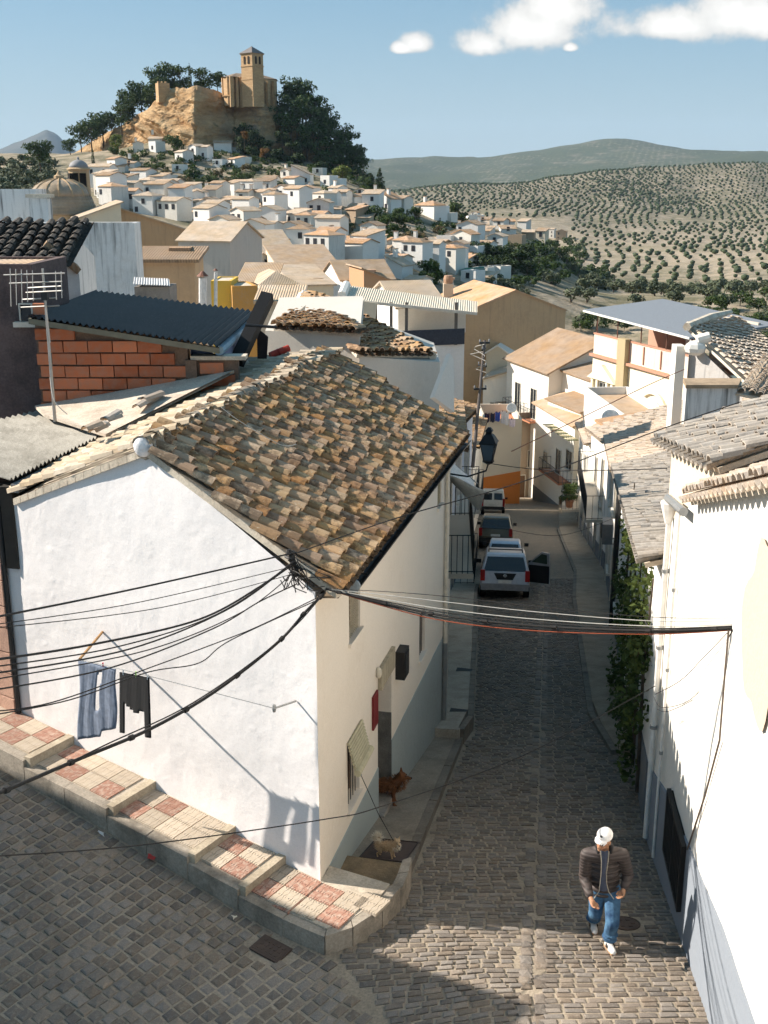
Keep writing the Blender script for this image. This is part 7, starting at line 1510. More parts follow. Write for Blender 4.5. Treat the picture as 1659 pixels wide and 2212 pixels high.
# ------------------------------------------------------------------ church on the rock
def build_church():
    st = NT('golden_ashlar'); p = st.pos(); br = st.N.new('ShaderNodeTexBrick'); st.L.new(st.map(p, (1, 1, 1), (R(90), 0, 0)), br.inputs[0]); br.inputs['Scale'].default_value = 1.; br.inputs['Brick Width'].default_value = 1.0; br.inputs['Row Height'].default_value = .5; br.inputs['Mortar Size'].default_value = .02; br.inputs['Color1'].default_value = (.52, .34, .18, 1); br.inputs['Color2'].default_value = (.44, .28, .145, 1); br.inputs['Mortar'].default_value = (.3, .19, .1, 1)
    st.col(st.hsv(st.mix(st.ramp(st.noise(p, .5, 4), .45, .7, 0, .4), br.outputs[0], (.32, .2, .11)), v=1.0)); st.bump(st.noise(p, 3, 4), .4, .1); S = st.m; dk = plain('church_opening', (.03, .02, .015), .9); rf = farroof('church_roof', (.30, .22, .15))
    Y = 398.; o = P(535, 222, Y); root = thing('hilltop_church', 'golden stone church with square bell tower on top of the cliff', 'church', tuple(o)); k = mpp(o); rz = -.55
    X = lambda x: P(x, 222, Y).x; Z = lambda y: P(535, y, Y).z
    M = Matrix.Rotation(rz, 4, 'Z')
    def box(nm, x0, x1, y0, y1, dep, back, mat=S, rot=rz, parent=None):
        b = MB(); w = (X(x1) - X(x0)); b.box(((X(x0) + X(x1)) / 2, Y + back, (Z(y0) + Z(y1)) / 2), (w, dep, Z(y0) - Z(y1)), rot); return b.build(nm, mat, parent or root)
    # tower seen on its edge: two faces, turned 35 degrees
    tw = 6.0; tc = Vector((X(548), Y - 1, 0)); R45 = R(-38)
    def tb(nm, w, y0, y1, mat=S, parent=None):
        b = MB(); b.box((tc.x, tc.y, (Z(y0) + Z(y1)) / 2), (w, w, Z(y0) - Z(y1)), R45); return b.build(nm, mat, parent or root)
    tb('tower', tw * .86, 118, 232); tb('string_course', tw * .92, 143.5, 145.5); tb('string_course', tw * .90, 172, 174); tb('string_course', tw * .92, 207, 209); tb('cornice', tw * .94, 117, 119.5)
    b = MB(); b.lathe([(tw * .72, 0), (.05, 2.3)], (tc.x, tc.y, Z(117)), 4, M=Matrix.Rotation(R45 + R(45), 4, 'Z')); b.build('tower_roof', plain('slate_grey_roof', (.17, .15, .14), .8), root)
    b = MB(); b.tube([(tc.x, tc.y, Z(107)), (tc.x, tc.y, Z(100))], .07, 5); b.build('cross_shaft', M_metal_dark, root)
    h = tw * .86 / 2
    for s_, (nx, ny) in enumerate(((0, -1), (-1, 0), (1, 0))):
        for off in ((-.9, .9) if s_ != 1 else (0,)):
            m_ = MB(); c = Matrix.Rotation(R45, 4, 'Z') @ Vector((nx * (h + .01) + (off if ny else 0), ny * (h + .01) + (0 if ny else off), 0)); q = R45 + (0 if ny else R(90))
            m_.box((tc.x + c.x, tc.y + c.y, Z(133)), (.75, .25, 2.0), q); m_.lathe([(.375, -.12), (.375, .12)], (tc.x + c.x, tc.y + c.y, Z(133) + 1.0), 12, M=Matrix.Rotation(q, 4, 'Z') @ Matrix.Rotation(R(90), 4, 'X')); m_.build('belfry_opening', dk, root)
    m_ = MB(); c = Matrix.Rotation(R45, 4, 'Z') @ Vector((-h - .02, 0, 0)); m_.box((tc.x + c.x, tc.y + c.y, Z(166)), (.7, .2, 1.5), R45 + R(90)); m_.build('window', dk, root)
    # nave and apses
    NV = []
    def poly(nm, pts, y0, y1, mat=S):
        b = MB(); b.prism([(x, y, Z(y1)) for x, y in pts], (0, 0, Z(y0) - Z(y1))); return b.build(nm, mat, root)
    def pz(x, dy): return (X(x), Y + dy)
    poly('nave_wall', [pz(478, 6), pz(484, 1), pz(493, -1), pz(505, -1.5), pz(512, 1), pz(530, 2), pz(560, 4), pz(592, 9), pz(590, 16), pz(485, 15)], 167, 228)
    for (x, dy, w) in ((480, 4.5, .9), (503, -1.6, 1.1), (513, .2, .9), (521, .8, .9)): b = MB(); b.box((X(x), Y + dy - .4, (Z(166) + Z(232)) / 2), (w, 1.2, Z(166) - Z(232)), .3); b.build('buttress', S, root)
    for (x, dy, w) in ((576, 5.2, .9), (588, 8.0, 1.0)): b = MB(); b.box((X(x), Y + dy - .6, (Z(172) + Z(232)) / 2), (w, 1.2, Z(172) - Z(232)), -.4); b.build('buttress', S, root)
    b = MB(); e = Z(166); pts = [pz(475, 6.5), pz(482, .2), pz(505, -2.4), pz(514, .4), pz(532, 1.2), pz(594, 8.5), pz(592, 17), pz(482, 16)]; n = len(pts); r0, r1 = (X(505), Y + 8, Z(153)), (X(560), Y + 10, Z(155))
    b.add([(x, y, e) for x, y in pts] + [r0, r1], [(0, 1, n), (1, 2, n), (2, 3, n), (3, 4, n + 1, n), (4, 5, n + 1), (5, 6, n + 1), (6, 7, n, n + 1), (7, 0, n), tuple(range(n))[::-1]]); b.build('nave_roof', rf, root)
    for (x, y0, y1, dy) in ((487, 206, 209, -2.2),): pass
    b = MB(); b.prism([(x, y - .15, Z(208)) for x, y in pts[:5]] + [(X(532), Y + 6, Z(208)), (X(482), Y + 8, Z(208))], (0, 0, .35)); b.build('string_course', S, root)
    # small ruined watchtower left on the rock
    p = P(352, 205, 402); t = thing('ruined_tower', 'small square ruined stone tower on the left brow of the cliff', 'tower', tuple(p)); b = MB(); z0, z1 = P(352, 214, 402).z, P(352, 180, 402).z; b.box((p.x, 402, (z0 + z1) / 2 - .6), (3.9, 3.6, z1 - z0 + 1.2), .45); b.build('wall', S, t); b = MB()
    for i in range(3): b = MB(); b.box((p.x - 1.2 + i * 1.2, 402 + .3 * i - .8, z1 + .25), (.6, .7, .6), .45); b.build('merlon', S, t)
    b = MB(); b.box((p.x - .2, 400.15, (z0 + z1) / 2), (.8, .3, 1.6), .45); b.build('window', dk, t)
build_church()
# ------------------------------------------------------------------ round domed church in the town
def build_dome():
    Y = 135.; c = P(134, 470, Y); k = mpp(c); root = thing('domed_church', 'round church with ribbed tiled dome and domed bell turret at left', 'church', tuple(c)); tan = plaster('dome_stone', (.46, .32, .19), .3, .4, .4); dt = farroof('dome_tile', (.36, .28, .20), 3.)
    Z = lambda y: P(134, y, Y).z; r0 = 78 * k
    b = MB(); b.lathe([(r0 * .95, Z(520)), (r0 * .95, Z(462))], (c.x, Y, 0), 40); b.build('drum', tan, root)
    for i in range(5):                                        # stepped skirt of tiles
        ra, rb_ = r0 * (1.0 - i * .035), r0 * (.965 - i * .035); z = Z(462) + i * (Z(424) - Z(462)) / 5; b = MB(); b.lathe([(ra * .96, z - .1), (ra, z), (ra, z + .14), (rb_, z + (Z(424) - Z(462)) / 5)], (c.x, Y, 0), 40); b.build('roof_tier', dt, root)
    r1 = r0 * .82; b = MB(); b.lathe([(r1 * math.cos(a), Z(424) + (Z(386) - Z(424)) * math.sin(a)) for a in [R(q) for q in (0, 12, 25, 38, 50, 62, 74, 85)]] + [(.02, Z(386))], (c.x, Y, 0), 40); b.build('dome', dt, root, smooth=True)
    for i in range(14):
        an = i * 2 * math.pi / 14; m_ = MB(); m_.tube([(c.x + (r1 + .04) * math.cos(R(q)) * math.cos(an), Y + (r1 + .04) * math.cos(R(q)) * math.sin(an), Z(424) + (Z(386) - Z(424) + .04) * math.sin(R(q))) for q in (0, 20, 40, 60, 80)], .09, 5); m_.build('rib', tan, root)
    m_ = MB(); m_.lathe([(.6, Z(388)), (.6, Z(380)), (.3, Z(377)), (.05, Z(368))], (c.x, Y, 0), 10); m_.build('finial', tan, root)
    # bell turret behind-right
    q = P(174, 420, 142); Z2 = lambda y: P(174, y, 142).z; k2 = mpp(q); w = 22 * k2; b = MB(); b.lathe([(w * 1.02, Z2(470)), (w * 1.02, Z2(418)), (w, Z2(416)), (w, Z2(366))], (q.x, 142, 0), 8, M=Matrix.Rotation(R(22.5), 4, 'Z')); b.build('turret', tan, root)
    b = MB(); b.lathe([(w * 1.12, Z2(367)), (w * 1.15, Z2(365)), (w * .95, Z2(362))], (q.x, 142, 0), 24); b.build('turret_cornice', tan, root)
    b = MB(); b.lathe([(w * .93 * math.cos(R(a)), Z2(363) + (Z2(345) - Z2(363)) * math.sin(R(a))) for a in (0, 20, 40, 60, 78)] + [(.1, Z2(345)), (.16, Z2(342)), (.03, Z2(338))], (q.x, 142, 0), 24); b.build('turret_dome', plain('grey_lead', (.26, .25, .25), .7), root, smooth=True)
    for a in (-100, -55, -145):
        m_ = MB(); m_.box((q.x + w * .94 * math.cos(R(a)), 142 + w * .94 * math.sin(R(a)), Z2(390)), (.75, .3, 1.7), R(a + 90)); m_.build('bell_opening', M_dark, root)
build_dome()
# ------------------------------------------------------------------ trees and scrub
def leaf_crown(seed, blobs, n, leaf, flat=.6, droop=0):
    r = np.random.RandomState(seed); vol = np.array([b[3] * b[4] * b[5] for b in blobs]) ** .8; pick = r.choice(len(blobs), n, p=vol / vol.sum()); B = np.array(blobs)[pick]
    d = r.normal(size=(n, 3)); d /= np.linalg.norm(d, axis=1)[:, None]; rad = r.uniform(.45, 1.06, n) ** .6; c = B[:, :3] + d * B[:, 3:] * rad[:, None]
    nrm = d * .7 + r.normal(size=(n, 3)) * .5 + np.array([0, 0, .45]); nrm /= np.linalg.norm(nrm, axis=1)[:, None]
    a = np.cross(nrm, r.normal(size=(n, 3))); a /= np.linalg.norm(a, axis=1)[:, None]; b_ = np.cross(nrm, a); s = leaf * r.uniform(.55, 1.35, n)[:, None]
    v = np.stack([c - a * s - b_ * s * flat, c + a * s - b_ * s * flat * .6, c + a * s * .8 + b_ * s * flat, c - a * s * .7 + b_ * s * flat * .8], 1).reshape(-1, 3)
    return v, n
def crown_mesh(name, mat, *a, **k):
    v, n = leaf_crown(*a, **k); me = bpy.data.meshes.new(name); me.from_pydata([tuple(p) for p in v], [], [(4 * i, 4 * i + 1, 4 * i + 2, 4 * i + 3) for i in range(n)]); me.materials.append(mat); return me
L_pine = leafmat('pine_needles', (.026, .052, .016), (.07, .105, .03), .12); L_green = leafmat('broad_leaves', (.03, .055, .014), (.075, .11, .028)); L_yel = leafmat('yellow_green_leaves', (.085, .12, .02), (.17, .19, .04)); L_olive = leafmat('olive_leaves', (.06, .074, .04), (.12, .135, .075), .1); L_dry = leafmat('dry_brown_scrub', (.11, .085, .035), (.19, .15, .07), .1); L_rust = leafmat('rusty_leaves', (.16, .075, .02), (.22, .12, .04)); L_dark = leafmat('dark_ivy_leaves', (.016, .032, .010), (.045, .072, .018), .1)
M_bark = concrete('bark', (.10, .075, .055), (.04, .03, .022), 2., .8)
def trunk_mesh(name, h, r, limbs, seed):
    q = random.Random(seed); b = MB(); pts = [(0, 0, -1.)]; x = y = 0
    for i in range(1, 6): x += q.uniform(-.06, .06) * h; y += q.uniform(-.06, .06) * h; pts.append((x, y, h * i / 5))
    b.tube(pts, [r * 1.25] + [r * (1 - .13 * i) for i in range(1, 6)], 6)
    for i in range(limbs):
        p = Vector(pts[q.randint(2, 4)]); a = q.uniform(0, 6.28); l = h * q.uniform(.3, .55); e = p + Vector((math.cos(a) * l * .7, math.sin(a) * l * .7, l * .8)); b.tube([p, p.lerp(e, .5) + Vector((0, 0, -.05 * l)), e], [r * .5, r * .35, r * .15], 5)
    return b.mesh(name, M_bark)
def blobs(seed, n, w, h, z0, r0, r1, hollow=0):
    q = random.Random(seed); o = []
    for i in range(n):
        a = q.uniform(0, 6.28); d = w * math.sqrt(q.uniform(hollow, 1)); rr = q.uniform(r0, r1); o.append((d * math.cos(a), d * math.sin(a), z0 + q.uniform(0, h), rr, rr, rr * q.uniform(.6, .85)))
    return o
KIND = {}
def mk(kind):
    if kind in KIND: return KIND[kind]
    V = []
    for s in range(3):
        if kind == 'pine': V.append((crown_mesh('crown', L_pine, s, blobs(s + 3, 18, .34, .62, .26, .12, .22), 1300, .034), trunk_mesh('trunk', .72, .024, 5, s)))
        elif kind == 'cypress': V.append((crown_mesh('crown', L_dark, s, [(0, 0, .08 + i * .09, .085 * (1 - (i / 11) ** 2) + .02, .085 * (1 - (i / 11) ** 2) + .02, .08) for i in range(11)], 700, .022), trunk_mesh('trunk', .3, .02, 0, s)))
        elif kind == 'conifer': V.append((crown_mesh('crown', L_dark, s, [(0.02 * math.sin(i * 2 + s), 0.02 * math.cos(i * 3), .12 + i * .085, .24 * (1 - i / 10.5) + .03, .24 * (1 - i / 10.5) + .03, .05) for i in range(10)], 900, .03), trunk_mesh('trunk', .9, .02, 0, s)))
        elif kind in ('tree', 'yellow', 'dark', 'rust'): V.append((crown_mesh('crown', {'tree': L_green, 'yellow': L_yel, 'dark': L_dark, 'rust': L_rust}[kind], s + 10, blobs(s + 20, 13, .30, .48, .33, .13, .22), 1000, .036), trunk_mesh('trunk', .6, .03, 4, s)))
        elif kind in ('bush', 'dry', 'gbush'): V.append((crown_mesh('crown', {'bush': L_olive, 'dry': L_dry, 'gbush': L_green}[kind], s + 30, blobs(s + 40, 10, .38, .28, .12, .14, .24), 650, .04), trunk_mesh('trunk', .35, .02, 4, s)))
        elif kind == 'olive': V.append((crown_mesh('crown', L_olive, s + 50, blobs(s + 60, 9, .30, .28, .34, .15, .24), 420, .05), trunk_mesh('trunk', .42, .045, 3, s)))
    KIND[kind] = V; return V
q10 = random.Random(77)
def tree(kind, p, size, label, cat='tree', group=None, name=None):
    t = thing(name or {'pine': 'pine_tree', 'cypress': 'cypress_tree', 'conifer': 'conifer_tree', 'bush': 'shrub', 'dry': 'dry_shrub', 'gbush': 'green_shrub', 'olive': 'olive_tree'}.get(kind, 'tree'), label, cat, tuple(p), q10.uniform(0, 6.28), group)
    c, tr = mk(kind)[q10.randint(0, 2)]; s = (size * q10.uniform(.92, 1.08), size * q10.uniform(.92, 1.08), size)
    inst('crown', c, t, scale=s); inst('trunk', tr, t, scale=(size, size, size)); return t
def tpx(kind, x, y, wpx, Y, label, base=None, group=None, cat='tree', name=None, aspect=1.):
    c = P(x, y, Y); size = wpx * mpp(c) / {'cypress': .2, 'conifer': .5, 'bush': 1.1, 'dry': 1.1, 'gbush': 1.1, 'pine': .8}.get(kind, .88)
    cz = {'pine': .55, 'cypress': .5, 'conifer': .5, 'bush': .28, 'dry': .28, 'gbush': .28, 'olive': .48}.get(kind, .56)
    tree(kind, (c.x, c.y, c.z - cz * size), size, label, cat, group, name)
def rows(kind, lst, what, where, group, cat='tree', Yf=None, name=None):
    o = sorted(range(len(lst)), key=lambda k: lst[k][0]); rank = {k: i for i, k in enumerate(o)}; n = len(lst)
    for k, e in enumerate(lst):
        x, y, w = e[:3]; Y = e[3] if len(e) > 3 else (Yf(x, y, w) if Yf else None)
        if Y is None: continue
        r_ = rank[k]; pos_ = 'leftmost' if r_ == 0 else ('rightmost' if r_ == n - 1 else (ORD[r_] + ' from left' if r_ < 30 else 'far right'))
        tpx(kind, x, y, w, Y, f'{what}, {pos_} {where}', group=group, cat=cat, name=name)
# pines of the rock
rows('pine', [(172, 292, 48, 420), (196, 282, 50, 416), (222, 272, 52, 420), (240, 262, 40, 424), (270, 238, 50, 420), (288, 222, 56, 424), (306, 205, 56, 424), (322, 216, 50, 420), (262, 250, 40, 415)], 'dark pine tree', 'on the left skyline of the rock', 'pines on the rock')
rows('pine', [(338, 176, 52, 428), (362, 168, 56, 430), (388, 172, 50, 428), (434, 172, 44, 425), (468, 174, 36, 428), (352, 186, 40, 424)], 'round-topped pine', 'behind the brow left of the church', 'pines on the rock')
tpx('cypress', 410, 166, 10, 415, 'single slim dark cypress standing up on the rock skyline')
rows('pine', [(612, 222, 42, 408), (628, 200, 56, 412), (650, 206, 60, 410), (640, 238, 56, 402), (672, 232, 58, 408), (660, 262, 56, 400), (690, 256, 54, 408), (686, 290, 56, 402), (712, 274, 56, 406), (732, 296, 54, 406), (712, 312, 56, 400), (752, 312, 50, 406), (744, 336, 56, 400), (770, 336, 46, 404), (630, 268, 50, 398), (662, 300, 50, 396), (690, 330, 52, 396), (720, 350, 52, 395), (776, 358, 44, 400), (600, 252, 40, 402)], 'tall dark pine', 'on the right flank of the rock', 'pines on the rock')
rows('dark', [(525, 282, 40, 393), (548, 300, 44, 390), (520, 312, 44, 388), (575, 322, 46, 388), (600, 342, 48, 386), (640, 352, 50, 386), (662, 372, 46, 384), (610, 300, 40, 392), (634, 322, 44, 390), (690, 368, 46, 384), (722, 378, 44, 384), (588, 365, 40, 380), (760, 376, 44, 388), (790, 392, 44, 386), (560, 352, 36, 380), (545, 330, 38, 384)], 'very dark ivy-clad tree', 'in the shade below the church', 'dark trees at the cliff foot')
tpx('conifer', 820, 386, 26, 372, 'pointed black-green conifer at the right end of the dark pines'); tpx('conifer', 800, 394, 22, 376, 'smaller pointed dark conifer beside the pointed black-green one'); tpx('yellow', 738, 378, 50, 362, 'yellow-green leafy tree in front of the dark pines'); tpx('rust', 572, 330, 26, 378, 'small rusty-orange tree below the dark cliff'); tpx('rust', 528, 292, 20, 384, 'rusty shrub clinging under the church cliff'); tpx('yellow', 252, 305, 34, 385, 'yellow-green tree by the rock pinnacle'); tpx('tree', 246, 330, 30, 382, 'green tree below the yellow-green one by the pinnacle'); tpx('tree', 375, 309, 46, 372, 'round dense green tree among the houses under the cliff')
tpx('cypress', 201, 345, 9, 330, 'thin dark cypress left of the houses below the pinnacle'); tpx('pine', 82, 330, 52, 330, 'lone feathery tree in front of the blue mountain at left'); tpx('pine', 150, 315, 30, 400, 'small pine at the foot of the rock near the blue mountain')
def YT(x, y, w):
    g = on_terrain(x, y + w * .35); return g.y if g else None
rows('gbush', [(348, 356, 34), (389, 346, 32), (408, 370, 32), (320, 377, 36), (430, 390, 34), (459, 388, 46), (476, 398, 36), (505, 405, 40), (445, 405, 34), (540, 380, 34), (560, 400, 36), (510, 370, 30)], 'green shrub', 'on the scrubby terraces under the rock', 'terrace shrubs', 'shrub', YT)
rows('dry', [(300, 365, 30), (360, 372, 34), (400, 388, 36), (490, 388, 30), (520, 395, 34), (330, 392, 30), (470, 372, 30), (530, 360, 30), (285, 345, 26)], 'dry brown scrub bush', 'on the terraces under the rock', 'terrace scrub', 'shrub', YT)
rows('tree', [(689, 488, 46), (807, 464, 54), (831, 484, 50), (862, 466, 40), (896, 462, 38), (858, 478, 44), (925, 590, 68), (983, 458, 50), (790, 397, 40), (1000, 470, 30), (850, 500, 40), (710, 470, 30), (915, 604, 50), (945, 600, 44)], 'leafy green tree', 'among the white houses', 'trees in the town', 'tree', YT)
rows('dry', [(735, 500, 46), (879, 508, 44), (766, 506, 26), (909, 506, 34), (950, 494, 34), (758, 494, 30), (820, 505, 36), (700, 505, 34)], 'olive-brown shrub', 'between the upper and lower town', 'shrubs in the town', 'shrub', YT)
rows('dark', [(1020, 540, 50), (1046, 545, 52), (1072, 552, 54), (1096, 546, 50), (1082, 568, 50), (1120, 560, 50), (1050, 568, 44), (1108, 580, 46), (1138, 545, 44), (1030, 560, 40), (1140, 580, 44)], 'dark leafy tree', 'in the gully below the spur', 'trees of the gully', 'tree', YT)
rows('gbush', [(1165, 536, 52), (1190, 528, 46), (1209, 542, 46), (1204, 572, 40), (1153, 606, 40), (1180, 590, 40), (1225, 560, 40), (1240, 540, 40), (1230, 520, 36), (1165, 565, 44), (1190, 556, 46), (1252, 548, 36), (1130, 605, 40), (1296, 585, 64), (1275, 600, 40), (1320, 600, 40), (1215, 590, 36)], 'green valley bush', 'right of the spur houses', 'valley bushes', 'shrub', YT)
rows('bush', [(1070, 606, 44), (1112, 620, 52), (1090, 610, 40), (1135, 632, 40), (1060, 622, 36)], 'grey-green olive bush', 'just above the brown end wall', 'valley bushes', 'shrub', YT)
rows('gbush', [(1560, 650, 60), (1600, 640, 60), (1640, 655, 60), (1580, 680, 60), (1620, 690, 64), (1655, 690, 60), (1545, 672, 50), (1530, 650, 44), (1500, 670, 46), (1660, 630, 50), (1600, 715, 60), (1650, 725, 60), (1290, 690, 70), (1255, 700, 44), (1350, 700, 40), (1450, 672, 40)], 'dense green bush', 'in the hollow at the right edge', 'valley bushes', 'shrub', YT)
tpx('yellow', 1490, 680, 46, 150, 'bright yellow-green bush behind the crumbling tiled roof')
# scrub on the far-left slope and under the town: nobody could count it
def scrub_mass(name, label, pts, mat, leaf, n, seed):
    V = []; rr = np.random.RandomState(seed)
    for (x, y, w) in pts:
        g = on_terrain(x, y)
        if g is None: continue
        s = w * mpp(g); v, m_ = leaf_crown(rr.randint(9999), [(rr.uniform(-.3, .3) * s, rr.uniform(-.3, .3) * s, s * rr.uniform(.05, .35), s * .3, s * .3, s * .22) for _ in range(4)], n, leaf * s); V.append(v + np.array(g))
    V = np.concatenate(V); me = bpy.data.meshes.new(name); me.from_pydata([tuple(p) for p in V], [], [(4 * i, 4 * i + 1, 4 * i + 2, 4 * i + 3) for i in range(len(V) // 4)]); me.materials.append(mat); o = bpy.data.objects.new(name, me); COL.objects.link(o); stuff(o); o['label'] = label
sr = random.Random(5)
scrub_mass('hillside_scrub', 'dark scrub covering the slope at the left edge', [(sr.uniform(-30, 115), sr.uniform(345, 415), sr.uniform(20, 40)) for _ in range(110)], L_olive, .09, 130, 1)
scrub_mass('town_scrub', 'low dark scrub between the houses under the rock', [(sr.uniform(260, 800), sr.uniform(330, 430), sr.uniform(12, 26)) for _ in range(300)] + [(sr.uniform(700, 1000), sr.uniform(470, 530), sr.uniform(14, 28)) for _ in range(80)] + [(sr.uniform(1000, 1260), sr.uniform(530, 620), sr.uniform(18, 34)) for _ in range(70)], L_green, .1, 70, 2)
# ------------------------------------------------------------------ olive groves
def groves():
    r = np.random.RandomState(9); near = []; far = []
    a = R(24); ca, sa = math.cos(a), math.sin(a)
    def add(sp, Y0, Y1, x0, x1, keep, bend=0.):
        X0, X1 = (x0 - CX) / FPX / 1.04 * Y1, (x1 - CX) / FPX / 1.04 * Y1; L_ = max(abs(X1), Y1) * 1.5; n = int(L_ / sp)
        ii, jj = np.meshgrid(np.arange(-n, n + 1), np.arange(-n, n + 1)); ii = ii * .78; jj = jj * 1.3; gx = (ca * ii - sa * jj) * sp + r.normal(0, sp * .08, ii.shape); gy = (sa * ii + ca * jj) * sp + r.normal(0, sp * .09, ii.shape) + Y0; gx = gx + 14 * np.sin(gy / 90)
        px = CX + gx / np.maximum(gy, 1) * 1.04 * FPX; m_ = (gy > Y0) & (gy < Y1) & (px > x0) & (px < x1)
        for X, Y in zip(gx[m_], gy[m_]):
            if not keep(X, Y): continue
            yield X, Y
    vis = lambda X, Y: True
    for X, Y in add(13, 205, 420, 1170, 1700, lambda X, Y: r.rand() < .82 and CX + X / Y * 1.04 * FPX > 1170 + max(0, 330 - Y) * .1): near.append((X, Y))
    for X, Y in add(11, 420, 980, 1230, 1720, lambda X, Y: r.rand() < .85 and mnoise.noise((X / 60, Y / 60, 0)) > -.45): far.append((X, Y))
    for X, Y in add(10.5, 980, 1760, 780, 1720, lambda X, Y: r.rand() < .9 and mnoise.noise((X / 110, Y / 110, 4)) > -.38): far.append((X, Y))
    # a darker copse on the hill
    for _ in range(500):
        X, Y = r.normal((1390 - CX) / FPX / 1.04 * 1350, 38), r.normal(1380, 110); far.append((X, Y))
    near.sort(key=lambda q: q[1])
    tiers = {}
    for X, Y in near[:230]: tiers.setdefault(min(7, int((Y - 205) / 27)), []).append((X, Y))
    for ti, lst in tiers.items():
        lst.sort(key=lambda q: q[0] / q[1])
        for i, (X, Y) in enumerate(lst):
            s = r.uniform(4.8, 6.6); m_ = len(lst); pos_ = 'leftmost' if i == 0 else ('rightmost' if i == m_ - 1 else (ORD[i] + ' from left' if i < 15 else ORD[m_ - 1 - i] + ' from right'))
            tree('olive', (X, Y, terr(X, Y) - .16 * s), s, f'grey-green olive tree, {pos_} in the {ORD[ti]} row of the near grove', 'olive tree', 'olive trees of the near grove')
    far += near[230:]
    # low-poly crowns joined: thousands of trees, seen a few pixels wide
    base = []
    for s in range(5):
        bm = bmesh.new(); bmesh.ops.create_icosphere(bm, subdivisions=1 if s < 4 else 1, radius=1); q = random.Random(s)
        v = np.array([tuple(x.co * q.uniform(.7, 1.2)) for x in bm.verts]) * np.array([1, 1, .8]); f = np.array([[x.index for x in p.verts] for p in bm.faces]); bm.free(); base.append((v, f))
    V, F = [], []; o = 0
    for X, Y in far:
        v, f = base[r.randint(5)]; s = r.uniform(1.1, 2.2); V.append(v * s + np.array([X, Y, terr(X, Y) + s * .75])); F.append(f + o); o += len(v)
    V = np.concatenate(V); F = np.concatenate(F); me = bpy.data.meshes.new('olive_groves'); me.vertices.add(len(V)); me.vertices.foreach_set('co', V.ravel()); me.loops.add(len(F) * 3); me.loops.foreach_set('vertex_index', F.ravel().astype(np.int32)); me.polygons.add(len(F)); me.polygons.foreach_set('loop_start', np.arange(0, len(F) * 3, 3, dtype=np.int32)); me.polygons.foreach_set('loop_total', np.full(len(F), 3, np.int32)); me.update(); me.validate(); me.materials.append(leafmat('distant_olive_leaves', (.034, .05, .022), (.066, .085, .038), .05))
    ob = bpy.data.objects.new('olive_groves', me); COL.objects.link(ob); stuff(ob); ob['label'] = 'thousands of small olive trees in rows over the hills'; print('olives', len(near), len(far))
groves()
# ivy on the right-hand house
def ivy():
    V = []; r = np.random.RandomState(3)
    for k in range(46):
        Y = r.uniform(17.0, 27) if k > 8 else r.uniform(17, 22); z = lerp(-6.0, zA(Y) + .6, r.rand() ** .8) - (Y - 17) * .12; v, n = leaf_crown(r.randint(9999), [(0, 0, 0, .22, .5, .42)], 70, .055); V.append(v + np.array([xr(Y) - .12 - .15 * r.rand(), Y, z]))
    V = np.concatenate(V); t = thing('climbing_ivy', 'dark green climbing plant hanging down the ivy house wall', 'climbing plant', (xr(20), 20, zA(20))); K = np.array(ROOT[t.name]); me = bpy.data.meshes.new('foliage'); me.from_pydata([tuple(p) for p in V - K], [], [(4 * i, 4 * i + 1, 4 * i + 2, 4 * i + 3) for i in range(len(V) // 4)]); me.materials.append(leafmat('ivy_leaves', (.03, .05, .012), (.10, .13, .03))); inst('foliage', me, t)
    b = MB()
    for k in range(6): Y = 17.5 + k * 1.6; b = MB(); b.tube([(xr(Y) - .05, Y, zA(Y) + .1), (xr(Y + .3) - .07, Y + .3, lerp(zA(Y), -6, .5)), (xr(Y - .2) - .05, Y - .2, -6.2 - .1 * k)], [.04, .03, .015], 5); b.build('stem', M_bark, t)
ivy()
# potted plants on the far right balcony
for k, (dy, s, lab) in enumerate(((71.6, 1.0, 'leafy potted plant at the near end of the plant balcony'), (73.2, 1.3, 'tall potted plant in the middle of the plant balcony'), (74.5, .9, 'low potted plant at the far end of the plant balcony'))):
    x = xr(dy) - .7; z = -20.6; t = thing('potted_plant', lab, 'plant', (x, dy, z), 0, 'plants on the balcony'); MB().lathe([(.2, 0), (.3, .45), (.33, .45)], (x, dy, z), 12).build('pot', plain('terracotta', (.36, .16, .09), .8), t); inst('foliage', mk('gbush')[k][0], t, loc=(0, 0, .35), scale=(s * 1.2,) * 3)
# ------------------------------------------------------------------ man, dogs
def organic(name, parts, voxel, mat, parent, smooth=6, pre=None):
    b = MB()
    for e in parts:
        if e[0] == 'c':
            p, q = Vector(e[1]), Vector(e[2]); n = 4; b.tube([p.lerp(q, i / n) for i in range(n + 1)], [lerp(e[3], e[4], i / n) for i in range(n + 1)], 12); b.sphere(p, e[3], 12, 8); b.sphere(q, e[4], 12, 8)
        else: b.sphere(e[1], e[2], 16, 12, M=e[3] if len(e) > 3 else None)
    o = b.build(name, mat, parent)
    m_ = o.modifiers.new('fuse', 'REMESH'); m_.mode = 'VOXEL'; m_.voxel_size = voxel; m_.use_smooth_shade = True
    s_ = o.modifiers.new('soft', 'SMOOTH'); s_.iterations = smooth; s_.factor = .5
    dg = bpy.context.evaluated_depsgraph_get(); me = bpy.data.meshes.new_from_object(o.evaluated_get(dg)); o.modifiers.clear(); o.data = me; me.name = name
    if not me.materials: me.materials.append(mat)
    return o
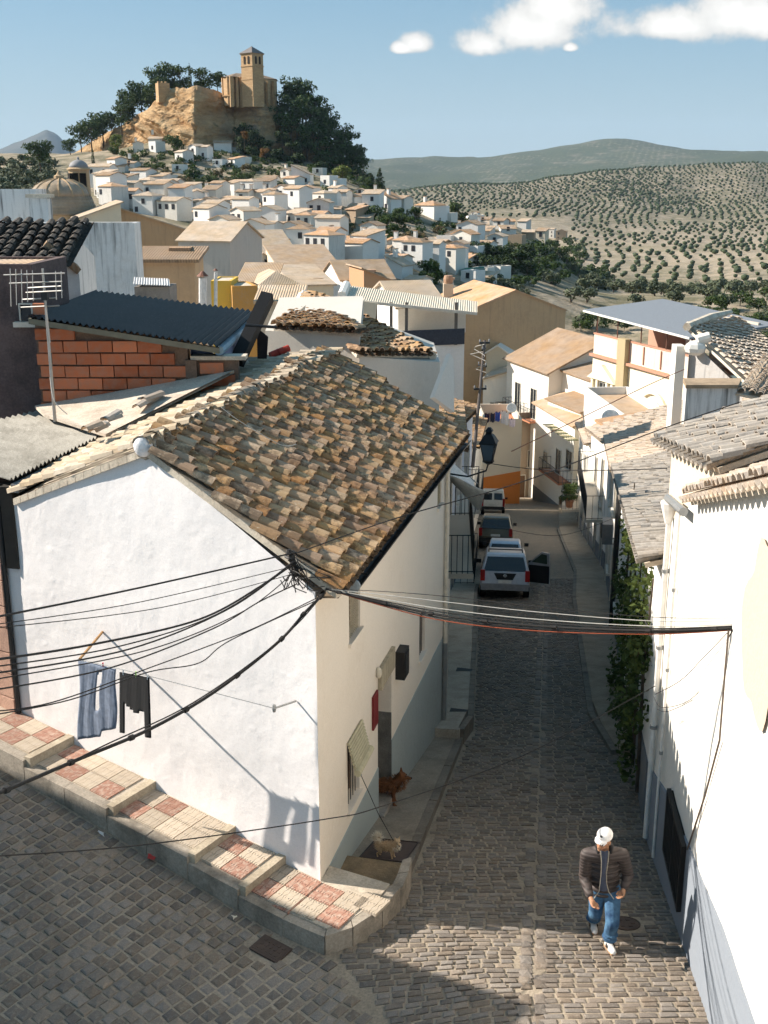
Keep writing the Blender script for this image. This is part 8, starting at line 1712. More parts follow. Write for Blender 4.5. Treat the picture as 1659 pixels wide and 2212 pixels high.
def build_man():
    g = lambda x, y: (lambda d: d * (-6.58 / (d.z / d.y + .215) / d.y))(ray(x, y))
    fL, fR = g(1316, 2052), g(1281, 2008); base = (fL + fR) / 2
    t = thing('person', 'man in white cap, dark quilted jacket and blue jeans walking in the sun', 'person', tuple(base))
    hip = P(1307, 1922, 12.0); hL, hR = hip + Vector((.09, 0, -.03)), hip + Vector((-.09, .02, -.03)); chest = P(1305, 1858, 11.84); neck = P(1306, 1834, 11.74); head = P(1304, 1815, 11.66)
    kL, kR = hL.lerp(fL, .5) + Vector((.0, -.10, .05)), hR.lerp(fR, .5) + Vector((-.02, -.12, .06)); aL, aR = fL + Vector((0, .06, .10)), fR + Vector((-.0, .06, .11))
    sL, sR = P(1345, 1846, 11.8), P(1267, 1846, 11.82); eL, eR = P(1357, 1889, 11.92), P(1262, 1893, 11.9); wL, wR = P(1349, 1916, 11.78), P(1274, 1934, 11.68)
    hdL, hdR = P(1345, 1926, 11.74), P(1280, 1949, 11.6)
    skin = NT('skin'); k = skin.noise(skin.co(), 30, 3); skin.col(skin.mix(k, (.34, .17, .095), (.44, .235, .14))); skin.b.inputs['Roughness'].default_value = .6; skin.b.inputs['Subsurface Weight'].default_value = .08; sk = skin.m
    look = Vector((-.62, -.74, -.22)).normalized(); up = (Vector((0, -.25, 1)) - look * look.dot(Vector((0, -.25, 1)))).normalized(); side = look.cross(up).normalized()
    HM = Matrix(((side.x, look.x, up.x, 0), (side.y, look.y, up.y, 0), (side.z, look.z, up.z, 0), (0, 0, 0, 1)))
    H = lambda a, b, c: head + side * a + look * b + up * c
    P_ = [('c', hip, chest, .08, .075), ('c', chest, neck, .07, .05), ('c', neck, head, .055, .055), ('s', H(0, .0, .02), (.075, .095, .105), HM), ('s', H(0, .035, -.045), (.058, .065, .06), HM), ('c', H(0, .095, .0), H(0, .115, -.03), .012, .018), ('s', H(0, .085, -.066), (.03, .018, .01), HM), ('s', H(0, .075, -.095), (.03, .03, .022), HM),
          ('s', H(.078, -.005, -.005), (.012, .022, .033), HM), ('s', H(-.078, -.005, -.005), (.012, .022, .033), HM), ('c', H(-.05, .082, .03), H(.05, .082, .03), .012, .012),
          ('c', sL, eL, .05, .042), ('c', eL, wL, .042, .028), ('c', sR, eR, .05, .042), ('c', eR, wR, .042, .028), ('c', hL, kL, .08, .055), ('c', kL, aL, .055, .038), ('c', hR, kR, .08, .055), ('c', kR, aR, .055, .038), ('c', sL, chest, .05, .06), ('c', sR, chest, .05, .06), ('c', hL, hip, .08, .1), ('c', hR, hip, .08, .1)]
    for w, h, s_ in ((wL, hdL, 1), (wR, hdR, -1)):
        d = (h - w).normalized(); sd = Vector((s_ * .5, -.85, 0)).normalized(); sd = (sd - d * sd.dot(d)).normalized(); pl = h + d * .01; P_ += [('c', w, h, .028, .033), ('c', h - sd * .018, pl + d * .035 - sd * .026, .022, .018), ('c', h + sd * .018, pl + d * .035 + sd * .026, .022, .018)]
        inn = d.cross(sd).normalized() * s_
        for f, (o_, l) in enumerate(((-.03, .062), (-.01, .075), (.011, .07), (.03, .055))):
            a = pl + d * .035 + sd * o_; m_ = a + d * l * .5 + inn * .008; e = m_ + d * l * .38 + inn * .026; P_ += [('c', a, m_, .0105, .0095), ('c', m_, e, .0095, .0085)]
        a = h - sd * .03; m_ = a + d * .03 - sd * .022 + inn * .012; P_ += [('c', a, m_, .014, .012), ('c', m_, m_ + d * .032 + inn * .008, .012, .009)]
    organic('body', P_, .0065, sk, t, 3)
    # jacket: quilted rows as real rings along the sleeves and trunk
    jn_ = NT('dark_quilted_nylon'); wv = jn_.N.new('ShaderNodeTexWave'); wv.bands_direction = 'Z'; jn_.L.new(jn_.co(), wv.inputs[0]); wv.inputs['Scale'].default_value = 6.2; wv.inputs['Distortion'].default_value = 1.2; jn_.col(jn_.mix(jn_.ramp(wv.outputs['Fac'], .0, .3), (.045, .036, .033), (.078, .062, .057))); jn_.bump(wv.outputs['Fac'], .35, .02); jn_.rough(.6); jk = jn_.m; J = []
    def quilt(p, q, r0, r1, n):
        for i in range(n):
            a, c = p.lerp(q, i / n), p.lerp(q, (i + 1) / n); ra = lerp(r0, r1, (i + .5) / n); J.append(('c', a.lerp(c, .28), a.lerp(c, .72), ra, ra * .99))
    quilt(sL, eL, .082, .072, 5); quilt(eL, wL, .072, .054, 5); quilt(sR, eR, .082, .072, 5); quilt(eR, wR, .072, .054, 5)
    low = hip + Vector((0, .02, -.07)); n = 9
    for i in range(n):
        u = (i + .5) / n; c = low.lerp(neck + Vector((0, .03, -.05)), u); wx = float(np.interp(u, [0, .5, .8, 1], [.20, .205, .21, .12])); wy = float(np.interp(u, [0, .5, .85, 1], [.155, .15, .14, .10])); J.append(('s', c + Vector((0, .03, 0)), (wx, wy, .052)))
    J += [('c', sL, neck.lerp(chest, .3), .08, .10), ('c', sR, neck.lerp(chest, .3), .08, .10)]
    jo = organic('jacket', J, .013, jk, t, 3)
    # open front: shirt panel, collar and zip edges proud of the jacket
    fwd = Vector((0, -1, -.05)).normalized(); sh = cloth('slate_blue_shirt', (.07, .085, .13))
    pts = [(P(1306, 1838, 11.58), .045), (P(1306, 1860, 11.60), .035), (P(1304, 1885, 11.68), .028), (P(1303, 1906, 11.74), .035), (P(1304, 1925, 11.80), .055)]
    V = [];
    for p, w in pts: V += [p + Vector((-w, .015, 0)), p + Vector((0, -.012, 0)), p + Vector((w, .015, 0))]
    b = MB(); b.add(V, [(i * 3 + j, (i + 1) * 3 + j, (i + 1) * 3 + j + 1, i * 3 + j + 1) for i in range(len(pts) - 1) for j in range(2)]); b.build('shirt', sh, t, smooth=True)
    for s_ in (-1, 1): b = MB(); b.tube([p + Vector((s_ * (w + .004), -.008, 0)) for p, w in pts] + [P(1304 + s_ * 22, 1942, 11.78)], .006, 5); b.build('zip_edge', plain('zip_metal', (.5, .47, .4), .4, .5), jo)
    b = MB()
    for s_ in (-1, 1): b.tube([neck + Vector((s_ * .03, .07, .05)), neck + Vector((s_ * .085, .02, .03)), P(1306 + s_ * 14, 1842, 11.6)], [.028, .03, .018], 8)
    b.build('collar', cloth('black_collar', (.02, .018, .018)), jo, smooth=True)
    jn = NT('blue_denim'); q = jn.co(); a = jn.noise(q, 9, 4); jn.col(jn.mix(jn.ramp(a, .35, .65), (.028, .07, .145), (.085, .185, .30))); jn.bump(jn.noise(q, 22, 4), .5, .02)
    JN = [('c', hL + Vector((0, 0, .04)), kL, .108, .088), ('c', kL, aL + Vector((0, 0, .04)), .088, .078), ('c', hR + Vector((0, 0, .04)), kR, .108, .088), ('c', kR, aR + Vector((0, 0, .04)), .088, .076), ('s', hip + Vector((0, .02, 0)), (.17, .125, .12))]
    for k_, (kn, an) in enumerate(((kL, aL), (kR, aR))):
        for i in range(3): c = kn.lerp(an, .62 + i * .14); JN.append(('s', c + Vector((.01 * (-1) ** i, -.01, 0)), (.09, .09, .028)))
    organic('jeans', JN, .011, jn.m, t, 4)
    wsh = plain('white_leather', (.78, .75, .71), .5); sole = plain('gum_sole', (.50, .30, .18), .7); blk = plain('black_mark', (.02, .02, .02), .7)
    for f, d in ((fL, Vector((.12, -1, -.0)).normalized()), (fR, Vector((-.05, -1, .0)).normalized())):
        d2 = Vector((d.x, d.y, -.215 * d.y)); n_ = Vector((d.y, -d.x, 0)); z = Vector((0, 0, 1)); f0 = f + Vector((0, 0, .015))
        so = organic('shoe', [('c', f0 - d2 * .06 + z * .05, f0 + d2 * .10 + z * .04, .045, .043), ('c', f0 + d2 * .06 + z * .04, f0 + d2 * .15 + z * .035, .046, .038), ('c', f0 - d2 * .05 + z * .06, f0 - d2 * .02 + z * .12, .042, .045)], .008, wsh, t, 2)
        b = MB(); b.hexa([f0 - d2 * .1 - n_ * .04, f0 + d2 * .17 - n_ * .035, f0 + d2 * .17 + n_ * .035, f0 - d2 * .1 + n_ * .04, f0 - d2 * .1 - n_ * .042 + z * .025, f0 + d2 * .18 - n_ * .036 + z * .025, f0 + d2 * .18 + n_ * .036 + z * .025, f0 - d2 * .1 + n_ * .042 + z * .025]); b.build('sole', sole, so)
        for i in range(3):
            c = f0 + d2 * (-.005 + i * .03) - n_ * .0 + z * .06
            for s_ in (-1, 1): b = MB(); b.box(c + n_ * (.046 * s_), (.012, .006, .055), math.atan2(d.y, d.x), None); b.build('stripe', blk, so)
        b = MB()
        for i in range(4): b.tube([f0 + d2 * (.03 + i * .022) + z * (.095 - i * .006) - n_ * .02, f0 + d2 * (.03 + i * .022) + z * (.1 - i * .006), f0 + d2 * (.03 + i * .022) + z * (.095 - i * .006) + n_ * .02], .0045, 5)
        b.build('laces', wsh, so)
    # cap with curved peak; trefoil mark and word on the front
    cw = cloth('white_cotton', (.80, .77, .75)); C = [('s', H(0, -.018, .078), (.094, .106, .078), HM)]
    for i in range(7):
        u = (i - 3) / 3; C.append(('c', H(u * .07, .07, .078 - .018 * u * u), H(u * .055, .15 - .035 * u * u, .07 - .03 * u * u), .010, .007))
    cap = organic('cap', C, .007, cw, t, 3)
    b = MB(); e = HM.to_3x3() @ Vector((0, 0, 1)); cc = H(0, .080, .112); ex, ey = side, (up * .8 - look * .55).normalized(); nn = ex.cross(ey).normalized(); nn = nn if nn.dot(look) > 0 else -nn
    for a in (-.62, 0, .62):                                  # three leaves
        dv = ex * math.sin(a) + ey * math.cos(a); sv = ex * math.cos(a) - ey * math.sin(a); o_ = cc + nn * .006; b.add([o_, o_ + dv * .017 + sv * .007, o_ + dv * .034, o_ + dv * .017 - sv * .007], [(0, 1, 2, 3)])
    b.build('emblem', blk, cap)
    fc = bpy.data.curves.new('lettering', 'FONT'); fc.body = 'adidas'; fc.size = .02; fc.align_x = 'CENTER'; fc.extrude = .001; fo = bpy.data.objects.new('lettering', fc); COL.objects.link(fo)
    dg = bpy.context.evaluated_depsgraph_get(); me = bpy.data.meshes.new_from_object(fo.evaluated_get(dg)); bpy.data.objects.remove(fo); sx = -ex if ex.dot(Vector((1, 0, 0))) < 0 else ex
    o_ = H(0, .092, .092) + nn * .008; me.transform(Matrix(((sx.x, ey.x, nn.x, o_.x - base.x), (sx.y, ey.y, nn.y, o_.y - base.y), (sx.z, ey.z, nn.z, o_.z - base.z), (0, 0, 0, 1)))); me.materials.clear(); me.materials.append(blk); inst('lettering', me, cap)
    for s_ in (-1, 1): b = MB(); b.sphere(H(s_ * .031, .088, .012), .009, 8, 6); b.build('eye', blk, t)
    b = MB(); b.sphere(H(0, -.03, -.01), (.079, .085, .06), 12, 8, M=HM); b.build('hair', plain('dark_hair', (.02, .016, .013), .8), t)
build_man()
def fur(name, centers, n, ln, w, mat, parent, seed, gravity=.25):
    r = random.Random(seed); b = MB()
    for (c, rad, k, bias) in centers:
        for _ in range(int(n * k)):
            d = Vector((r.gauss(0, 1), r.gauss(0, 1), r.gauss(0, 1))).normalized(); p = Vector(c) + Vector((d.x * rad[0], d.y * rad[1], d.z * rad[2])) * .93; e = p + (d + Vector(bias) + Vector((r.uniform(-.5, .5), r.uniform(-.5, .5), r.uniform(-.3, .3) - gravity))) .normalized() * ln * r.uniform(.6, 1.3); s = d.cross(Vector((r.uniform(-1, 1), r.uniform(-1, 1), 1))).normalized() * w; b.add([p - s, p + s, e], [(0, 1, 2)])
    return b.build(name, mat, parent)
def furmat(name, a, b_):
    n = NT(name); r = n.rand(); n.col(n.mix(n.math('FRACT', n.math('ADD', r, n.math('MULTIPLY', n.noise(n.co(), 7, 3), .7))), a, b_)); n.b.inputs['Roughness'].default_value = .8; return n.m
def build_dog(name, label, base, f, S, c1, c2, chest_c, tail, headdir, fluff):
    t = thing(name, label, 'dog', tuple(base)); z = Vector((0, 0, 1)); s = Vector((f.y, -f.x, 0)); Q = lambda a, b_, c: base + f * (a * S) + s * (b_ * S) + z * (c * S) + Vector((0, 0, -.215 * f.y * a * S)); m1, m2 = furmat(name + '_coat', c1, c2), furmat(name + '_pale_coat', chest_c, tuple(min(1, x * 1.25) for x in chest_c))
    hd = Vector(headdir).normalized(); hp = Q(.62, 0, 1.12); hs = hd.cross(z).normalized(); hu = hs.cross(hd); HD = lambda a, b_, c: hp + hd * (a * S) + hs * (b_ * S) + hu * (c * S); HM = Matrix(((hs.x, hd.x, hu.x, 0), (hs.y, hd.y, hu.y, 0), (hs.z, hd.z, hu.z, 0), (0, 0, 0, 1))); FM = Matrix.Rotation(math.atan2(f.y, f.x), 4, 'Z')
    L = [('s', Q(.28, 0, .72), (.30 * S, .22 * S, .27 * S), FM), ('c', Q(.3, 0, .74), Q(-.42, 0, .76), .24 * S, .19 * S), ('s', Q(-.42, 0, .72), (.22 * S, .19 * S, .23 * S), FM), ('c', Q(.42, 0, .86), hp, .2 * S, .15 * S), ('s', hp, (.165 * S, .18 * S, .155 * S), HM), ('c', HD(.1, 0, -.03), HD(.30, 0, -.07), .085 * S, .055 * S)]
    for sd in (-1, 1):
        L += [('c', Q(.36, .14 * sd, .62), Q(.33, .14 * sd, .32), .085 * S, .055 * S), ('c', Q(.33, .14 * sd, .32), Q(.37, .14 * sd, .05), .05 * S, .045 * S), ('c', Q(.37, .14 * sd, .04), Q(.44, .14 * sd, .035), .05 * S, .04 * S)]
        L += [('c', Q(-.42, .13 * sd, .66), Q(-.30, .14 * sd, .42), .13 * S, .085 * S), ('c', Q(-.30, .14 * sd, .42), Q(-.52, .14 * sd, .27), .075 * S, .05 * S), ('c', Q(-.52, .14 * sd, .27), Q(-.47, .14 * sd, .05), .045 * S, .042 * S), ('c', Q(-.47, .14 * sd, .04), Q(-.40, .14 * sd, .035), .048 * S, .04 * S)]
        L += [('c', HD(-.03, .10 * sd, .12), HD(-.04, .145 * sd, .27), .06 * S, .018 * S)]
    if tail: L += [('c', Q(-.55, 0, .88), Q(-.62, 0, 1.1), .08 * S, .09 * S), ('c', Q(-.62, 0, 1.1), Q(-.40, 0, 1.22), .09 * S, .05 * S)]
    organic('body', L, .022 * S, m1, t, 3)
    R3 = lambda k: (k * S, k * S, k * S)
    fur('coat', [(Q(.1, 0, .74), (.4 * S, .25 * S, .27 * S), 1.3, -f * .5), (Q(-.42, 0, .72), R3(.24), .8, -f * .5), (Q(.45, 0, .85), R3(.27), .8, -f * .3)], 420, .13 * S * fluff, .012 * S, m1, t, 1)
    fur('ruff', [(Q(.52, 0, .78), R3(.2), .8, f * .2), (HD(.1, 0, -.12), R3(.12), .3, (0, 0, -.4))], 380, .14 * S * fluff, .012 * S, m2, t, 2)
    if tail: fur('tail', [(Q(-.6, 0, 1.12), R3(.12), 1, (-.2, 0, .9)), (Q(-.42, 0, 1.2), R3(.12), .7, -f * .6)], 330, .3 * S, .012 * S, m2, t, 3, -.1)
    dk = plain('dog_black', (.012, .01, .01), .35); b = MB(); b.sphere(HD(.335, 0, -.055), .035 * S, 8, 6); b.build('nose', dk, t)
    for sd in (-1, 1): b = MB(); b.sphere(HD(.155, .075 * sd, .035), .026 * S, 8, 6); b.build('eye', dk, t)
    return t
gy = lambda Y: zA(Y) + .15
d1 = Vector((.04, 14.42, gy(14.42))); build_dog('small_dog', 'small fluffy cream and tan dog standing on the dark mat', d1, Vector((.93, -.36, 0)).normalized(), .27, (.36, .22, .11), (.58, .42, .26), (.66, .57, .44), True, (.35, -.9, -.12), 1.1)
d2 = Vector((.0, 16.75, gy(16.75))); build_dog('brown_dog', 'rust-brown thick-coated dog stepping out of the doorway', d2, Vector((.97, -.1, 0)).normalized(), .48, (.13, .05, .02), (.23, .10, .04), (.2, .09, .04), False, (.95, -.15, .02), .9)
t = thing('door_mat', 'dark brown mat on the pavement under the small dog', 'mat', (.05, 14.7, gy(14.7))); b = MB(); q = [(-.36, 14.4), (.30, 14.22), (.52, 14.98), (-.12, 15.14)]; b.add([(x, y, gy(y) + .004) for x, y in q] + [(x, y, gy(y) + .016) for x, y in q], BOXF); b.build('pile', cloth('brown_mat', (.065, .042, .035)), t)
b = MB(); b.tube([(x, y, gy(y) + .018) for x, y in q + q[:1]], .012, 5); b.build('binding', cloth('mat_edge', (.04, .03, .028)), t)
p0, p1 = fac(1.75, .1), d1 + Vector((.12, -.05, .27)); t = thing('dog_lead', 'thin dark lead running from the window down to the small dog', 'lead', (p0.x, p0.y, -8.3)); MB().tube([(p0.x, p0.y, -8.3), Vector((p0.x, p0.y, -8.3)).lerp(p1, .5) + Vector((0, 0, -.06)), p1], .006, 5).build('cord', M_cable, t); MB().sphere((p0.x, p0.y, -8.3), .02, 8, 6).build('hook', M_metal, t)
# ------------------------------------------------------------------ cables
def spline(pts, n=10):
    pts = [Vector(p) for p in pts]; o = []
    for i in range(len(pts) - 1):
        a, b_, c, d = pts[max(i - 1, 0)], pts[i], pts[i + 1], pts[min(i + 2, len(pts) - 1)]
        for k in range(n): o.append(Vector(tuple(_cr(a[j], b_[j], c[j], d[j], k / n) for j in range(3))))
    return o + [pts[-1]]
def cable(label, px, Y0, Y1, r, mat=None, clips=0, group='overhead cables', curve=1.):
    n = len(px) - 1; L = [0]
    for a, c in zip(px[:-1], px[1:]): L.append(L[-1] + math.hypot(c[0] - a[0], c[1] - a[1]))
    pts = [P(x, y, lerp(Y0, Y1, (l / L[-1]) ** curve)) for (x, y), l in zip(px, L)]
    t = thing('overhead_cable', label, 'cable', tuple(pts[-1]), 0, group); path = spline(pts); r *= .78; MB().tube(path, r, 6).build('wire', mat or M_cable, t)
    for i in range(clips): p = path[int(len(path) * (i + .5) / clips)]; q = path[min(len(path) - 1, int(len(path) * (i + .5) / clips) + 1)]; d = (q - p).normalized(); MB().tube([p - d * .03, p + d * .03], r * 1.7, 6).build('clip', M_cable, t)
E = (640, 1205)
for lab, px, r in (('straight thick cable, topmost of those across the white gable', [(-60, 1343), (300, 1270), (640, 1193)], .013), ('thin cable just under the topmost straight one', [(-60, 1356), (300, 1301), (640, 1222)], .006), ('second thin cable close under the topmost pair', [(-60, 1362), (350, 1312), (640, 1238)], .006), ('heavy sagging cable, upper edge of the bundle over the gable', [(-60, 1432), (200, 1392), (430, 1338), (560, 1268), (636, 1212)], .015), ('sagging cable second in the bundle over the gable', [(-60, 1447), (250, 1398), (470, 1326), (636, 1218)], .009), ('sagging cable third in the bundle over the gable', [(-60, 1462), (280, 1402), (500, 1312), (632, 1216)], .011), ('sagging cable fourth in the bundle over the gable', [(-60, 1476), (320, 1404), (530, 1318), (640, 1232)], .008), ('sagging cable at the lower edge of the bundle over the gable', [(-60, 1498), (240, 1442), (460, 1358), (560, 1300), (640, 1262)], .010), ('wavy thin cable above the trousers', [(-60, 1540), (110, 1518), (330, 1440), (470, 1388), (560, 1352), (692, 1288)], .008), ('looping thin cable that dips over the black garment', [(-60, 1552), (150, 1512), (320, 1452), (430, 1432), (500, 1382), (695, 1292)], .008)):
    cable(lab, px, 8.2, 13.0, r)
cable('thick tied cable bundle swinging from the lower left up to the house corner', [(-80, 1740), (0, 1712), (170, 1640), (330, 1572), (470, 1490), (600, 1388), (660, 1322), (702, 1280)], 7.6, 12.85, .022, clips=9)
cable('thin strand wound round the thick tied bundle', [(-80, 1734), (60, 1690), (230, 1608), (400, 1528), (540, 1434), (640, 1350), (704, 1276)], 7.6, 12.84, .009)
cable('long single cable crossing low in front of the house and over the street', [(-60, 1852), (300, 1826), (700, 1770), (830, 1740), (1130, 1632), (1415, 1482)], 8.5, 15.2, .009)
cable('cable from the house corner up across the roof to the right', [(640, 1195), (860, 1118), (1130, 1040), (1420, 930), (1600, 868)], 12.9, 13.6, .009)
cable('upper rusty cable over the street to the stained house', [(1105, 975), (1250, 905), (1400, 832), (1478, 798)], 24, 29.8, .014, plain('rusty_wire', (.22, .1, .06), .7))
cable('thin cable hanging across the street beyond the pickup', [(1050, 1000), (1150, 1013), (1290, 1016), (1440, 1012)], 27, 17, .012)
cable('low drooping cable over the parked cars', [(1030, 1120), (1120, 1148), (1220, 1155), (1330, 1118)], 30, 33, .008)
for k, (dy, r, c) in enumerate(((0, .018, None), (6, .012, None), (-7, .010, None), (11, .009, (.30, .07, .03)), (-14, .007, (.42, .40, .36)), (-30, .006, (.42, .40, .36)), (-42, .005, None))):
    cable(['thickest cable of the bundle crossing the street', 'lower black cable of the bundle crossing the street', 'upper black cable of the bundle crossing the street', 'red-brown cable at the bottom of the street bundle', 'pale cable above the street bundle', 'second pale cable well above the street bundle', 'topmost hair-thin cable above the street bundle'][k], [(704, 1272), (830, 1303 + dy * .6), (960, 1330 + dy), (1150, 1351 + dy), (1400, 1362 + dy * .7), (1582, 1356 + dy * .5)], 12.85, 10.95, r, plain('cable_%d' % k, c, .7) if c else None, clips=7 if k == 0 else 0)
for k, px in enumerate(([(1582, 1360), (1540, 1450), (1490, 1512), (1430, 1528), (1412, 1505)], [(1582, 1362), (1556, 1440), (1510, 1502), (1445, 1536), (1420, 1532)], [(1580, 1358), (1520, 1420), (1470, 1470), (1415, 1500)])):
    cable(['outermost slack loop hanging beside the right wall', 'inner slack loop hanging beside the right wall', 'short slack wire beside the right wall'][k], px, 10.9, 13.6, .006)
# bracket with insulators at the house corner
c = P(634, 1210, 13.1); t = thing('cable_bracket', 'iron cable bracket with a tangle of wires at the house corner', 'bracket', tuple(c)); rr = random.Random(6); MB().tube([wal(.45, .0) + Vector((0, 0, c.z)), c + Vector((0, 0, .0))], .02, 6).build('arm', M_metal_dark, t); MB().tube([c + Vector((0, 0, -.25)), c + Vector((0, 0, .12))], .022, 6).build('post', M_metal_dark, t)
for k in range(5): MB().lathe([(.03, 0), (.04, .03), (.025, .07)], tuple(c + Vector((rr.uniform(-.05, .05), -.03, -.2 + k * .07))), 8).build('insulator', M_cable, t)
for k in range(22):
    a = c + Vector((rr.uniform(-.08, .08), rr.uniform(-.1, .02), rr.uniform(-.3, .12))); e = P(rr.uniform(640, 715), rr.uniform(1245, 1290), 12.86) if k % 2 else a + Vector((rr.uniform(-.25, .25), -.05, rr.uniform(-.4, .1))); m_ = a.lerp(e, .5) + Vector((rr.uniform(-.08, .08), -.04, rr.uniform(-.16, .1))); MB().tube(spline([a, m_, e], 5), .007, 4).build('loose_wire', M_cable, t)
# ------------------------------------------------------------------ washing line on the gable
def on_line(x, y, o=.9):
    d = ray(x, y); k = d.x / d.y; a = wal(0, o); tt = (k * a.y - a.x) / (WL.x - k * WL.y); p = wal(tt, o); return Vector((p.x, p.y, d.z / d.y * p.y))
tip = on_line(172, 1424); wp = wal(3.85); wp = Vector((wp.x, wp.y, P(230, 1365, wp.y).z)); e2 = wal(.42, .35); e2 = Vector((e2.x, e2.y, P(655, 1530, e2.y).z))
t = thing('washing_line', 'washing line on a wooden arm fixed to the white gable', 'clothesline', tuple(wp)); MB().tube([wp, tip], .02, 6).build('wooden_arm', plain('raw_wood', (.38, .22, .1), .8), t); MB().tube(spline([tip, on_line(328, 1462) + Vector((0, 0, -.0)), e2], 8), .005, 5).build('line', plain('grey_line', (.3, .3, .29), .7), t); w2 = wal(.34); MB().tube([Vector((w2.x, w2.y, e2.z - .02)), e2], .014, 6).build('end_arm', M_metal, t); MB().lathe([(.02, -.05), (.03, 0), (.02, .05)], tuple(e2), 8).build('pulley', M_metal, t)
def garment(name, label, mat, outline, nx, ny, fold, seed, parts=()):
    q = outline(.5, 0); t = thing(name, label, 'garment', tuple(on_line(*q))); b = MB(); idx = {}; vs_ = []
    for i in range(nx + 1):
        for j in range(ny + 1):
            p = outline(i / nx, j / ny); v = on_line(*p, .9); d = fold * (math.sin(i * .75 + seed) * (.35 + .65 * j / ny) + .5 * math.sin(i * 2.3 + j * .35 + seed)); vs_.append(v + WN * d)
    f = [(i * (ny + 1) + j, i * (ny + 1) + j + 1, (i + 1) * (ny + 1) + j + 1, (i + 1) * (ny + 1) + j) for i in range(nx) for j in range(ny) if outline(i / nx, j / ny, True, (i + .5) / nx, (j + .5) / ny)]
    b.add(vs_, f); o = b.build('cloth', mat, t, smooth=True); m_ = o.modifiers.new('thick', 'SOLIDIFY'); m_.thickness = .018; m_.offset = 0
    for (u, c) in parts: p = on_line(*outline(u, 0)); k = MB(); k.box(p + Vector((0, 0, .01)), (.015, .02, .08)); k.build('peg', plain('peg_%d' % int(c[0] * 99), c, .6), t)
def tr(u, v, test=False, cu=0, cv=0):
    if test: return not (abs(cu - (.56 - .05 * cv)) < .07 * (1 if cv > .08 else 0) and .1 < cv < .62)
    x = lerp(170, 252, u) + 3 * math.sin(v * 5 + u * 4); y = lerp(1427, 1446, u) + v * (lerp(170, 140, u) if u < .6 else lerp(160, 128, u)); return (x - v * 6 * (u - .3), y)
garment('grey_trousers', 'blue-grey jogging trousers pegged on the washing line', cloth('blue_grey_jersey', (.16, .19, .25)), tr, 30, 22, .008, 1., ((.1, (.7, .7, .7)), (.62, (.6, .05, .1))))
def bk(u, v, test=False, cu=0, cv=0):
    if test: return cv < .58 - .16 * abs(math.sin((cu - .5) * 2.2)) + .1 * cu or cu < .16 or cu > .80
    return (lerp(259, 322, u) + (4 if u > .5 else 0) * v, lerp(1452, 1464, u) + v * 130)
garment('black_garment', 'black long-sleeved top pegged upside down beside the grey trousers', cloth('black_jersey', (.007, .007, .008)), bk, 26, 24, .003, 3., ((.12, (.75, .75, .75)), (.55, (.3, .6, .1)), (.95, (.8, .8, .8))))
# ------------------------------------------------------------------ television aerial on the left roof, litter
a, c = P(119, 910, 17.6), P(92, 580, 17.6); t = thing('tv_aerial', 'tall thin television aerial on the left roof', 'aerial', tuple(a)); al = plain('aluminium', (.42, .40, .37), .4, .6); MB().tube([a, c], [.028, .018], 8).build('mast', al, t); MB().tube([P(97, 640, 17.58), P(108, 740, 17.55)], .012, 6).build('stay', al, t)
for k, (y, x0, x1) in enumerate(((592, 8, 140), (610, 20, 134), (620, 60, 132), (630, 56, 135), (645, 48, 122), (662, 45, 128))): MB().tube([P(x0, y + 2, 17.5 + .05 * k), P(x1, y - 2, 17.3 + .05 * k)], .011, 5).build('element', al, t)
for k, x in enumerate((22, 34, 46, 58, 70, 120, 132)): MB().tube([P(x, 580 + k, 17.45), P(x + 2, 662 - 3 * k, 17.4)], .007, 5).build('reflector_rod', al, t)
MB().box(P(97, 640, 17.5), (.1, .08, .12)).build('amplifier_box', M_metal_dark, t); MB().tube(spline([P(108, 815, 17.5), P(117, 865, 17.3), P(145, 895, 17.2)], 6), .007, 5).build('lead_in', plain('pale_cable', (.5, .46, .4), .6), t)
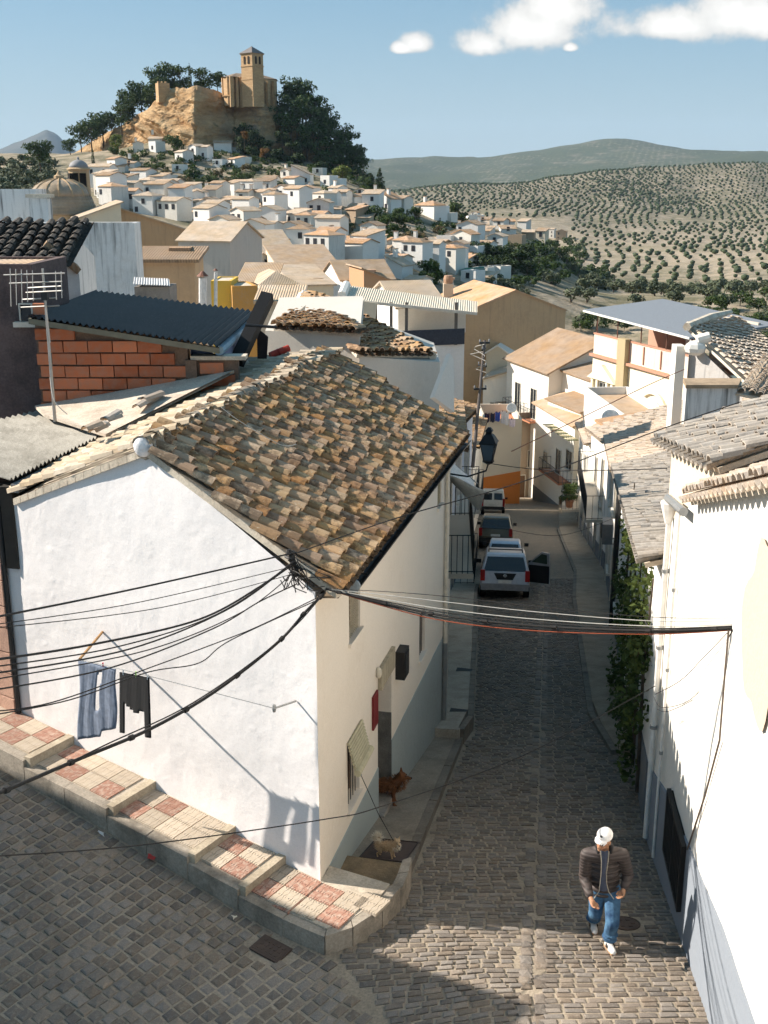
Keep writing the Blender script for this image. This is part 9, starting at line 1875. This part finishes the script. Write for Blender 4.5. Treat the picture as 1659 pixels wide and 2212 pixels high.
for k, (x, y, s_, col, lab) in enumerate(((326, 1862, .1, (.5, .06, .05), 'crumpled red wrapper lying on the shaded cobbles'), (220, 1808, .07, (.7, .68, .66), 'scrap of white paper near the kerb'), (505, 1990, .05, (.65, .6, .5), 'small pale scrap on the lane cobbles'))):
    d = ray(x, y); Y = 10.
    while d.z / d.y * Y > ground(d.x / d.y * Y, Y): Y += .02
    p = Vector((d.x / d.y * Y, Y, ground(d.x / d.y * Y, Y) + .03)); t = thing('litter', lab, 'litter', tuple(p)); r_ = random.Random(k); b = MB(); v = [p + Vector((r_.uniform(-s_, s_), r_.uniform(-s_, s_), r_.uniform(0, .05))) for _ in range(7)]; b.add(v, [(0, 1, 2), (0, 2, 3), (2, 4, 3), (1, 4, 2), (3, 4, 5), (5, 4, 6)]); b.build('scrap', plain('scrap_%d' % k, col, .6), t)
def dish(x, y, Y, r, lab):
    c = P(x, y, Y); t = thing('satellite_dish', lab, 'satellite dish', tuple(c)); M = Matrix.Rotation(R(62), 4, 'X'); MB().lathe([(r * q, r * .25 * q * q) for q in (.03, .3, .6, .85, 1.)] + [(r * .98, r * .27), (r * .5, r * .1)], tuple(c), 20, M=M).build('reflector', plain('white_dish', (.78, .76, .72), .4), t, smooth=True)
    MB().tube([c, c + Vector((0, -r * .8, r * .1))], r * .03, 5).build('feed_arm', M_metal, t); MB().tube([c, c + Vector((0, .1, -r * 1.4))], r * .06, 6).build('mount', M_metal_dark, t)
dish(1105, 882, 97, .45, 'white satellite dish beside the laundry terrace'); dish(1318, 905, 64, .55, 'white satellite dish below the villa pilaster')
cable('pale loose lead lying across the tiled roof', [(478, 880), (515, 908), (560, 935), (610, 962), (640, 960)], 15.5, 15.9, .009, plain('pale_cable', (.5, .46, .4), .6), 0, 'roof leads')
# ------------------------------------------------------------------ air
def build_haze():
    b = MB().hexa([(-9000, -300, -260), (9000, -300, -260), (9000, 10500, -260), (-9000, 10500, -260), (-9000, -300, 520), (9000, -300, 520), (9000, 10500, 520), (-9000, 10500, 520)])
    m_ = bpy.data.materials.new('haze_air'); m_.use_nodes = True; nt = m_.node_tree; nt.nodes.clear()
    o_ = nt.nodes.new('ShaderNodeOutputMaterial'); v = nt.nodes.new('ShaderNodeVolumePrincipled')
    v.inputs['Color'].default_value = (.62, .80, 1.0, 1); v.inputs['Density'].default_value = HAZE; v.inputs['Anisotropy'].default_value = 0.0
    nt.links.new(v.outputs[0], o_.inputs['Volume'])
    o = b.build('haze', m_); stuff(o); o['label'] = 'thin blue haze over the far hills'
HAZE = 4.2e-5
build_haze()
